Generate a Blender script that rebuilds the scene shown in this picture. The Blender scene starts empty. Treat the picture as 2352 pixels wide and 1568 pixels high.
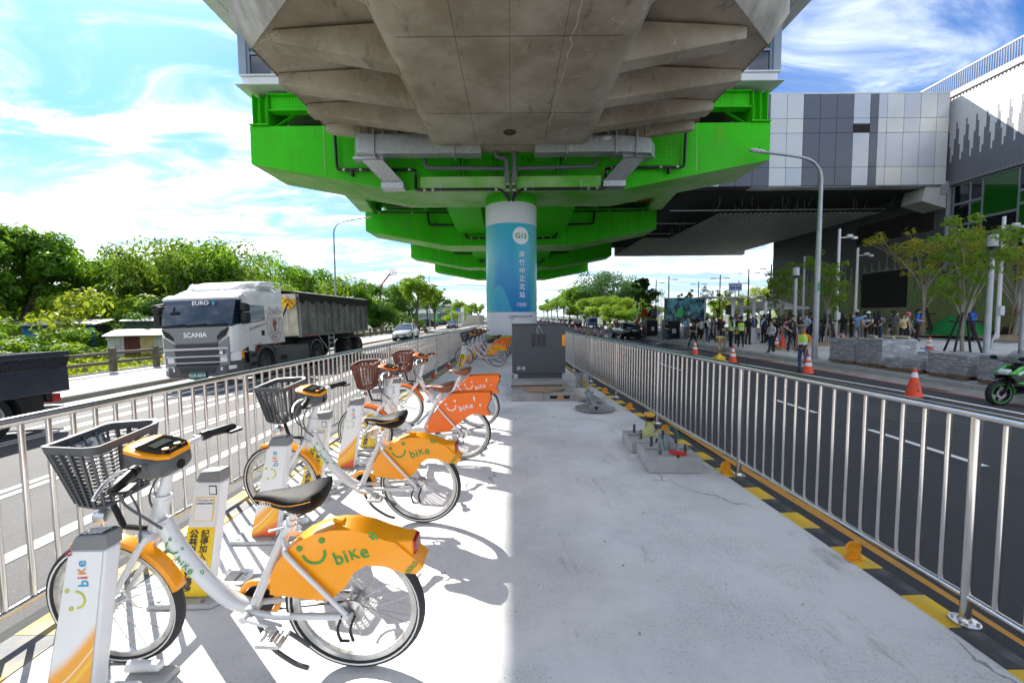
import bpy, bmesh, math, random
from mathutils import Vector, Matrix, Euler
from math import sin, cos, pi, radians as R, sqrt, atan2
random.seed(7)
scn = bpy.context.scene
COL = scn.collection
# ------------------------------------------------------------------ camera, sky, sun, exposure
cam = bpy.data.objects.new('camera', bpy.data.cameras.new('camera'))
COL.objects.link(cam); scn.camera = cam
cam.data.sensor_width = 36; cam.data.lens = 36*945/2352
cam.data.clip_start = .05; cam.data.clip_end = 6000
cam.location = (0, 0, 1.62)
cam.rotation_euler = (Matrix.Rotation(pi/2-atan2(57, 945), 4, 'X') @ Matrix.Rotation(-.008, 4, 'Z')).to_euler()
SUN = Vector((-.857, .868, 1.0)).normalized()
EL = math.asin(SUN.z); AZ = atan2(SUN.x, SUN.y)
w = bpy.data.worlds.new('World'); scn.world = w; w.use_nodes = True
nt = w.node_tree; N = nt.nodes; L = nt.links
for n in list(N): N.remove(n)
def wn(t, **k):
    n = N.new(t)
    for a, b in k.items(): setattr(n, a, b)
    return n
out = wn('ShaderNodeOutputWorld'); bg = wn('ShaderNodeBackground'); bg.inputs['Strength'].default_value = .15
sky = wn('ShaderNodeTexSky', sky_type='NISHITA', sun_disc=False, sun_elevation=EL, sun_rotation=AZ, air_density=1.2, dust_density=.6, ozone_density=2.2)
tc = wn('ShaderNodeTexCoord'); sep = wn('ShaderNodeSeparateXYZ'); L.new(tc.outputs['Generated'], sep.inputs[0])
def wm(op, a, b=None):
    n = wn('ShaderNodeMath', operation=op)
    for i, v in enumerate((a, b)):
        if v is None: continue
        if isinstance(v, (int, float)): n.inputs[i].default_value = v
        else: L.new(v, n.inputs[i])
    return n.outputs[0]
zz = wm('ADD', wm('MAXIMUM', sep.outputs[2], 0.0), .16)
cmb = wn('ShaderNodeCombineXYZ'); L.new(wm('DIVIDE', sep.outputs[0], zz), cmb.inputs[0]); L.new(wm('DIVIDE', sep.outputs[1], zz), cmb.inputs[1])
mp = wn('ShaderNodeMapping'); mp.inputs['Rotation'].default_value = (0, 0, R(-38)); mp.inputs['Scale'].default_value = (.62, 1.25, 1); mp.inputs['Location'].default_value = (1.35, 0.25, 0)
L.new(cmb.outputs[0], mp.inputs[0])
def wnoise(scale, det, rough, dist=0):
    n = wn('ShaderNodeTexNoise'); n.inputs['Scale'].default_value = scale; n.inputs['Detail'].default_value = det
    n.inputs['Roughness'].default_value = rough; n.inputs['Distortion'].default_value = dist
    L.new(mp.outputs[0], n.inputs['Vector']); return n.outputs[0]
def wramp(v, a, b):
    n = wn('ShaderNodeMapRange', interpolation_type='SMOOTHSTEP'); n.inputs[1].default_value = a; n.inputs[2].default_value = b
    L.new(v, n.inputs[0]); return n.outputs[0]
big = wnoise(.75, 4, .5, .3); fine = wnoise(2.6, 9, .62, .7)
cl = wramp(wm('ADD', wm('MULTIPLY', big, .75), wm('MULTIPLY', fine, .4)), .46, .70)
# more cloud towards the left and the horizon
left = wramp(wm('SUBTRACT', wm('MULTIPLY', sep.outputs[0], -1), sep.outputs[1]), -1.3, .6)
hz = wm('SUBTRACT', 1.0, wramp(sep.outputs[2], .02, .34))
cov = wm('MINIMUM', wm('ADD', wm('MULTIPLY', cl, wm('ADD', .62, wm('MULTIPLY', left, .3))), wm('ADD', wm('MULTIPLY', hz, .5), wm('MULTIPLY', wm('MULTIPLY', left, wramp(fine, .42, .62)), .45))), 1.0)
mix = wn('ShaderNodeMix', data_type='RGBA'); L.new(cov, mix.inputs[0]); 
tint = wn('ShaderNodeMix', data_type='RGBA', blend_type='MULTIPLY'); tint.inputs[0].default_value = 1; L.new(sky.outputs[0], tint.inputs[6]); tint.inputs[7].default_value = (.075, .138, .225, 1)
L.new(tint.outputs[2], mix.inputs[6])
shade = wn('ShaderNodeMix', data_type='RGBA'); L.new(wramp(fine, .42, .66), shade.inputs[0]); shade.inputs[6].default_value = (1.2, 1.38, 1.6, 1); shade.inputs[7].default_value = (3.0, 3.1, 3.2, 1)
L.new(shade.outputs[2], mix.inputs[7]); L.new(mix.outputs[2], bg.inputs[0]); L.new(bg.outputs[0], out.inputs[0])
sun = bpy.data.objects.new('sun', bpy.data.lights.new('sun', 'SUN')); COL.objects.link(sun)
sun.data.energy = 2.0; sun.data.angle = R(.3); sun.data.color = (1, .95, .86)
sun.location = SUN*60; sun.rotation_euler = (-SUN).to_track_quat('-Z', 'Y').to_euler()
vs = scn.view_settings; vs.view_transform = 'Standard'; vs.look = 'None'; vs.gamma = 1; vs.use_curve_mapping = False; vs.exposure = 2.5
scn.render.engine = 'CYCLES'; cy = scn.cycles
cy.max_bounces = 6; cy.diffuse_bounces = 3; cy.glossy_bounces = 3; cy.transmission_bounces = 4; cy.transparent_max_bounces = 8
cy.use_denoising = True; cy.caustics_reflective = False; cy.caustics_refractive = False
# ------------------------------------------------------------------ materials
MATS = {}
def mat(name, col=(.5, .5, .5), rough=.6, metal=0., noise=None, col2=None, bump=None, spec=.5, alpha=1., trans=0., emit=None, sub=None, coat=0., stretch=None):
    """noise=(scale, low, high) mixes col -> col2 by fractal noise; bump=(scale, strength)"""
    if name in MATS: return MATS[name]
    m = bpy.data.materials.new(name); MATS[name] = m; m.use_nodes = True
    t = m.node_tree; b = t.nodes['Principled BSDF']; i = b.inputs
    i['Base Color'].default_value = (*col, 1); i['Roughness'].default_value = rough; i['Metallic'].default_value = metal
    i['Specular IOR Level'].default_value = spec; i['Alpha'].default_value = alpha; i['Transmission Weight'].default_value = trans
    i['Coat Weight'].default_value = coat
    if emit: i['Emission Color'].default_value = (*emit[0], 1); i['Emission Strength'].default_value = emit[1]
    tcn = t.nodes.new('ShaderNodeTexCoord'); vec = tcn.outputs['Object']
    if stretch:
        mpn = t.nodes.new('ShaderNodeMapping'); mpn.inputs['Scale'].default_value = stretch; t.links.new(vec, mpn.inputs[0]); vec = mpn.outputs[0]
    def nz(s, d=6, r=.6):
        n = t.nodes.new('ShaderNodeTexNoise'); n.inputs['Scale'].default_value = s; n.inputs['Detail'].default_value = d; n.inputs['Roughness'].default_value = r
        t.links.new(vec, n.inputs['Vector']); return n.outputs[0]
    if noise:
        r = t.nodes.new('ShaderNodeMapRange'); r.inputs[1].default_value = noise[1]; r.inputs[2].default_value = noise[2]
        t.links.new(nz(noise[0]), r.inputs[0])
        mx = t.nodes.new('ShaderNodeMix'); mx.data_type = 'RGBA'; t.links.new(r.outputs[0], mx.inputs[0])
        mx.inputs[6].default_value = (*col, 1); mx.inputs[7].default_value = (*(col2 or tuple(c*.7 for c in col)), 1)
        t.links.new(mx.outputs[2], i['Base Color'])
    if bump:
        bn = t.nodes.new('ShaderNodeBump'); bn.inputs['Strength'].default_value = bump[1]; bn.inputs['Distance'].default_value = .02
        t.links.new(nz(bump[0], 8, .65), bn.inputs['Height']); t.links.new(bn.outputs[0], i['Normal'])
    return m
class NB:
    """small node builder for the special materials"""
    def __init__(s, m): s.t = m.node_tree; s.b = s.t.nodes['Principled BSDF']; s.tc = s.t.nodes.new('ShaderNodeTexCoord')
    def n(s, t, **k):
        x = s.t.nodes.new(t)
        for a, b in k.items(): setattr(x, a, b)
        return x
    def lk(s, a, b): s.t.links.new(a, b)
    def m(s, op, a, b=0., c=0.):
        x = s.n('ShaderNodeMath', operation=op)
        for i, v in enumerate((a, b, c)):
            if isinstance(v, (int, float)): x.inputs[i].default_value = v
            else: s.lk(v, x.inputs[i])
        return x.outputs[0]
    def xyz(s, o='Object'):
        x = s.n('ShaderNodeSeparateXYZ'); s.lk(s.tc.outputs[o], x.inputs[0]); return x.outputs
    def noise(s, sc, d=5, r=.6, scale=None, dist=0.):
        x = s.n('ShaderNodeTexNoise'); x.inputs['Scale'].default_value = sc; x.inputs['Detail'].default_value = d; x.inputs['Roughness'].default_value = r; x.inputs['Distortion'].default_value = dist
        v = s.tc.outputs['Object']
        if scale:
            mp = s.n('ShaderNodeMapping'); mp.inputs['Scale'].default_value = scale; s.lk(v, mp.inputs[0]); v = mp.outputs[0]
        s.lk(v, x.inputs['Vector']); return x.outputs[0]
    def rng(s, v, a, b, c=0., d=1., smooth=True):
        x = s.n('ShaderNodeMapRange', interpolation_type='SMOOTHSTEP' if smooth else 'LINEAR')
        for i, q in enumerate((a, b, c, d)): x.inputs[i+1].default_value = q
        s.lk(v, x.inputs[0]); return x.outputs[0]
    def mix(s, f, a, b, blend='MIX'):
        x = s.n('ShaderNodeMix', data_type='RGBA', blend_type=blend)
        for i, v in ((0, f), (6, a), (7, b)):
            if isinstance(v, tuple): x.inputs[i].default_value = (*v, 1) if len(v) == 3 else v
            elif isinstance(v, (int, float)): x.inputs[i].default_value = v
            else: s.lk(v, x.inputs[i])
        return x.outputs[2]
    def bump(s, h, st, d=.02):
        x = s.n('ShaderNodeBump'); x.inputs['Strength'].default_value = st; x.inputs['Distance'].default_value = d
        s.lk(h, x.inputs['Height']); s.lk(x.outputs[0], s.b.inputs['Normal'])
# ------------------------------------------------------------------ mesh builder
class MB:
    def __init__(s): s.v = []; s.f = []; s.mi = []; s.sm = []; s.M = Matrix(); s.k = 0
    def add(s, vs, fs, k=None, smooth=False):
        o = len(s.v); M = s.M
        s.v += [tuple(M @ Vector(p)) for p in vs]
        for f in fs: s.f.append([i+o for i in f]); s.mi.append(s.k if k is None else k); s.sm.append(smooth)
        return s
    def box(s, c, d, rot=None, k=None, taper=1.):
        x, y, z = (q/2 for q in d); t = taper
        vs = [Vector(p) for p in ((-x, -y, -z), (x, -y, -z), (x, y, -z), (-x, y, -z), (-x*t, -y*t, z), (x*t, -y*t, z), (x*t, y*t, z), (-x*t, y*t, z))]
        if rot: e = Euler(rot).to_matrix(); vs = [e @ p for p in vs]
        c = Vector(c)
        return s.add([p+c for p in vs], [(3, 2, 1, 0), (4, 5, 6, 7), (0, 1, 5, 4), (1, 2, 6, 5), (2, 3, 7, 6), (3, 0, 4, 7)], k)
    def bx(s, x0, x1, y0, y1, z0, z1, k=None): return s.box(((x0+x1)/2, (y0+y1)/2, (z0+z1)/2), (abs(x1-x0), abs(y1-y0), abs(z1-z0)), None, k)
    def bar(s, a, b, wd, h, k=None, up=(0, 0, 1)):
        """a box-section bar from a to b"""
        a, b = Vector(a), Vector(b); d = (b-a).normalized(); u = Vector(up)
        if abs(d.dot(u)) > .98: u = Vector((1, 0, 0))
        r = d.cross(u).normalized()*wd/2; u = r.cross(d).normalized()*h/2
        vs = [a-r-u, a+r-u, a+r+u, a-r+u, b-r-u, b+r-u, b+r+u, b-r+u]
        return s.add(vs, [(0, 1, 2, 3), (7, 6, 5, 4), (0, 4, 5, 1), (1, 5, 6, 2), (2, 6, 7, 3), (3, 7, 4, 0)], k)
    def tube(s, pts, r, n=8, k=None, cap=True, closed=False, flat=1.):
        pts = [Vector(p) for p in pts]; m = len(pts); rs = r if isinstance(r, (list, tuple)) else [r]*m
        vs = []; fs = []; pu = None
        for i, p in enumerate(pts):
            if closed: d = pts[(i+1) % m]-pts[i-1]
            else: d = pts[min(i+1, m-1)]-pts[max(i-1, 0)]
            d = d.normalized() if d.length > 1e-9 else Vector((0, 0, 1))
            if pu is None: u = Vector((0, 0, 1)) if abs(d.z) < .9 else Vector((1, 0, 0))
            else: u = pu
            a = d.cross(u).normalized(); b = a.cross(d).normalized(); pu = b
            for j in range(n):
                t = 2*pi*j/n; vs.append(p+(a*cos(t)+b*sin(t)*flat)*rs[i])
        for i in range(m if closed else m-1):
            for j in range(n):
                q = (i+1) % m; fs.append((i*n+j, i*n+(j+1) % n, q*n+(j+1) % n, q*n+j))
        s.add(vs, fs, k, True)
        if cap and not closed:
            s.add([vs[j] for j in range(n)], [tuple(range(n))[::-1]], k); s.add([vs[(m-1)*n+j] for j in range(n)], [tuple(range(n))], k)
        return s
    def cyl(s, a, b, r, r2=None, n=16, k=None, cap=True): return s.tube([a, b], [r, r if r2 is None else r2], n, k, cap)
    def lathe(s, prof, c=(0, 0, 0), axis='Z', n=24, k=None, smooth=True, a0=0., a1=2*pi):
        """prof: (radius, height) pairs"""
        c = Vector(c); vs = []; full = abs(a1-a0-2*pi) < 1e-6; m = n if full else n+1
        for r, h in prof:
            for j in range(m):
                t = a0+(a1-a0)*j/n; x, y = r*cos(t), r*sin(t)
                vs.append(c+Vector((x, y, h) if axis == 'Z' else (x, h, y) if axis == 'Y' else (h, x, y)))
        fs = []
        for i in range(len(prof)-1):
            for j in range(n): q = (j+1) % m; fs.append((i*m+j, i*m+q, (i+1)*m+q, (i+1)*m+j))
        return s.add(vs, fs, k, smooth)
    def prism(s, poly, h0, h1, axis='Z', k=None, smooth=False):
        """polygon in 2D extruded along axis: Z->(x,y), Y->(x,z), X->(y,z)"""
        f = (lambda a, b, h: (a, b, h)) if axis == 'Z' else (lambda a, b, h: (a, h, b)) if axis == 'Y' else (lambda a, b, h: (h, a, b))
        n = len(poly); vs = [f(a, b, h0) for a, b in poly]+[f(a, b, h1) for a, b in poly]
        s.add(vs, [tuple(range(n))[::-1], tuple(range(n, 2*n))], k)
        return s.add(vs, [(i, (i+1) % n, n+(i+1) % n, n+i) for i in range(n)], k, smooth)
    def ball(s, c, r, k=None, n=10, m=7):
        c = Vector(c); rx, ry, rz = r if isinstance(r, (tuple, list)) else (r, r, r); vs = []; fs = []
        for i in range(m+1):
            a = pi*i/m
            for j in range(n): b = 2*pi*j/n; vs.append(c+Vector((rx*sin(a)*cos(b), ry*sin(a)*sin(b), rz*cos(a))))
        for i in range(m):
            for j in range(n): fs.append((i*n+j, (i+1)*n+j, (i+1)*n+(j+1) % n, i*n+(j+1) % n))
        return s.add(vs, fs, k, True)
    def loft(s, rings, k=None, smooth=True, cap=True, closed=True):
        n = len(rings[0]); vs = [p for r in rings for p in r]; fs = []
        for i in range(len(rings)-1):
            for j in range(n if closed else n-1): fs.append((i*n+j, i*n+(j+1) % n, (i+1)*n+(j+1) % n, (i+1)*n+j))
        s.add(vs, fs, k, smooth)
        if cap: s.add(rings[0], [tuple(range(n))[::-1]], k); s.add(rings[-1], [tuple(range(n))], k)
        return s
    def mesh(s, name, mats):
        me = bpy.data.meshes.new(name); me.from_pydata(s.v, [], s.f)
        for m in (mats if isinstance(mats, (list, tuple)) else [mats]): me.materials.append(m)
        me.polygons.foreach_set('material_index', s.mi); me.polygons.foreach_set('use_smooth', s.sm)
        b = bmesh.new(); b.from_mesh(me); bmesh.ops.remove_doubles(b, verts=b.verts, dist=1e-5)
        bmesh.ops.recalc_face_normals(b, faces=b.faces); b.to_mesh(me); b.free(); me.update()
        try: me.set_sharp_from_angle(angle=R(38))
        except Exception: pass
        return me
    def obj(s, name, mats, parent=None, loc=(0, 0, 0), rot=(0, 0, 0), bevel=0., **kw):
        o = bpy.data.objects.new(name, s.mesh(name, mats)); COL.objects.link(o); o.location = loc; o.rotation_euler = rot
        if parent: o.parent = parent
        if bevel: bevel_mod(o, bevel)
        return tag(o, **kw)
def bevel_mod(o, wd, seg=2):
    m = o.modifiers.new('bevel', 'BEVEL'); m.width = wd; m.segments = seg; m.limit_method = 'ANGLE'; m.angle_limit = R(40); return o
def tag(o, label=None, cat=None, group=None, kind=None):
    if label: o['label'] = label
    if cat: o['category'] = cat
    if group: o['group'] = group
    if kind: o['kind'] = kind
    return o
def thing(name, label, cat, loc=(0, 0, 0), rz=0., group=None):
    o = bpy.data.objects.new(name, None); COL.objects.link(o); o.empty_display_size = .2; o.location = loc; o.rotation_euler = (0, 0, rz)
    return tag(o, label, cat, group)
def inst(o, parent=None, loc=None, rot=None, scale=None, name=None):
    c = o.copy(); COL.objects.link(c); c.parent = parent
    if loc is not None: c.location = loc
    if rot is not None: c.rotation_euler = rot
    if scale is not None: c.scale = scale
    return c
KIDS = {}
def dup(root, loc, rz, label, group=None, rot=None, scale=None):
    kids = {}
    for o in root.children_recursive: kids.setdefault(o.parent, []).append(o)
    def go(o, par):
        c = o.copy(); COL.objects.link(c); c.parent = par
        for ch in kids.get(o, []): go(ch, c)
        return c
    r = go(root, None); r.location = loc; r.rotation_euler = rot or (0, 0, rz)
    if scale: r.scale = scale if isinstance(scale, tuple) else (scale,)*3
    r['label'] = label
    if group: r['group'] = group
    return r
TX = {}
def text_geo(body, size=1., bold=0., align='CENTER', spacing=1., depth=0.):
    key = (body, size, bold, align, spacing)
    if key in TX: return TX[key]
    c = bpy.data.curves.new('lettering', 'FONT'); c.body = body; c.size = size; c.align_x = align; c.align_y = 'CENTER'; c.offset = bold*size; c.resolution_u = 3; c.space_character = spacing
    o = bpy.data.objects.new('lettering', c); COL.objects.link(o)
    dg = bpy.context.evaluated_depsgraph_get(); me = bpy.data.meshes.new_from_object(o.evaluated_get(dg))
    vs = [tuple(v.co) for v in me.vertices]; fs = [tuple(p.vertices) for p in me.polygons]
    bpy.data.objects.remove(o); bpy.data.curves.remove(c); bpy.data.meshes.remove(me)
    TX[key] = (vs, fs); return vs, fs
def put_text(mb, body, o, ux, uy, size, bold=0., k=None, align='CENTER', spacing=1.):
    """flat lettering: origin o, right axis ux, up axis uy"""
    vs, fs = text_geo(body, size, bold, align, spacing); o, ux, uy = Vector(o), Vector(ux).normalized(), Vector(uy).normalized()
    mb.add([o+ux*x+uy*y for x, y, z in vs], fs, k); return mb
def catmull(pts, n=6):
    pts = [Vector(p) for p in pts]; res = []
    for i in range(len(pts)-1):
        p0, p1, p2, p3 = pts[max(i-1, 0)], pts[i], pts[i+1], pts[min(i+2, len(pts)-1)]
        for j in range(n):
            t = j/n; res.append(.5*((2*p1)+(p2-p0)*t+(2*p0-5*p1+4*p2-p3)*t*t+(3*p1-p0-3*p2+p3)*t**3))
    return res+[pts[-1]]
def lerp(tab, y):
    if y <= tab[0][0]: return tab[0][1]
    for (a, b), (c, d) in zip(tab, tab[1:]):
        if y <= c: return b+(d-b)*(y-a)/(c-a)
    return tab[-1][1]
# ------------------------------------------------------------------ common materials
concrete = mat('weathered_concrete', (.42, .40, .365), .9, noise=(.9, .32, .7), col2=(.27, .245, .215), bump=(14, .25))
steel = mat('stainless_steel', (.66, .64, .62), .2, 1., noise=(9, .3, .7), col2=(.56, .55, .54))
galv = mat('galvanised_steel', (.46, .48, .50), .45, .75, noise=(7, .35, .7), col2=(.60, .62, .64))
white_paint = mat('white_paint', (.80, .80, .79), .35)
black_rubber = mat('black_rubber', (.011, .011, .012), .75, bump=(60, .15))
black_plastic = mat('black_plastic', (.009, .009, .01), .45, spec=.3)
dark_glass = mat('dark_glass', (.015, .02, .025), .04, spec=.8)
chrome = mat('chrome', (.75, .75, .76), .12, 1.)
# median floor: pale new concrete with trowel marks, specks and cracks
m_floor = mat('pale_concrete', (.6, .6, .6), .85); q = NB(m_floor)
base = q.mix(q.rng(q.noise(.55, 7, .65), .36, .66), (.80, .80, .795), (.62, .625, .63))
speck = q.rng(q.noise(60, 9, .9), .525, .60)
base = q.mix(q.m('MULTIPLY', speck, q.rng(q.noise(1.1, 7, .7), .40, .60)), base, (.27, .28, .29))
base = q.mix(q.m('MULTIPLY', q.rng(q.noise(4, 9, .75, (1, .3, 1)), .56, .70), .6), base, (.34, .34, .33))
vor = q.n('ShaderNodeTexVoronoi', feature='DISTANCE_TO_EDGE'); vor.inputs['Scale'].default_value = .42
wv = q.n('ShaderNodeVectorMath', operation='ADD'); nzv = q.n('ShaderNodeTexNoise'); nzv.inputs['Scale'].default_value = 2.5; nzv.inputs['Detail'].default_value = 8
q.lk(q.tc.outputs['Object'], nzv.inputs['Vector']); sc = q.n('ShaderNodeVectorMath', operation='SCALE'); sc.inputs[3].default_value = .5
q.lk(nzv.outputs[1], sc.inputs[0]); q.lk(q.tc.outputs['Object'], wv.inputs[0]); q.lk(sc.outputs[0], wv.inputs[1]); q.lk(wv.outputs[0], vor.inputs['Vector'])
crack = q.m('MULTIPLY', q.rng(vor.outputs[0], .0, .006, 1, 0), q.rng(q.noise(.9, 3), .5, .6))
base = q.mix(q.m('MULTIPLY', crack, .8), base, (.2, .19, .18))
q.lk(base, q.b.inputs['Base Color']); q.bump(q.m('SUBTRACT', q.noise(30, 8, .7), q.m('MULTIPLY', crack, 1.)), .35, .01)
def asphalt(name, c, c2, wet=False):
    m = mat(name, c, .82); q = NB(m)
    b = q.mix(q.rng(q.noise(170, 3, .6), .38, .66), c, c2)
    b = q.mix(q.m('MULTIPLY', q.rng(q.noise(.35, 5, .6), .45, .68), .35), b, tuple(x*1.35 for x in c))
    b = q.mix(q.m('MULTIPLY', q.rng(q.noise(.5, 4, .6, (3, .12, 1)), .52, .7), .4), b, tuple(x*.7 for x in c))
    if wet:
        x = q.xyz(); wm_ = q.m('MULTIPLY', q.rng(q.noise(.55, 5, .6, (1, .55, 1)), .47, .56), q.m('MULTIPLY', q.rng(x[1], 19, 25), q.rng(x[1], 42, 52, 1, 0)))
        wm_ = q.m('MULTIPLY', wm_, q.rng(x[0], 5, 8.5)); b = q.mix(wm_, b, (.018, .018, .02)); q.lk(q.rng(wm_, 0, 1, .82, .08), q.b.inputs['Roughness'])
    q.lk(b, q.b.inputs['Base Color']); q.bump(q.noise(140, 3), .5, .012); return m
m_road_l = asphalt('grey_asphalt', (.06, .06, .062), (.145, .145, .148))
m_road_r = asphalt('dark_asphalt', (.024, .026, .030), (.056, .059, .066), True)
m_pave = mat('sidewalk_concrete', (.42, .42, .41), .85, noise=(1.5, .3, .7), col2=(.33, .33, .32), bump=(30, .2))
m_kerb = mat('kerb_concrete', (.33, .32, .30), .9, noise=(2, .3, .7), col2=(.23, .22, .2), bump=(20, .3))
m_kerb_new = mat('new_kerb_concrete', (.42, .42, .41), .9, noise=(3, .3, .7), col2=(.34, .34, .335), bump=(25, .2))
m_line = mat('road_paint_white', (.78, .78, .77), .7, noise=(9, .58, .8), col2=(.45, .45, .45))
m_line_y = mat('road_paint_yellow', (.62, .30, .04), .7, noise=(6, .5, .75), col2=(.34, .17, .05))
m_line_r = mat('road_paint_red', (.58, .06, .06), .7, noise=(6, .5, .75), col2=(.3, .09, .08))
m_ground = mat('grassy_ground', (.05, .085, .022), .95, noise=(.25, .35, .65), col2=(.09, .085, .05), bump=(3, .4))
ST = dict(kind='structure')
SL = .0445
def gz(x, y=0):
    """height of the crowned road, pavement and plaza"""
    if x < -11.65: return -.38
    if x < -2.6: return -.12-SL*(-2.6-x)
    if x <= 2.6: return 0.
    if x < (12.35 if y < 44 else 17.2): return -.12-SL*(x-2.6)
    return -.3+.045*(min(x, 24)-12.35) if y < 60 else -.3
def sheet(name, pts, dz, m, parent=None, **kw):
    """a thin layer following the road slope, dz above it"""
    b = MB(); b.add([(x, y, gz(x, y)+dz if abs(x) < 400 else dz) for x, y in pts], [tuple(range(len(pts)))]); return b.obj(name, m, parent, **kw)
b = MB(); b.add([(-2500, -600, -.75), (2500, -600, -.75), (2500, 4000, -.75), (-2500, 4000, -.75)], [(0, 1, 2, 3)]); b.obj('ground', m_ground, **ST)
b = MB(); b.add([(-11.7, -30, -.525), (-2.0, -30, -.093), (-2.0, 700, -.093), (-11.7, 700, -.525)], [(0, 1, 2, 3)]); b.obj('left_road', m_road_l, **ST)
b = MB(); b.add([(1.5, -30, -.071), (17.6, -30, -.787), (17.6, 700, -.787), (1.5, 700, -.071)], [(0, 1, 2, 3)]); b.obj('right_road', m_road_r, **ST)
b = MB(); b.add([(-2.0, 26, -.093), (1.5, 26, -.071), (1.5, 700, -.071), (-2.0, 700, -.093)], [(0, 1, 2, 3)]); b.obj('median_strip', m_kerb, **ST)
# median: tapered raised slab
XL = [(-30, -2.62), (2, -2.56), (4, -2.52), (8, -2.36), (12, -2.2), (17, -2.02), (24, -1.8), (34, -1.6)]
XR = [(-30, 2.40), (2, 2.36), (4, 2.28), (8, 2.06), (12, 1.82), (17, 1.66), (24, 1.6), (34, 1.55)]
ys = [-30, 0, 2, 4, 6, 8, 10, 12, 17, 24, 34]
b = MB(); b.loft([[(lerp(XL, y), y, -.25), (lerp(XL, y), y, 0), (lerp(XR, y), y, 0), (lerp(XR, y), y, -.25)] for y in ys], smooth=False)
median = b.obj('median_platform', m_floor, **ST)
# black and yellow kerb blocks along both edges of the median, each a piece of the platform
m_kb_y = mat('kerb_yellow', (.80, .50, .025), .65, noise=(7, .52, .75), col2=(.5, .36, .12), bump=(40, .15))
m_kb_k = mat('kerb_black', (.045, .047, .05), .7, noise=(9, .5, .75), col2=(.13, .13, .13), bump=(40, .15))
m_kb_yl = mat('kerb_yellow_pale', (.52, .31, .035), .7, noise=(4, .42, .7), col2=(.48, .40, .22), bump=(40, .15))
m_kb_kl = mat('kerb_grey_worn', (.13, .14, .155), .7, noise=(4, .45, .7), col2=(.34, .30, .18), bump=(40, .15))
for side, tab, my, mk in ((1, XR, m_kb_y, m_kb_k), (-1, XL, m_kb_yl, m_kb_kl)):
    bb = MB().box((side*-.0+(.06 if side < 0 else 0), 0, 0), (.135 if side > 0 else .27, .248, .06)); mey = bb.mesh('kerb_block', my); mek = bb.mesh('kerb_block', mk)
    for i in range(84):
        y = .9+i*.25; x = lerp(tab, y)-side*.055; a = atan2(lerp(tab, y+.3)-lerp(tab, y-.3), .6)
        o = bpy.data.objects.new('kerb_block', mey if i % 2 else mek); COL.objects.link(o); o.parent = median; o.location = (x, y, -.024+random.uniform(-.002, .002)); o.rotation_euler = (0, 0, -a)
    b = MB(); yy = [0.2+k*.8 for k in range(28)]
    b.loft([[(lerp(tab, y)+side*a, y, z) for a, z in ((.02, -.13), (.02, -.05), (.2, -.05), (.2, -.16))] for y in yy], smooth=False)
    b.obj('median_gutter', asphalt('gutter_asphalt', (.03, .032, .036), (.05, .052, .056)), None, **ST)
# painted lines
def line(name, x0, x1, y0, y1, z, m): return sheet(name, [(x0, y0), (x1, y0), (x1, y1), (x0, y1)], z, m, **ST)
for x, wd in ((-3.83, .17), (-5.4, .1), (-5.6, .1), (-8.1, .1), (-8.3, .1), (-9.05, .17)):
    line('road_line', x-wd/2, x+wd/2, -10, 300, .006, m_line)
for y in range(-4, 200, 10): line('lane_dash', -6.82, -6.66, y, y+5.6, .006, m_line)
for y0 in (9.0, 26): sheet('road_arrow', [(-7.35, y0), (-7.2, y0), (-7.2, y0+1.6), (-7.0, y0+1.6), (-7.28, y0+2.6), (-7.55, y0+1.6), (-7.35, y0+1.6)], .006, m_line, **ST)
line('red_line', -10.5, -10.4, -10, 120, .006, m_line_r)
sheet('road_line', [(10.75, -10), (10.92, -10), (10.60, 11), (10.43, 11)], .006, m_line, **ST); sheet('road_line', [(10.43, 11), (10.60, 11), (9.62, 17.5), (9.45, 17.5)], .006, m_line, **ST); sheet('road_line', [(9.45, 17.5), (9.62, 17.5), (8.7, 40), (8.53, 40)], .006, m_line, **ST)
line('red_line', 11.7, 11.82, -10, 24, .006, m_line_r)
for k, y in enumerate((-1, 4.95, 7.75, 14, 21, 28, 35, 43, 52, 62, 72)): line('lane_dash', 5.74, 5.86, y, y+(1.65 if k == 1 else 1.25 if k == 2 else 2.6), .006, m_line)
b = MB(); b.loft([[(2.56+min(0, (lerp(XR, y)-2.3)*.45), y, -.100), (2.68+min(0, (lerp(XR, y)-2.3)*.45), y, -.104)] for y in yy], smooth=False, cap=False, closed=False)
b.obj('yellow_line', m_line_y, **ST)
m_patch = asphalt('patch_asphalt', (.032, .034, .038), (.075, .077, .081))
line('road_patch', 6.8, 8.4, 7.2, 8.7, .005, m_patch); line('road_patch', 4.2, 6.3, 15, 24, .004, m_patch)
for x, y in ((4.6, 3.4), (4.9, 5.2), (3.8, 7.0), (7.9, 5.5)): line('survey_mark', x, x+.28, y, y+.035, .007, mat('green_survey_paint', (.03, .22, .14), .8, noise=(30, .4, .6), col2=(.03, .05, .05)))
m_gut = mat('gutter_concrete', (.40, .38, .355), .9, noise=(2, .35, .7), col2=(.28, .26, .235), bump=(20, .2))
line('gutter', 11.85, 12.36, -20, 44, .008, m_gut)
for y in (11.2, 19): line('drain_grate', 11.9, 12.25, y, y+1.1, .012, mat('iron_grate', (.10, .105, .11), .6, .5, noise=(40, .4, .6), col2=(.03, .03, .03)))
b = MB(); b.bx(-11.85, -11.65, -25, 90, -.7, -.375); b.obj('left_kerb', m_kerb, bevel=.02, **ST)
b = MB(); b.add([(-15.6, -25, -.38), (-11.85, -25, -.38), (-11.85, 300, -.38), (-15.6, 300, -.38)], [(0, 1, 2, 3)]); b.obj('left_pavement', m_pave, **ST)
line('gutter', -11.65, -10.95, -25, 90, .008, m_gut)
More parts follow.
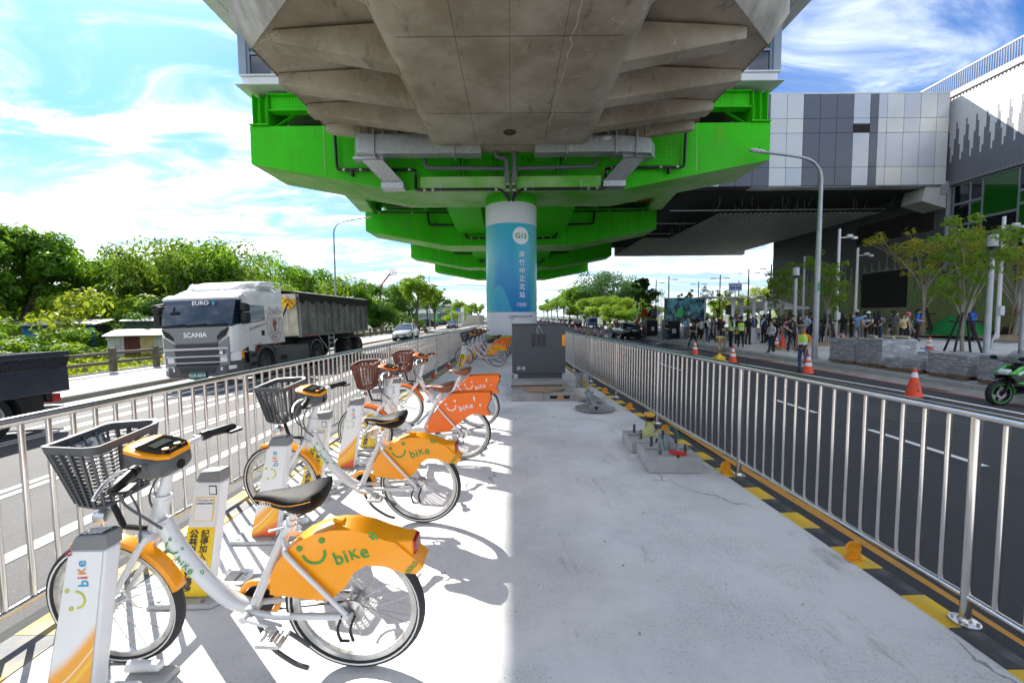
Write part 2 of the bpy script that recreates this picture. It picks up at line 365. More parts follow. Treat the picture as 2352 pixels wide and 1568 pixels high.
m_plaza = mat('plaza_base', (.30, .30, .30), .9, noise=(2, .3, .7), col2=(.22, .22, .22))
b = MB(); b.add([(12.55, -20, -.296), (24, -20, .22), (24, 43, .22), (12.55, 43, -.296)], [(0, 1, 2, 3)]); b.add([(24, -20, .22), (70, -20, .22), (70, 60, .22), (24, 60, .22)], [(0, 1, 2, 3)]); b.add([(17.4, 43, -.3), (24, 43, .215), (24, 60, .215), (17.4, 60, -.3)], [(0, 1, 2, 3)]); b.add([(12.55, 43, -.296), (24, 43, .22), (17.4, 43.01, -.3)], [(0, 1, 2)])
pl = b.obj('plaza_pavement', m_plaza, **ST)
kb_ = MB().bx(-.1, .1, -.495, .495, -.35, 0).mesh('kerb_stone', m_kerb_new)
rk = MB().bx(12.34, 12.56, -20, 4, -.75, -.292).obj('right_kerb', m_kerb_new, **ST)
for k in range(40):
    o = bpy.data.objects.new('kerb_stone', kb_); COL.objects.link(o); o.parent = rk; o.location = (12.45, 4.5+k, -.292+random.uniform(-.003, .003)); bevel_mod(o, .02)
b = MB(); b.loft([[(12.34, 44, -.75), (12.34, 44, -.29), (12.56, 44, -.29), (12.56, 44, -.75)], [(17.2, 46, -.9), (17.2, 46, -.29), (17.4, 46, -.29), (17.4, 46, -.9)], [(17.2, 300, -.9), (17.2, 300, -.29), (17.4, 300, -.29), (17.4, 300, -.9)]], smooth=False); b.obj('right_kerb', m_kerb_new, **ST)
fl = [mat('paving_flag_%d' % i, c, .8, noise=(3, .3, .7), col2=tuple(x*.85 for x in c), bump=(40, .1)) for i, c in enumerate(((.58, .58, .57), (.52, .52, .515), (.62, .615, .605)))]
fb = MB().box((0, 0, 0), (.592, .592, .02)); fmesh = [fb.mesh('paving_flag', m) for m in fl]
far = MB(); n = 0
cells = [(x, y) for x in range(28) for y in range(60)]
cells.sort(key=lambda c: c[0]+c[1]*.7)
for i, j in cells:
    x, y = 12.9+i*.6, 6+j*.6
    if x > 23.9 or (x > 22.5 and y > 19): continue
    if (x-17.6)**2+(y-16)**2 < .9: continue
    z = gz(x)+.008; vis = x < 1.22*y+1
    if vis and n < 300 and y > 11:
        o = bpy.data.objects.new('paving_flag', random.choice(fmesh)); COL.objects.link(o); o.parent = pl; o.location = (x, y, z+random.uniform(-.002, .002)); o.rotation_euler = (0, -.045, 0); n += 1
    elif y < 41.5: far.box((x, y, z+random.uniform(-.002, .002)), (.592, .592, .02), (0, -.045, 0), random.choice((0, 0, 1, 2)))
far.obj('paving_flag', fl, pl, kind='stuff')
# ------------------------------------------------------------------ elevated railway: concrete deck, green steel station, pier
m_green = mat('green_steel_paint', (.045, .60, .008), .6, spec=.18); q = NB(m_green)
gc = q.mix(q.rng(q.noise(.7, 5, .6), .35, .7), (.045, .60, .008), (.05, .50, .008))
streak = q.m('MULTIPLY', q.rng(q.noise(1.5, 7, .72, (1.6, 1.6, .09)), .50, .70), .6)
gc = q.mix(streak, gc, (.06, .34, .012)); gc = q.mix(q.m('MULTIPLY', q.rng(q.noise(2.3, 6, .7, (1.3, 1.3, .12)), .60, .74), .75), gc, (.24, .36, .03))
gc = q.mix(q.m('MULTIPLY', q.rng(q.noise(.35, 4), .5, .7), .35), gc, (.10, .55, .05)); q.bump(q.noise(1.2, 3), .12, .05); q.lk(gc, q.b.inputs['Base Color'])
m_green_d = mat('pale_green_steel', (.36, .62, .24), .55, noise=(.5, .42, .62), col2=(.12, .52, .03))  # paler, blotchy green for beam undersides, struts, seams and ledge
m_deck = mat('stained_deck_concrete', (.30, .27, .225), .9); q = NB(m_deck)
dc = q.mix(q.rng(q.noise(.45, 7, .62), .35, .68), (.34, .285, .205), (.56, .495, .40))
dc = q.mix(q.m('MULTIPLY', q.rng(q.noise(2.2, 8, .7, (1, .35, 1)), .56, .72), .7), dc, (.16, .14, .115))
dc = q.mix(q.m('MULTIPLY', q.rng(q.noise(1.1, 6, .6, (2.5, .3, 1)), .60, .70), .5), dc, (.47, .45, .41))
vv = q.n('ShaderNodeTexVoronoi', feature='DISTANCE_TO_EDGE'); vv.inputs['Scale'].default_value = .5
a1 = q.n('ShaderNodeTexNoise'); a1.inputs['Scale'].default_value = 1.6; a1.inputs['Detail'].default_value = 9; q.lk(q.tc.outputs['Object'], a1.inputs['Vector'])
s1 = q.n('ShaderNodeVectorMath', operation='SCALE'); s1.inputs[3].default_value = .9; q.lk(a1.outputs[1], s1.inputs[0])
s2 = q.n('ShaderNodeVectorMath', operation='ADD'); q.lk(q.tc.outputs['Object'], s2.inputs[0]); q.lk(s1.outputs[0], s2.inputs[1]); q.lk(s2.outputs[0], vv.inputs['Vector'])
ck = q.m('MULTIPLY', q.rng(vv.outputs[0], .0, .012, 1, 0), q.rng(q.noise(.6, 3), .54, .62))
dc = q.mix(q.m('MULTIPLY', ck, .85), dc, (.62, .60, .56)); q.lk(dc, q.b.inputs['Base Color']); q.bump(q.noise(16, 8, .7), .35)
m_deck_edge = mat('streaked_edge_concrete', (.50, .47, .42), .9, noise=(1.3, .35, .68), col2=(.22, .20, .17), bump=(14, .4), stretch=(1, 1, .35))
dk = thing('viaduct_deck', 'weathered concrete viaduct deck with ribbed wings overhead', 'viaduct', (0, 14, 8.27))
O = (0, 14, 8.27)
def rel(p): return tuple(a-b for a, b in zip(p, O))
b = MB(); b.M = Matrix.Translation(tuple(-c for c in O))
prof = [(-2.75, 8.27), (-2.95, 8.34), (-3.12, 8.5), (-3.75, 9.75), (3.75, 9.75), (3.12, 8.5), (2.95, 8.34), (2.75, 8.27)]
b.loft([[(x, y, z) for x, z in prof] for y in (-25, 14, 16.9)]+[[(x*.97, 17.25, 8.5+(z-8.5)*.86) for x, z in prof]], smooth=False)
b.obj('box_girder', m_deck, dk)
# deck soffit holes and joint lines
MB().lathe([(0, 0), (.2, .0), (.2, -.012), (.235, -.012), (.235, 0)], rel((-.02, 15.3, 8.262)), n=24).obj('drain_opening', mat('rust_stain', (.16, .09, .04), .9, noise=(9, .4, .6), col2=(.05, .04, .03)), dk)
for y in (6.5, 10.2, 13.9, 16.4):
    MB().box(rel((0, y, 8.268)), (5.4, .018, .01)).obj('formwork_joint', mat('joint_line', (.14, .125, .1), .9), dk)
m_eff = mat('lime_streak', (.60, .57, .50), .9); rg = random.Random(3)
def crack(pts, wd):
    b = MB(); ps = []
    for (x, y), (x2, y2) in zip(pts, pts[1:]):
        for i in range(9): u = i/9; ps.append((x+(x2-x)*u+rg.uniform(-.05, .05), y+(y2-y)*u))
    b.loft([[rel((x-w_, y, 8.2665)), rel((x+w_, y+w_*.4, 8.2665))] for x, y in ps for w_ in (wd*rg.uniform(.3, 1.6),)], cap=False, closed=False, smooth=False); b.obj('lime_streak', m_eff, dk)
crack([(1.55, 9.0), (1.5, 11), (1.4, 13), (1.35, 15)], .012); crack([(1.5, 10.2), (1.1, 10.35), (.5, 10.3)], .007); crack([(1.4, 13), (.9, 13.1), (.6, 13.05)], .007); crack([(1.52, 9.6), (1.75, 10.4)], .006); crack([(-1.2, 12.2), (-1.1, 12.7)], .006); crack([(.1, 10.3), (-.3, 10.28)], .005); crack([(1.4, 14.3), (1.2, 14.5), (1.25, 14.8)], .006)
for x in (-1.3, 0, 1.3): MB().box(rel((x, 7.5, 8.268)), (.012, 19, .008)).obj('formwork_joint', MATS['joint_line'], dk)
# wings: near the camera the slab is narrower and flares out at y = 10.4..12.2
WX = [(-25, 5.1), (9.2, 5.1), (10.4, 5.35), (12.2, 7.35), (17.2, 7.4)]
TXO = [(-25, 6.0), (10.2, 6.05), (11.3, 7.1), (12.2, 7.95), (17.2, 8.0)]
yy = [-25, 9.2, 10.4, 11.3, 12.2, 17.2]
for s in (-1, 1):
    b = MB(); b.M = Matrix.Translation(tuple(-c for c in O))
    b.loft([[(s*3.4, y, 9.62), (s*lerp(WX, y), y, 9.33), (s*lerp(WX, y), y, 9.62), (s*3.4, y, 9.9)] for y in yy], smooth=False)
    b.obj('wing_slab', m_deck, dk)
    b = MB(); b.M = Matrix.Translation(tuple(-c for c in O))
    b.loft([[(s*(lerp(WX, y)+.02), y, 9.28), (s*lerp(TXO, y), y, 10.15), (s*(lerp(TXO, y)-.02), y, 11.0), (s*(lerp(TXO, y)-.3), y, 11.0), (s*(lerp(WX, y)-.12), y, 9.64)] for y in yy], smooth=False)
    b.obj('parapet', m_deck_edge, dk)
    for y in (6.6, 9.2, 11.75, 13.7, 15.55, 16.95):
        b = MB(); b.M = Matrix.Translation(tuple(-c for c in O)); xe = min(lerp(WX, y), 7.38)-.05-(.45 if y < 12 else .02)
        wd = .55 if y < 16.5 else .3
        b.loft([[(s*3.05, y-wd/2, 8.42), (s*(xe-.5), y-wd/2, 8.93), (s*xe, y-wd/2, 9.0), (s*xe, y-wd/2, 9.32), (s*3.05, y-wd/2, 9.5)],
                [(s*3.05, y+wd/2, 8.42), (s*(xe-.5), y+wd/2, 8.93), (s*xe, y+wd/2, 9.0), (s*xe, y+wd/2, 9.32), (s*3.05, y+wd/2, 9.5)]], smooth=False)
        b.obj('rib', m_deck, dk, bevel=.02)
# ---- far deck leaving the station at the back
fd = thing('viaduct_deck', 'far concrete viaduct deck emerging behind the last green beam', 'viaduct', (0, 66, 8))
MB().loft([[(x, y, z+.6) for x, z in ((-3.1, 0), (-4.6, 1.2), (-5.6, 1.5), (-5.6, 2.4), (5.6, 2.4), (5.6, 1.5), (4.6, 1.2), (3.1, 0), (2.6, -.4), (-2.6, -.4))] for y in (0, 150)], smooth=False).obj('box_girder', m_deck, fd)
for s in (-1, 1): MB().bx(s*5.7, s*5.9, 0, 150, 2.0, 4).obj('parapet', m_deck_edge, fd)
for k, y in enumerate((96, 128, 160, 192)):
    p = thing('viaduct_pier', ['round', 'second round', 'third round', 'farthest round'][k]+' concrete pier under the far viaduct deck', 'pier', (0, y, -.1), 0, 'far viaduct piers')
    MB().lathe([(1.1, 0), (1.1, 6.6), (1.9, 8.2), (0, 8.2)], n=20).obj('shaft', m_deck, p)
# ------------------------------------------------------------------ station
stn = thing('metro_station', 'elevated green steel metro station with stepped cross beams', 'station', (0, 19.3, 7))
S = (0, 19.3, 7)
def smb(k=0):
    b = MB(); b.M = Matrix.Translation(tuple(-c for c in S)); b.k = k; return b
poly = [(-11, 9.72), (-11, 8.17), (-4.9, 7.02), (4.9, 7.02), (11, 8.17), (11, 9.72)]
bolt = MB().lathe([(0, .028), (.02, .024), (.03, .006), (.03, 0)], n=6)
def bolts(b, x0, x1, z0, z1, y, nx, nz, r=.03):
    for i in range(nx):
        for j in range(nz):
            x = x0+(x1-x0)*i/(nx-1); z = z0+(z1-z0)*j/(nz-1)
            b.lathe([(r, 0), (r*.9, -r*.6), (0, -r*.8)], (x, y, z), 'Y', 6)
BY = [17.9, 31.6, 45.6, 59.6]
for bi, y0 in enumerate(BY):
    b = smb(); y1 = y0+2.8
    vs = [(x, y, z) for y in (y0, y1) for x, z in poly]
    b.add(vs, [(0, 1, 2, 3, 4, 5), (11, 10, 9, 8, 7, 6), (0, 6, 7, 1), (4, 10, 11, 5), (5, 11, 6, 0)], 0)
    b.add(vs, [(1, 7, 8, 2), (2, 8, 9, 3), (3, 9, 10, 4)], 1)
    o = b.obj('cross_beam', [m_green, m_green_d], stn)
    nb = smb(); s0 = 1 if bi < 2 else 2
    for s in (-1, 1):
        p = smb(); p.bx(s*5.7, s*7.0, y0-.014, y0-.002, 7.75 if 1 else 7, 9.66); bolts(p, s*5.8, s*6.9, 7.85, 9.6, y0-.014, 8, 12 if bi == 0 else 14, .032)
        p.obj('splice_plate', m_green, o); o.children[-1].parent = o
        p = smb(); sl = (8.17-7.02)/6.1
        for i in range(9):
            for j in range(6):
                x = s*(5.3+1.35*i/8); yv = y0+.3+2.2*j/5; z = 7.02+(abs(x)-4.9)*sl
                p.box((x, yv, z-.012), (.09, .05, .02))
        p.obj('soffit_bolts', m_green_d, o, kind='stuff')
    w_ = smb()
    for x in (-7.9, -3.95, 3.95, 7.9): w_.bx(x-.012, x+.012, y0-.006, y0-.001, 7.15+max(0, abs(x)-4.9)*.19, 9.7)
    w_.obj('weld_seam', m_green_d, o)
    # floor girders above the beam
    f = smb(); f.bx(-10.2, 10.2, y0+.2, y0+.24, 10.4, 11.06); f.bx(-10.2, 10.2, y0, y0+.45, 10.36, 10.41); f.bx(-10.2, 10.2, y0+.02, y0+.43, 11.03, 11.08)
    for i in range(2):
        for s in (-1, 1): bolts(f, s*8.85, s*9.55, 10.5, 10.98, y0+.2, 6, 5, .035)
    f.obj('floor_girder', m_green, stn)
    for s in (-1, 1):
        st = smb(); X0 = s*10.86
        st.bx(X0-s*.62, X0-s*.6, y0, y0+1.6, 9.78, 11.06); st.bx(X0-.012, X0+.012, y0, y0+1.6, 9.78, 11.06); st.bx(X0-s*.3-.012, X0-s*.3+.012, y0, y0+1.6, 9.78, 11.06)
        st.bx(X0-s*.62, X0, y0+.3, y0+.33, 9.78, 11.06); st.bx(X0-s*.7, X0+s*.12, y0-.1, y0+1.7, 9.74, 9.79)
        so = st.obj('bracket_column', m_green, stn)
        d = smb(); d.bar((X0-s*.62, y0+.5, 9.85), (X0-s*1.5, y0+.5, 10.38), .16, .03); d.obj('brace', m_green, stn)
# longitudinal girders and dark floor between the beams
b = smb(); 
for x in (-10.9, -6.4, 6.4, 10.9): b.bx(x-.15, x+.15, 18.9, 66, 9.73, 10.36)
b.obj('long_girder', m_green, stn)
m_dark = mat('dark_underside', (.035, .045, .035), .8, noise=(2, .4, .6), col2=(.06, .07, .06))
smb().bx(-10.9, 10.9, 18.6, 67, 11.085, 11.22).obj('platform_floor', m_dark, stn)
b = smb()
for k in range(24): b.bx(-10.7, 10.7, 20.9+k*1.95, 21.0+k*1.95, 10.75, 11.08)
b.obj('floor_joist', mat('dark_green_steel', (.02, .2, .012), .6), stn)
# boxes with openings between the first beams (track girders)
for s in (-1, 1):
    for ya in (20.8, 34.5, 48.5):
        b = smb(); b.loft([[(s*1.9, y, 8.15+dz), (s*4.0, y, 8.15+dz), (s*4.4, y, 9.7), (s*1.5, y, 9.7)] for y, dz in ((ya, .9), (ya+4.5, .35), (ya+10.7, -.25))], smooth=False)
        o = b.obj('track_girder', [m_green], stn)
        h = smb(); h.lathe([(0, 0), (.3, 0), (.3, .06)], (s*2.95, ya+5, 8.44), n=20); h.obj('hand_hole', black_plastic, o)
        for k in range(5):
            v = smb(); v.bx(s*2.2+s*.34*k, s*2.2+s*(.34*k+.22), ya+8.2, ya+9.4, 8.0+.055, 8.0+.075)
        t = smb(); t.bx(s*1.2, s*4.9, ya-.1, ya-.02, 8.95, 9.25)
        for k in range(7): t.bx(s*(1.35+.55*k), s*(1.4+.55*k), ya-.2, ya+.2, 8.85, 8.95)
        t.obj('cable_tray', galv, stn)
# diagonal underside struts towards beam 2
for s in (-1, 1):
    b = smb(); b.bar((s*7.9, 20.7, 8.0), (s*10.4, 30.2, 9.4), .9, .35); b.obj('side_strut', m_green_d, stn)
# sponsor fascia and hall above
m_fascia = mat('white_fascia', (.74, .75, .77), .45, noise=(.8, .4, .6), col2=(.68, .69, .71)); m_blue_frame = mat('blue_grey_frame', (.27, .33, .42), .4)
m_cladding = mat('light_grey_cladding', (.62, .63, .62), .5); m_gap = mat('panel_gap', (.05, .05, .055), .8)
m_gl_teal = mat('teal_glass', (.012, .16, .13), .05, spec=.9); m_gl_navy = mat('navy_glass', (.012, .02, .05), .05, spec=.9); m_gl_green = mat('green_glass', (.05, .30, .05), .06, spec=.9)
YF = 17.6
b = smb(); b.bx(-11.1, 11.1, YF+.08, 67, 11.24, 11.62); b.obj('fascia', m_fascia, stn)
smb().bx(-11.28, 11.28, YF-.12, 67.2, 11.2, 11.235).obj('fascia_lip', m_cladding, stn)
smb().bx(-11.2, 11.2, YF, 67.2, 11.625, 11.68).obj('fascia_ledge', m_fascia, stn)
smb().bx(-10.75, 10.75, YF+.5, 66.5, 11.68, 15.0).obj('hall_core', m_gl_navy, stn)
for s in (-1, 1):
    smb().bx(s*11.24, s*10.93, YF+.1, YF+.45, 11.68, 15.06).obj('corner_post', m_blue_frame, stn)
    smb().bx(s*11.14, s*11.0, YF+.5, 66.5, 11.68, 12.4).obj('side_panel', m_fascia, stn)
    for k in range(12): 
        smb().bx(s*11.05, s*11.0, YF+.6+k*4, YF+.6+k*4+3.9, 12.41, 14.9).obj('side_window', m_gl_teal, stn)
    for k, x in enumerate((10.93, 9.95, 8.97, 7.99, 7.01)):
        wd = .98
        f = smb(); f.bx(s*x, s*(x-.09), YF+.2, YF+.34, 11.69, 15); f.bx(s*(x-.09), s*(x-wd), YF+.2, YF+.34, 11.69, 11.77); f.bx(s*(x-.09), s*(x-wd), YF+.2, YF+.34, 12.58, 12.66); f.bx(s*(x-.09), s*(x-wd), YF+.2, YF+.34, 13.6, 13.68)
        fo = f.obj('window', m_blue_frame, stn)
        for z0, z1, m in ((11.775, 12.575, m_gl_navy if k % 2 == 0 else m_gl_green), (12.665, 13.595, m_gl_teal), (13.685, 15, m_gl_teal)):
            p = smb(); p.bx(s*(x-.095), s*(x-wd+.005), YF+.26, YF+.3, z0, z1); p.obj('pane', m, fo)
# roof with panelled eaves
b = smb(); b.bx(-12.6, 12.6, 13.9, 69, 15.1, 15.35); b.obj('roof', m_cladding, stn)
pan = MB().box((0, 0, 0), (.62, .985, .05)).mesh('eave_panel', m_cladding); pan2 = MB().box((0, 0, 0), (.05, .985, .40)).mesh('eave_panel', m_cladding)
sof = MB().box((0, 0, 0), (1.18, .985, .03)).mesh('eave_panel', m_cladding)
for s in (-1, 1):
    for k in range(22):
        for me, x, z in ((pan2, 12.98, 15.32), (pan, 12.66, 15.075), (sof, 11.73, 15.075)):
            o = bpy.data.objects.new('eave_panel', me); COL.objects.link(o); o.parent = stn; o.location = (s*x, 14.5+k-S[1], z-S[2])
# ---- pier with printed wrap
pr = thing('station_pier', 'round pier wrapped in a blue G13 station banner', 'pier', (0, 19.3, 0))
MB().bx(-1.45, 1.45, -1.5, 1.5, 0, .72).obj('plinth', m_kerb, pr, bevel=.03)
RP = 1.165
MB().lathe([(RP, .72), (RP, 7.03)], n=64).obj('shaft', m_green, pr)
m_wrap = mat('printed_banner', (.1, .5, .7), .35); q = NB(m_wrap); X = q.xyz()
zz_ = X[2]; ang = q.m('ARCTAN2', X[0], q.m('MULTIPLY', X[1], -1))
n1 = q.noise(.5, 3, .5)
col = q.mix(q.rng(q.m('ADD', zz_, q.m('MULTIPLY', ang, .9)), 1.6, 6.2), (.015, .20, .52), (.05, .50, .62))
col = q.mix(q.rng(q.m('ADD', q.m('ABSOLUTE', q.m('SUBTRACT', ang, .08)), q.m('MULTIPLY', n1, .5)), .75, 1.35), col, (.13, .52, .48))
wave = q.m('ABSOLUTE', q.m('SINE', q.m('MULTIPLY', q.m('ADD', zz_, q.m('ADD', q.m('MULTIPLY', ang, -1.7), q.m('MULTIPLY', q.m('SINE', q.m('MULTIPLY', ang, 2.2)), .7))), 42)))
band = q.m('MULTIPLY', q.rng(wave, .9, .99), q.rng(q.noise(.45, 2), .5, .58))
col = q.mix(q.m('MULTIPLY', band, .4), col, (.45, .75, .85))
arc = q.m('ABSOLUTE', q.m('SUBTRACT', zz_, q.m('ADD', 5.75, q.m('MULTIPLY', q.m('SUBTRACT', 1.0, ang), q.m('MULTIPLY', q.m('SUBTRACT', 1.0, ang), 1.6)))))
col = q.mix(q.m('MULTIPLY', q.rng(arc, .07, .1, 1, 0), q.rng(ang, .3, .45)), col, (.02, .22, .52))
isl = q.rng(q.m('SUBTRACT', zz_, q.m('ADD', 1.9, q.m('MULTIPLY', q.m('SINE', q.m('MULTIPLY', ang, 3.1)), -1.1))), 0, .04, 1, 0)
col = q.mix(q.m('MULTIPLY', q.m('MULTIPLY', isl, q.rng(ang, -.05, .2, 1, 0)), .5), col, (.10, .55, .62))
top = q.rng(zz_, 5.68, 5.70); bot = q.rng(zz_, 1.81, 1.83, 1, 0)
fin = q.mix(q.m('MAXIMUM', top, bot), col, (.72, .74, .76)); q.lk(fin, q.b.inputs['Base Color'])
MB().lathe([(RP+.001, .78), (RP+.008, .79), (RP+.008, 6.6), (RP+.001, 6.61)], n=72).obj('printed_wrap', m_wrap, pr)
def bend(body, a0, z0, size, m, name, bold=0., spacing=1., ry=1., rad=RP+.024):
    vs, fs = text_geo(body, size, bold, 'CENTER', spacing); b = MB()
    b.add([(rad*sin(a0+x/rad), -rad*cos(a0+x/rad), z0+y*ry) for x, y, z in vs], fs); b.obj(name, m, pr)
m_tw = mat('print_white', (.82, .84, .85), .4); m_tg = mat('print_green', (.05, .36, .09), .4); m_tk = mat('print_dark', (.12, .16, .18), .4)
A0 = .378
b = MB(); b.loft([[((RP+.0135)*sin(A0+r*cos(a)/RP), -(RP+.0135)*cos(A0+r*cos(a)/RP), 5.14+r*sin(a)) for a in [2*pi*k/40 for k in range(40)]] for r in (.375, .28, .2, .12, .05, .001)], cap=False); b.obj('number_disc', m_tw, pr)
bend('G13', A0, 5.12, .32, m_tg, 'lettering', .022, rad=RP+.03)
for k, ch in enumerate('南竹中正北站'): bend(ch, A0+.03, 4.32-.352*k, .29, m_tw, 'lettering', .012)
bend('（河底）', A0+.02, 2.13, .19, m_tw, 'lettering', .004)
bend('桃園市政府捷運工程局', A0+.115, 1.62, .098, m_tk, 'lettering', .004)
bend('Department of Rapid Transit Systems', A0+.115, 1.54, .034, m_tk, 'lettering')
b = MB(); c0 = -.06+.06
ring = lambda r, a, e, n=20: [(r*cos(a+(e-a)*i/n), r*sin(a+(e-a)*i/n)) for i in range(n+1)]
def cyl_poly(pts, a0, z0): return [((RP+.018)*sin(a0+x/RP), -(RP+.018)*cos(a0+x/RP), z0+y) for x, y in pts]
b.add(cyl_poly(ring(.115, .25, 2.9)+ring(.09, 2.9, .25), c0, 1.59), [tuple(range(42))]); b.add(cyl_poly(ring(.115, 3.4, 6.05)+ring(.09, 6.05, 3.4), c0, 1.59), [tuple(range(42))])
b.obj('emblem', mat('emblem_pink', (.62, .25, .33), .4), pr)
b = MB(); b.add(cyl_poly([(-.15, .02), (.10, .03), (.15, 0), (.09, -.035), (.07, -.012), (-.02, -.012), (-.04, .005), (-.15, .005)], c0, 1.60), [tuple(range(8))]); b.add(cyl_poly([(-.13, -.02), (-.06, -.02), (-.03, -.042), (.06, -.042), (.04, -.055), (-.1, -.055)], c0, 1.595), [tuple(range(6))])
b.obj('emblem', mat('emblem_green', (.03, .25, .18), .4), pr)
# ---- restrainer links between deck and first beam
for k, x in enumerate((-2.05, -.72, .72, 2.05)):
    t = thing('restrainer_bracket', 'green steel restrainer link, '+['outer one left of the pier', 'inner one left of the pier pipes', 'inner one right of the pier pipes', 'outer one right of the pier'][k], 'bracket', (x, 17.6, 7.9), 0, 'restrainer links between deck and beam')
    MB().bx(-.3, .3, -.42, .28, .33, .37).obj('top_plate', m_green, t)
    for s in (-1, 1): MB().prism([(-.24, .34), (.24, .34), (.2, -.5), (.05, -.55), (-.2, -.2)], s*.07-.012, s*.07+.012, 'X').obj('link_plate', m_green, t)
    for z in (-.1, -.42): MB().cyl((-.2, .05, z), (.2, .05, z), .045, n=8).cyl((-.23, .05, z), (-.15, .05, z), .075, n=6).cyl((.15, .05, z), (.23, .05, z), .075, n=6).obj('pin', mat('rusty_bolt', (.33, .28, .24), .5, .6), t)
# pale green ledge under the links
smb().bx(-3.75, 3.75, 17.45, 17.9, 6.92, 7.42).obj('bearing_ledge', [m_green_d], stn)
# ---- cable ducts
def duct(s, label):
    X = lambda a: s*a
    t = thing('cable_duct', label, 'cable duct', (0, 0, 0)); g = galv
    x0, xe = (1.15, 6.0) if s < 0 else (.97, 5.55)
    e0 = 8.13
    MB().bx(X(x0), X(1.9 if s < 0 else 1.7), 16.4, 17.0, 7.98, 9.25).obj('riser', g, t, bevel=.01)
    b = MB()
    if s < 0: b.bx(X(1.905), X(5.35), 16.4, 16.95, 7.99, 8.72)
    else: b.bx(X(1.705), X(4.1), 16.4, 16.95, 7.99, 8.62)
    b.obj('trunk', g, t, bevel=.01)
    b = MB()
    if s < 0: b.loft([[(X(5.355), 16.4, 8.0), (X(5.355), 16.95, 8.0), (X(5.355), 16.95, 8.73), (X(5.355), 16.4, 8.73)], [(X(5.95), 16.4, 8.04), (X(6.25), 16.95, 7.98), (X(6.25), 16.95, 8.62), (X(5.95), 16.4, 8.76)]], smooth=False)
    else: b.loft([[(X(4.105), 16.4, 8.0), (X(4.105), 16.95, 8.0), (X(4.105), 16.95, 8.63), (X(4.105), 16.4, 8.63)], [(X(5.45), 16.4, 7.93), (X(5.8), 16.95, 7.88), (X(5.8), 16.95, 8.42), (X(5.45), 16.4, 8.5)]], smooth=False)
    b.obj('elbow', g, t, bevel=.01)
    xa = 6.0 if s < 0 else 5.4
    MB().loft([[(X(xa+.05), 16.75, 8.0), (X(xa+.1), 17.2, 8.02), (X(xa-.75), 17.2, 8.02), (X(xa-.8), 16.75, 8.0)], [(X(xa-.75), 17.35, 7.2), (X(xa-.7), 17.75, 7.2), (X(xa-1.5), 17.75, 7.2), (X(xa-1.55), 17.35, 7.2)]], smooth=False).obj('sloping_trunk', g, t, bevel=.01)
    MB().bx(X(xa-1.58), X(xa-.66), 17.3, 17.82, 6.95, 7.19).obj('lower_box', g, t, bevel=.01)
    for x in ((2.2, 5.3) if s < 0 else (2.2, 4.1, 4.9)): MB().bx(X(x-.03), X(x+.03), 16.32, 17.02, 7.9, 8.88).obj('flange', g, t)
    MB().bx(X(xa-.95), X(xa+.25), 16.7, 17.25, 7.99-.09, 7.99).obj('flange', g, t)
    for xx0, xx1 in (((2.45, 3.32), (3.7, 5.2)) if s < 0 else ((2.55, 4.05),)):
        c = MB(); c.bx(X(xx0), X(xx1), 16.5, 16.52, 8.9, 9.15); c.bx(X(xx0), X(xx1), 16.52, 16.72, 9.13, 9.15)
        n = 2 if xx1-xx0 < 1 else 3
        for k in range(n):
            x = xx0+(xx1-xx0)*(k+.5)/n; c.bx(X(x-.04), X(x+.04), 16.38, 16.4, 8.55, 8.72); c.bx(X(x-.04), X(x+.04), 16.4, 16.5, 8.7, 8.92)
            c.cyl((X(x-.02), 16.5, 9.0), (X(x-.02), 16.48, 9.0), .02, n=6)
        c.obj('hanger_channel', g, t)
    for x in ((2.6, 3.2, 3.85, 4.4, 5.0, 5.6, 5.9) if s < 0 else (2.7, 3.2, 3.9, 4.6, 5.0, 5.3)):
        MB().cyl((X(x), 16.7, 8.6), (X(x), 16.7, 9.5 if x < 3.3 else 9.42), .014, n=6).obj('hanger_rod', mat('dark_rod', (.10, .09, .085), .6, .4), t)
    c = MB(); c.bx(X(4.72), X(5.25), 17.0, 17.2, 8.7, 9.9); c.obj('vertical_tray', g, t)
    lid = MB(); lid.bx(X(x0+.05), X(x0+.65), 16.385, 16.398, 8.05, 8.7)
    for z in (8.2, 8.5): lid.bx(X(x0+.62), X(x0+.7), 16.37, 16.385, z, z+.12)
    lid.obj('hatch', g, t)
duct(-1, 'galvanised cable duct under the deck left of the drain hole'); duct(1, 'galvanised cable duct with white paint smears right of the drain hole')
b = MB(); random.seed(3)
for x, z, wd, h, a in ((2.35, 8.25, .05, .5, .1), (2.5, 8.5, .25, .14, .2), (2.75, 8.4, .4, .07, -.45), (2.95, 8.42, .09, .36, -.5), (3.35, 8.45, .04, .22, -.15), (3.75, 8.5, .35, .2, .2), (3.1, 8.5, .2, .1, .7)):
    r = [(wd/2*cos(t*pi/5)*random.uniform(.7, 1.15), h/2*sin(t*pi/5)*random.uniform(.7, 1.15)) for t in range(10)]
    b.add([(x+p*cos(a)-q_*sin(a), 16.394, z+p*sin(a)+q_*cos(a)) for p, q_ in r], [tuple(range(10))])
sm = b.obj('paint_smear', white_paint, [o for o in scn.objects if o.get('label', '').startswith('galvanised cable duct with white')][0])
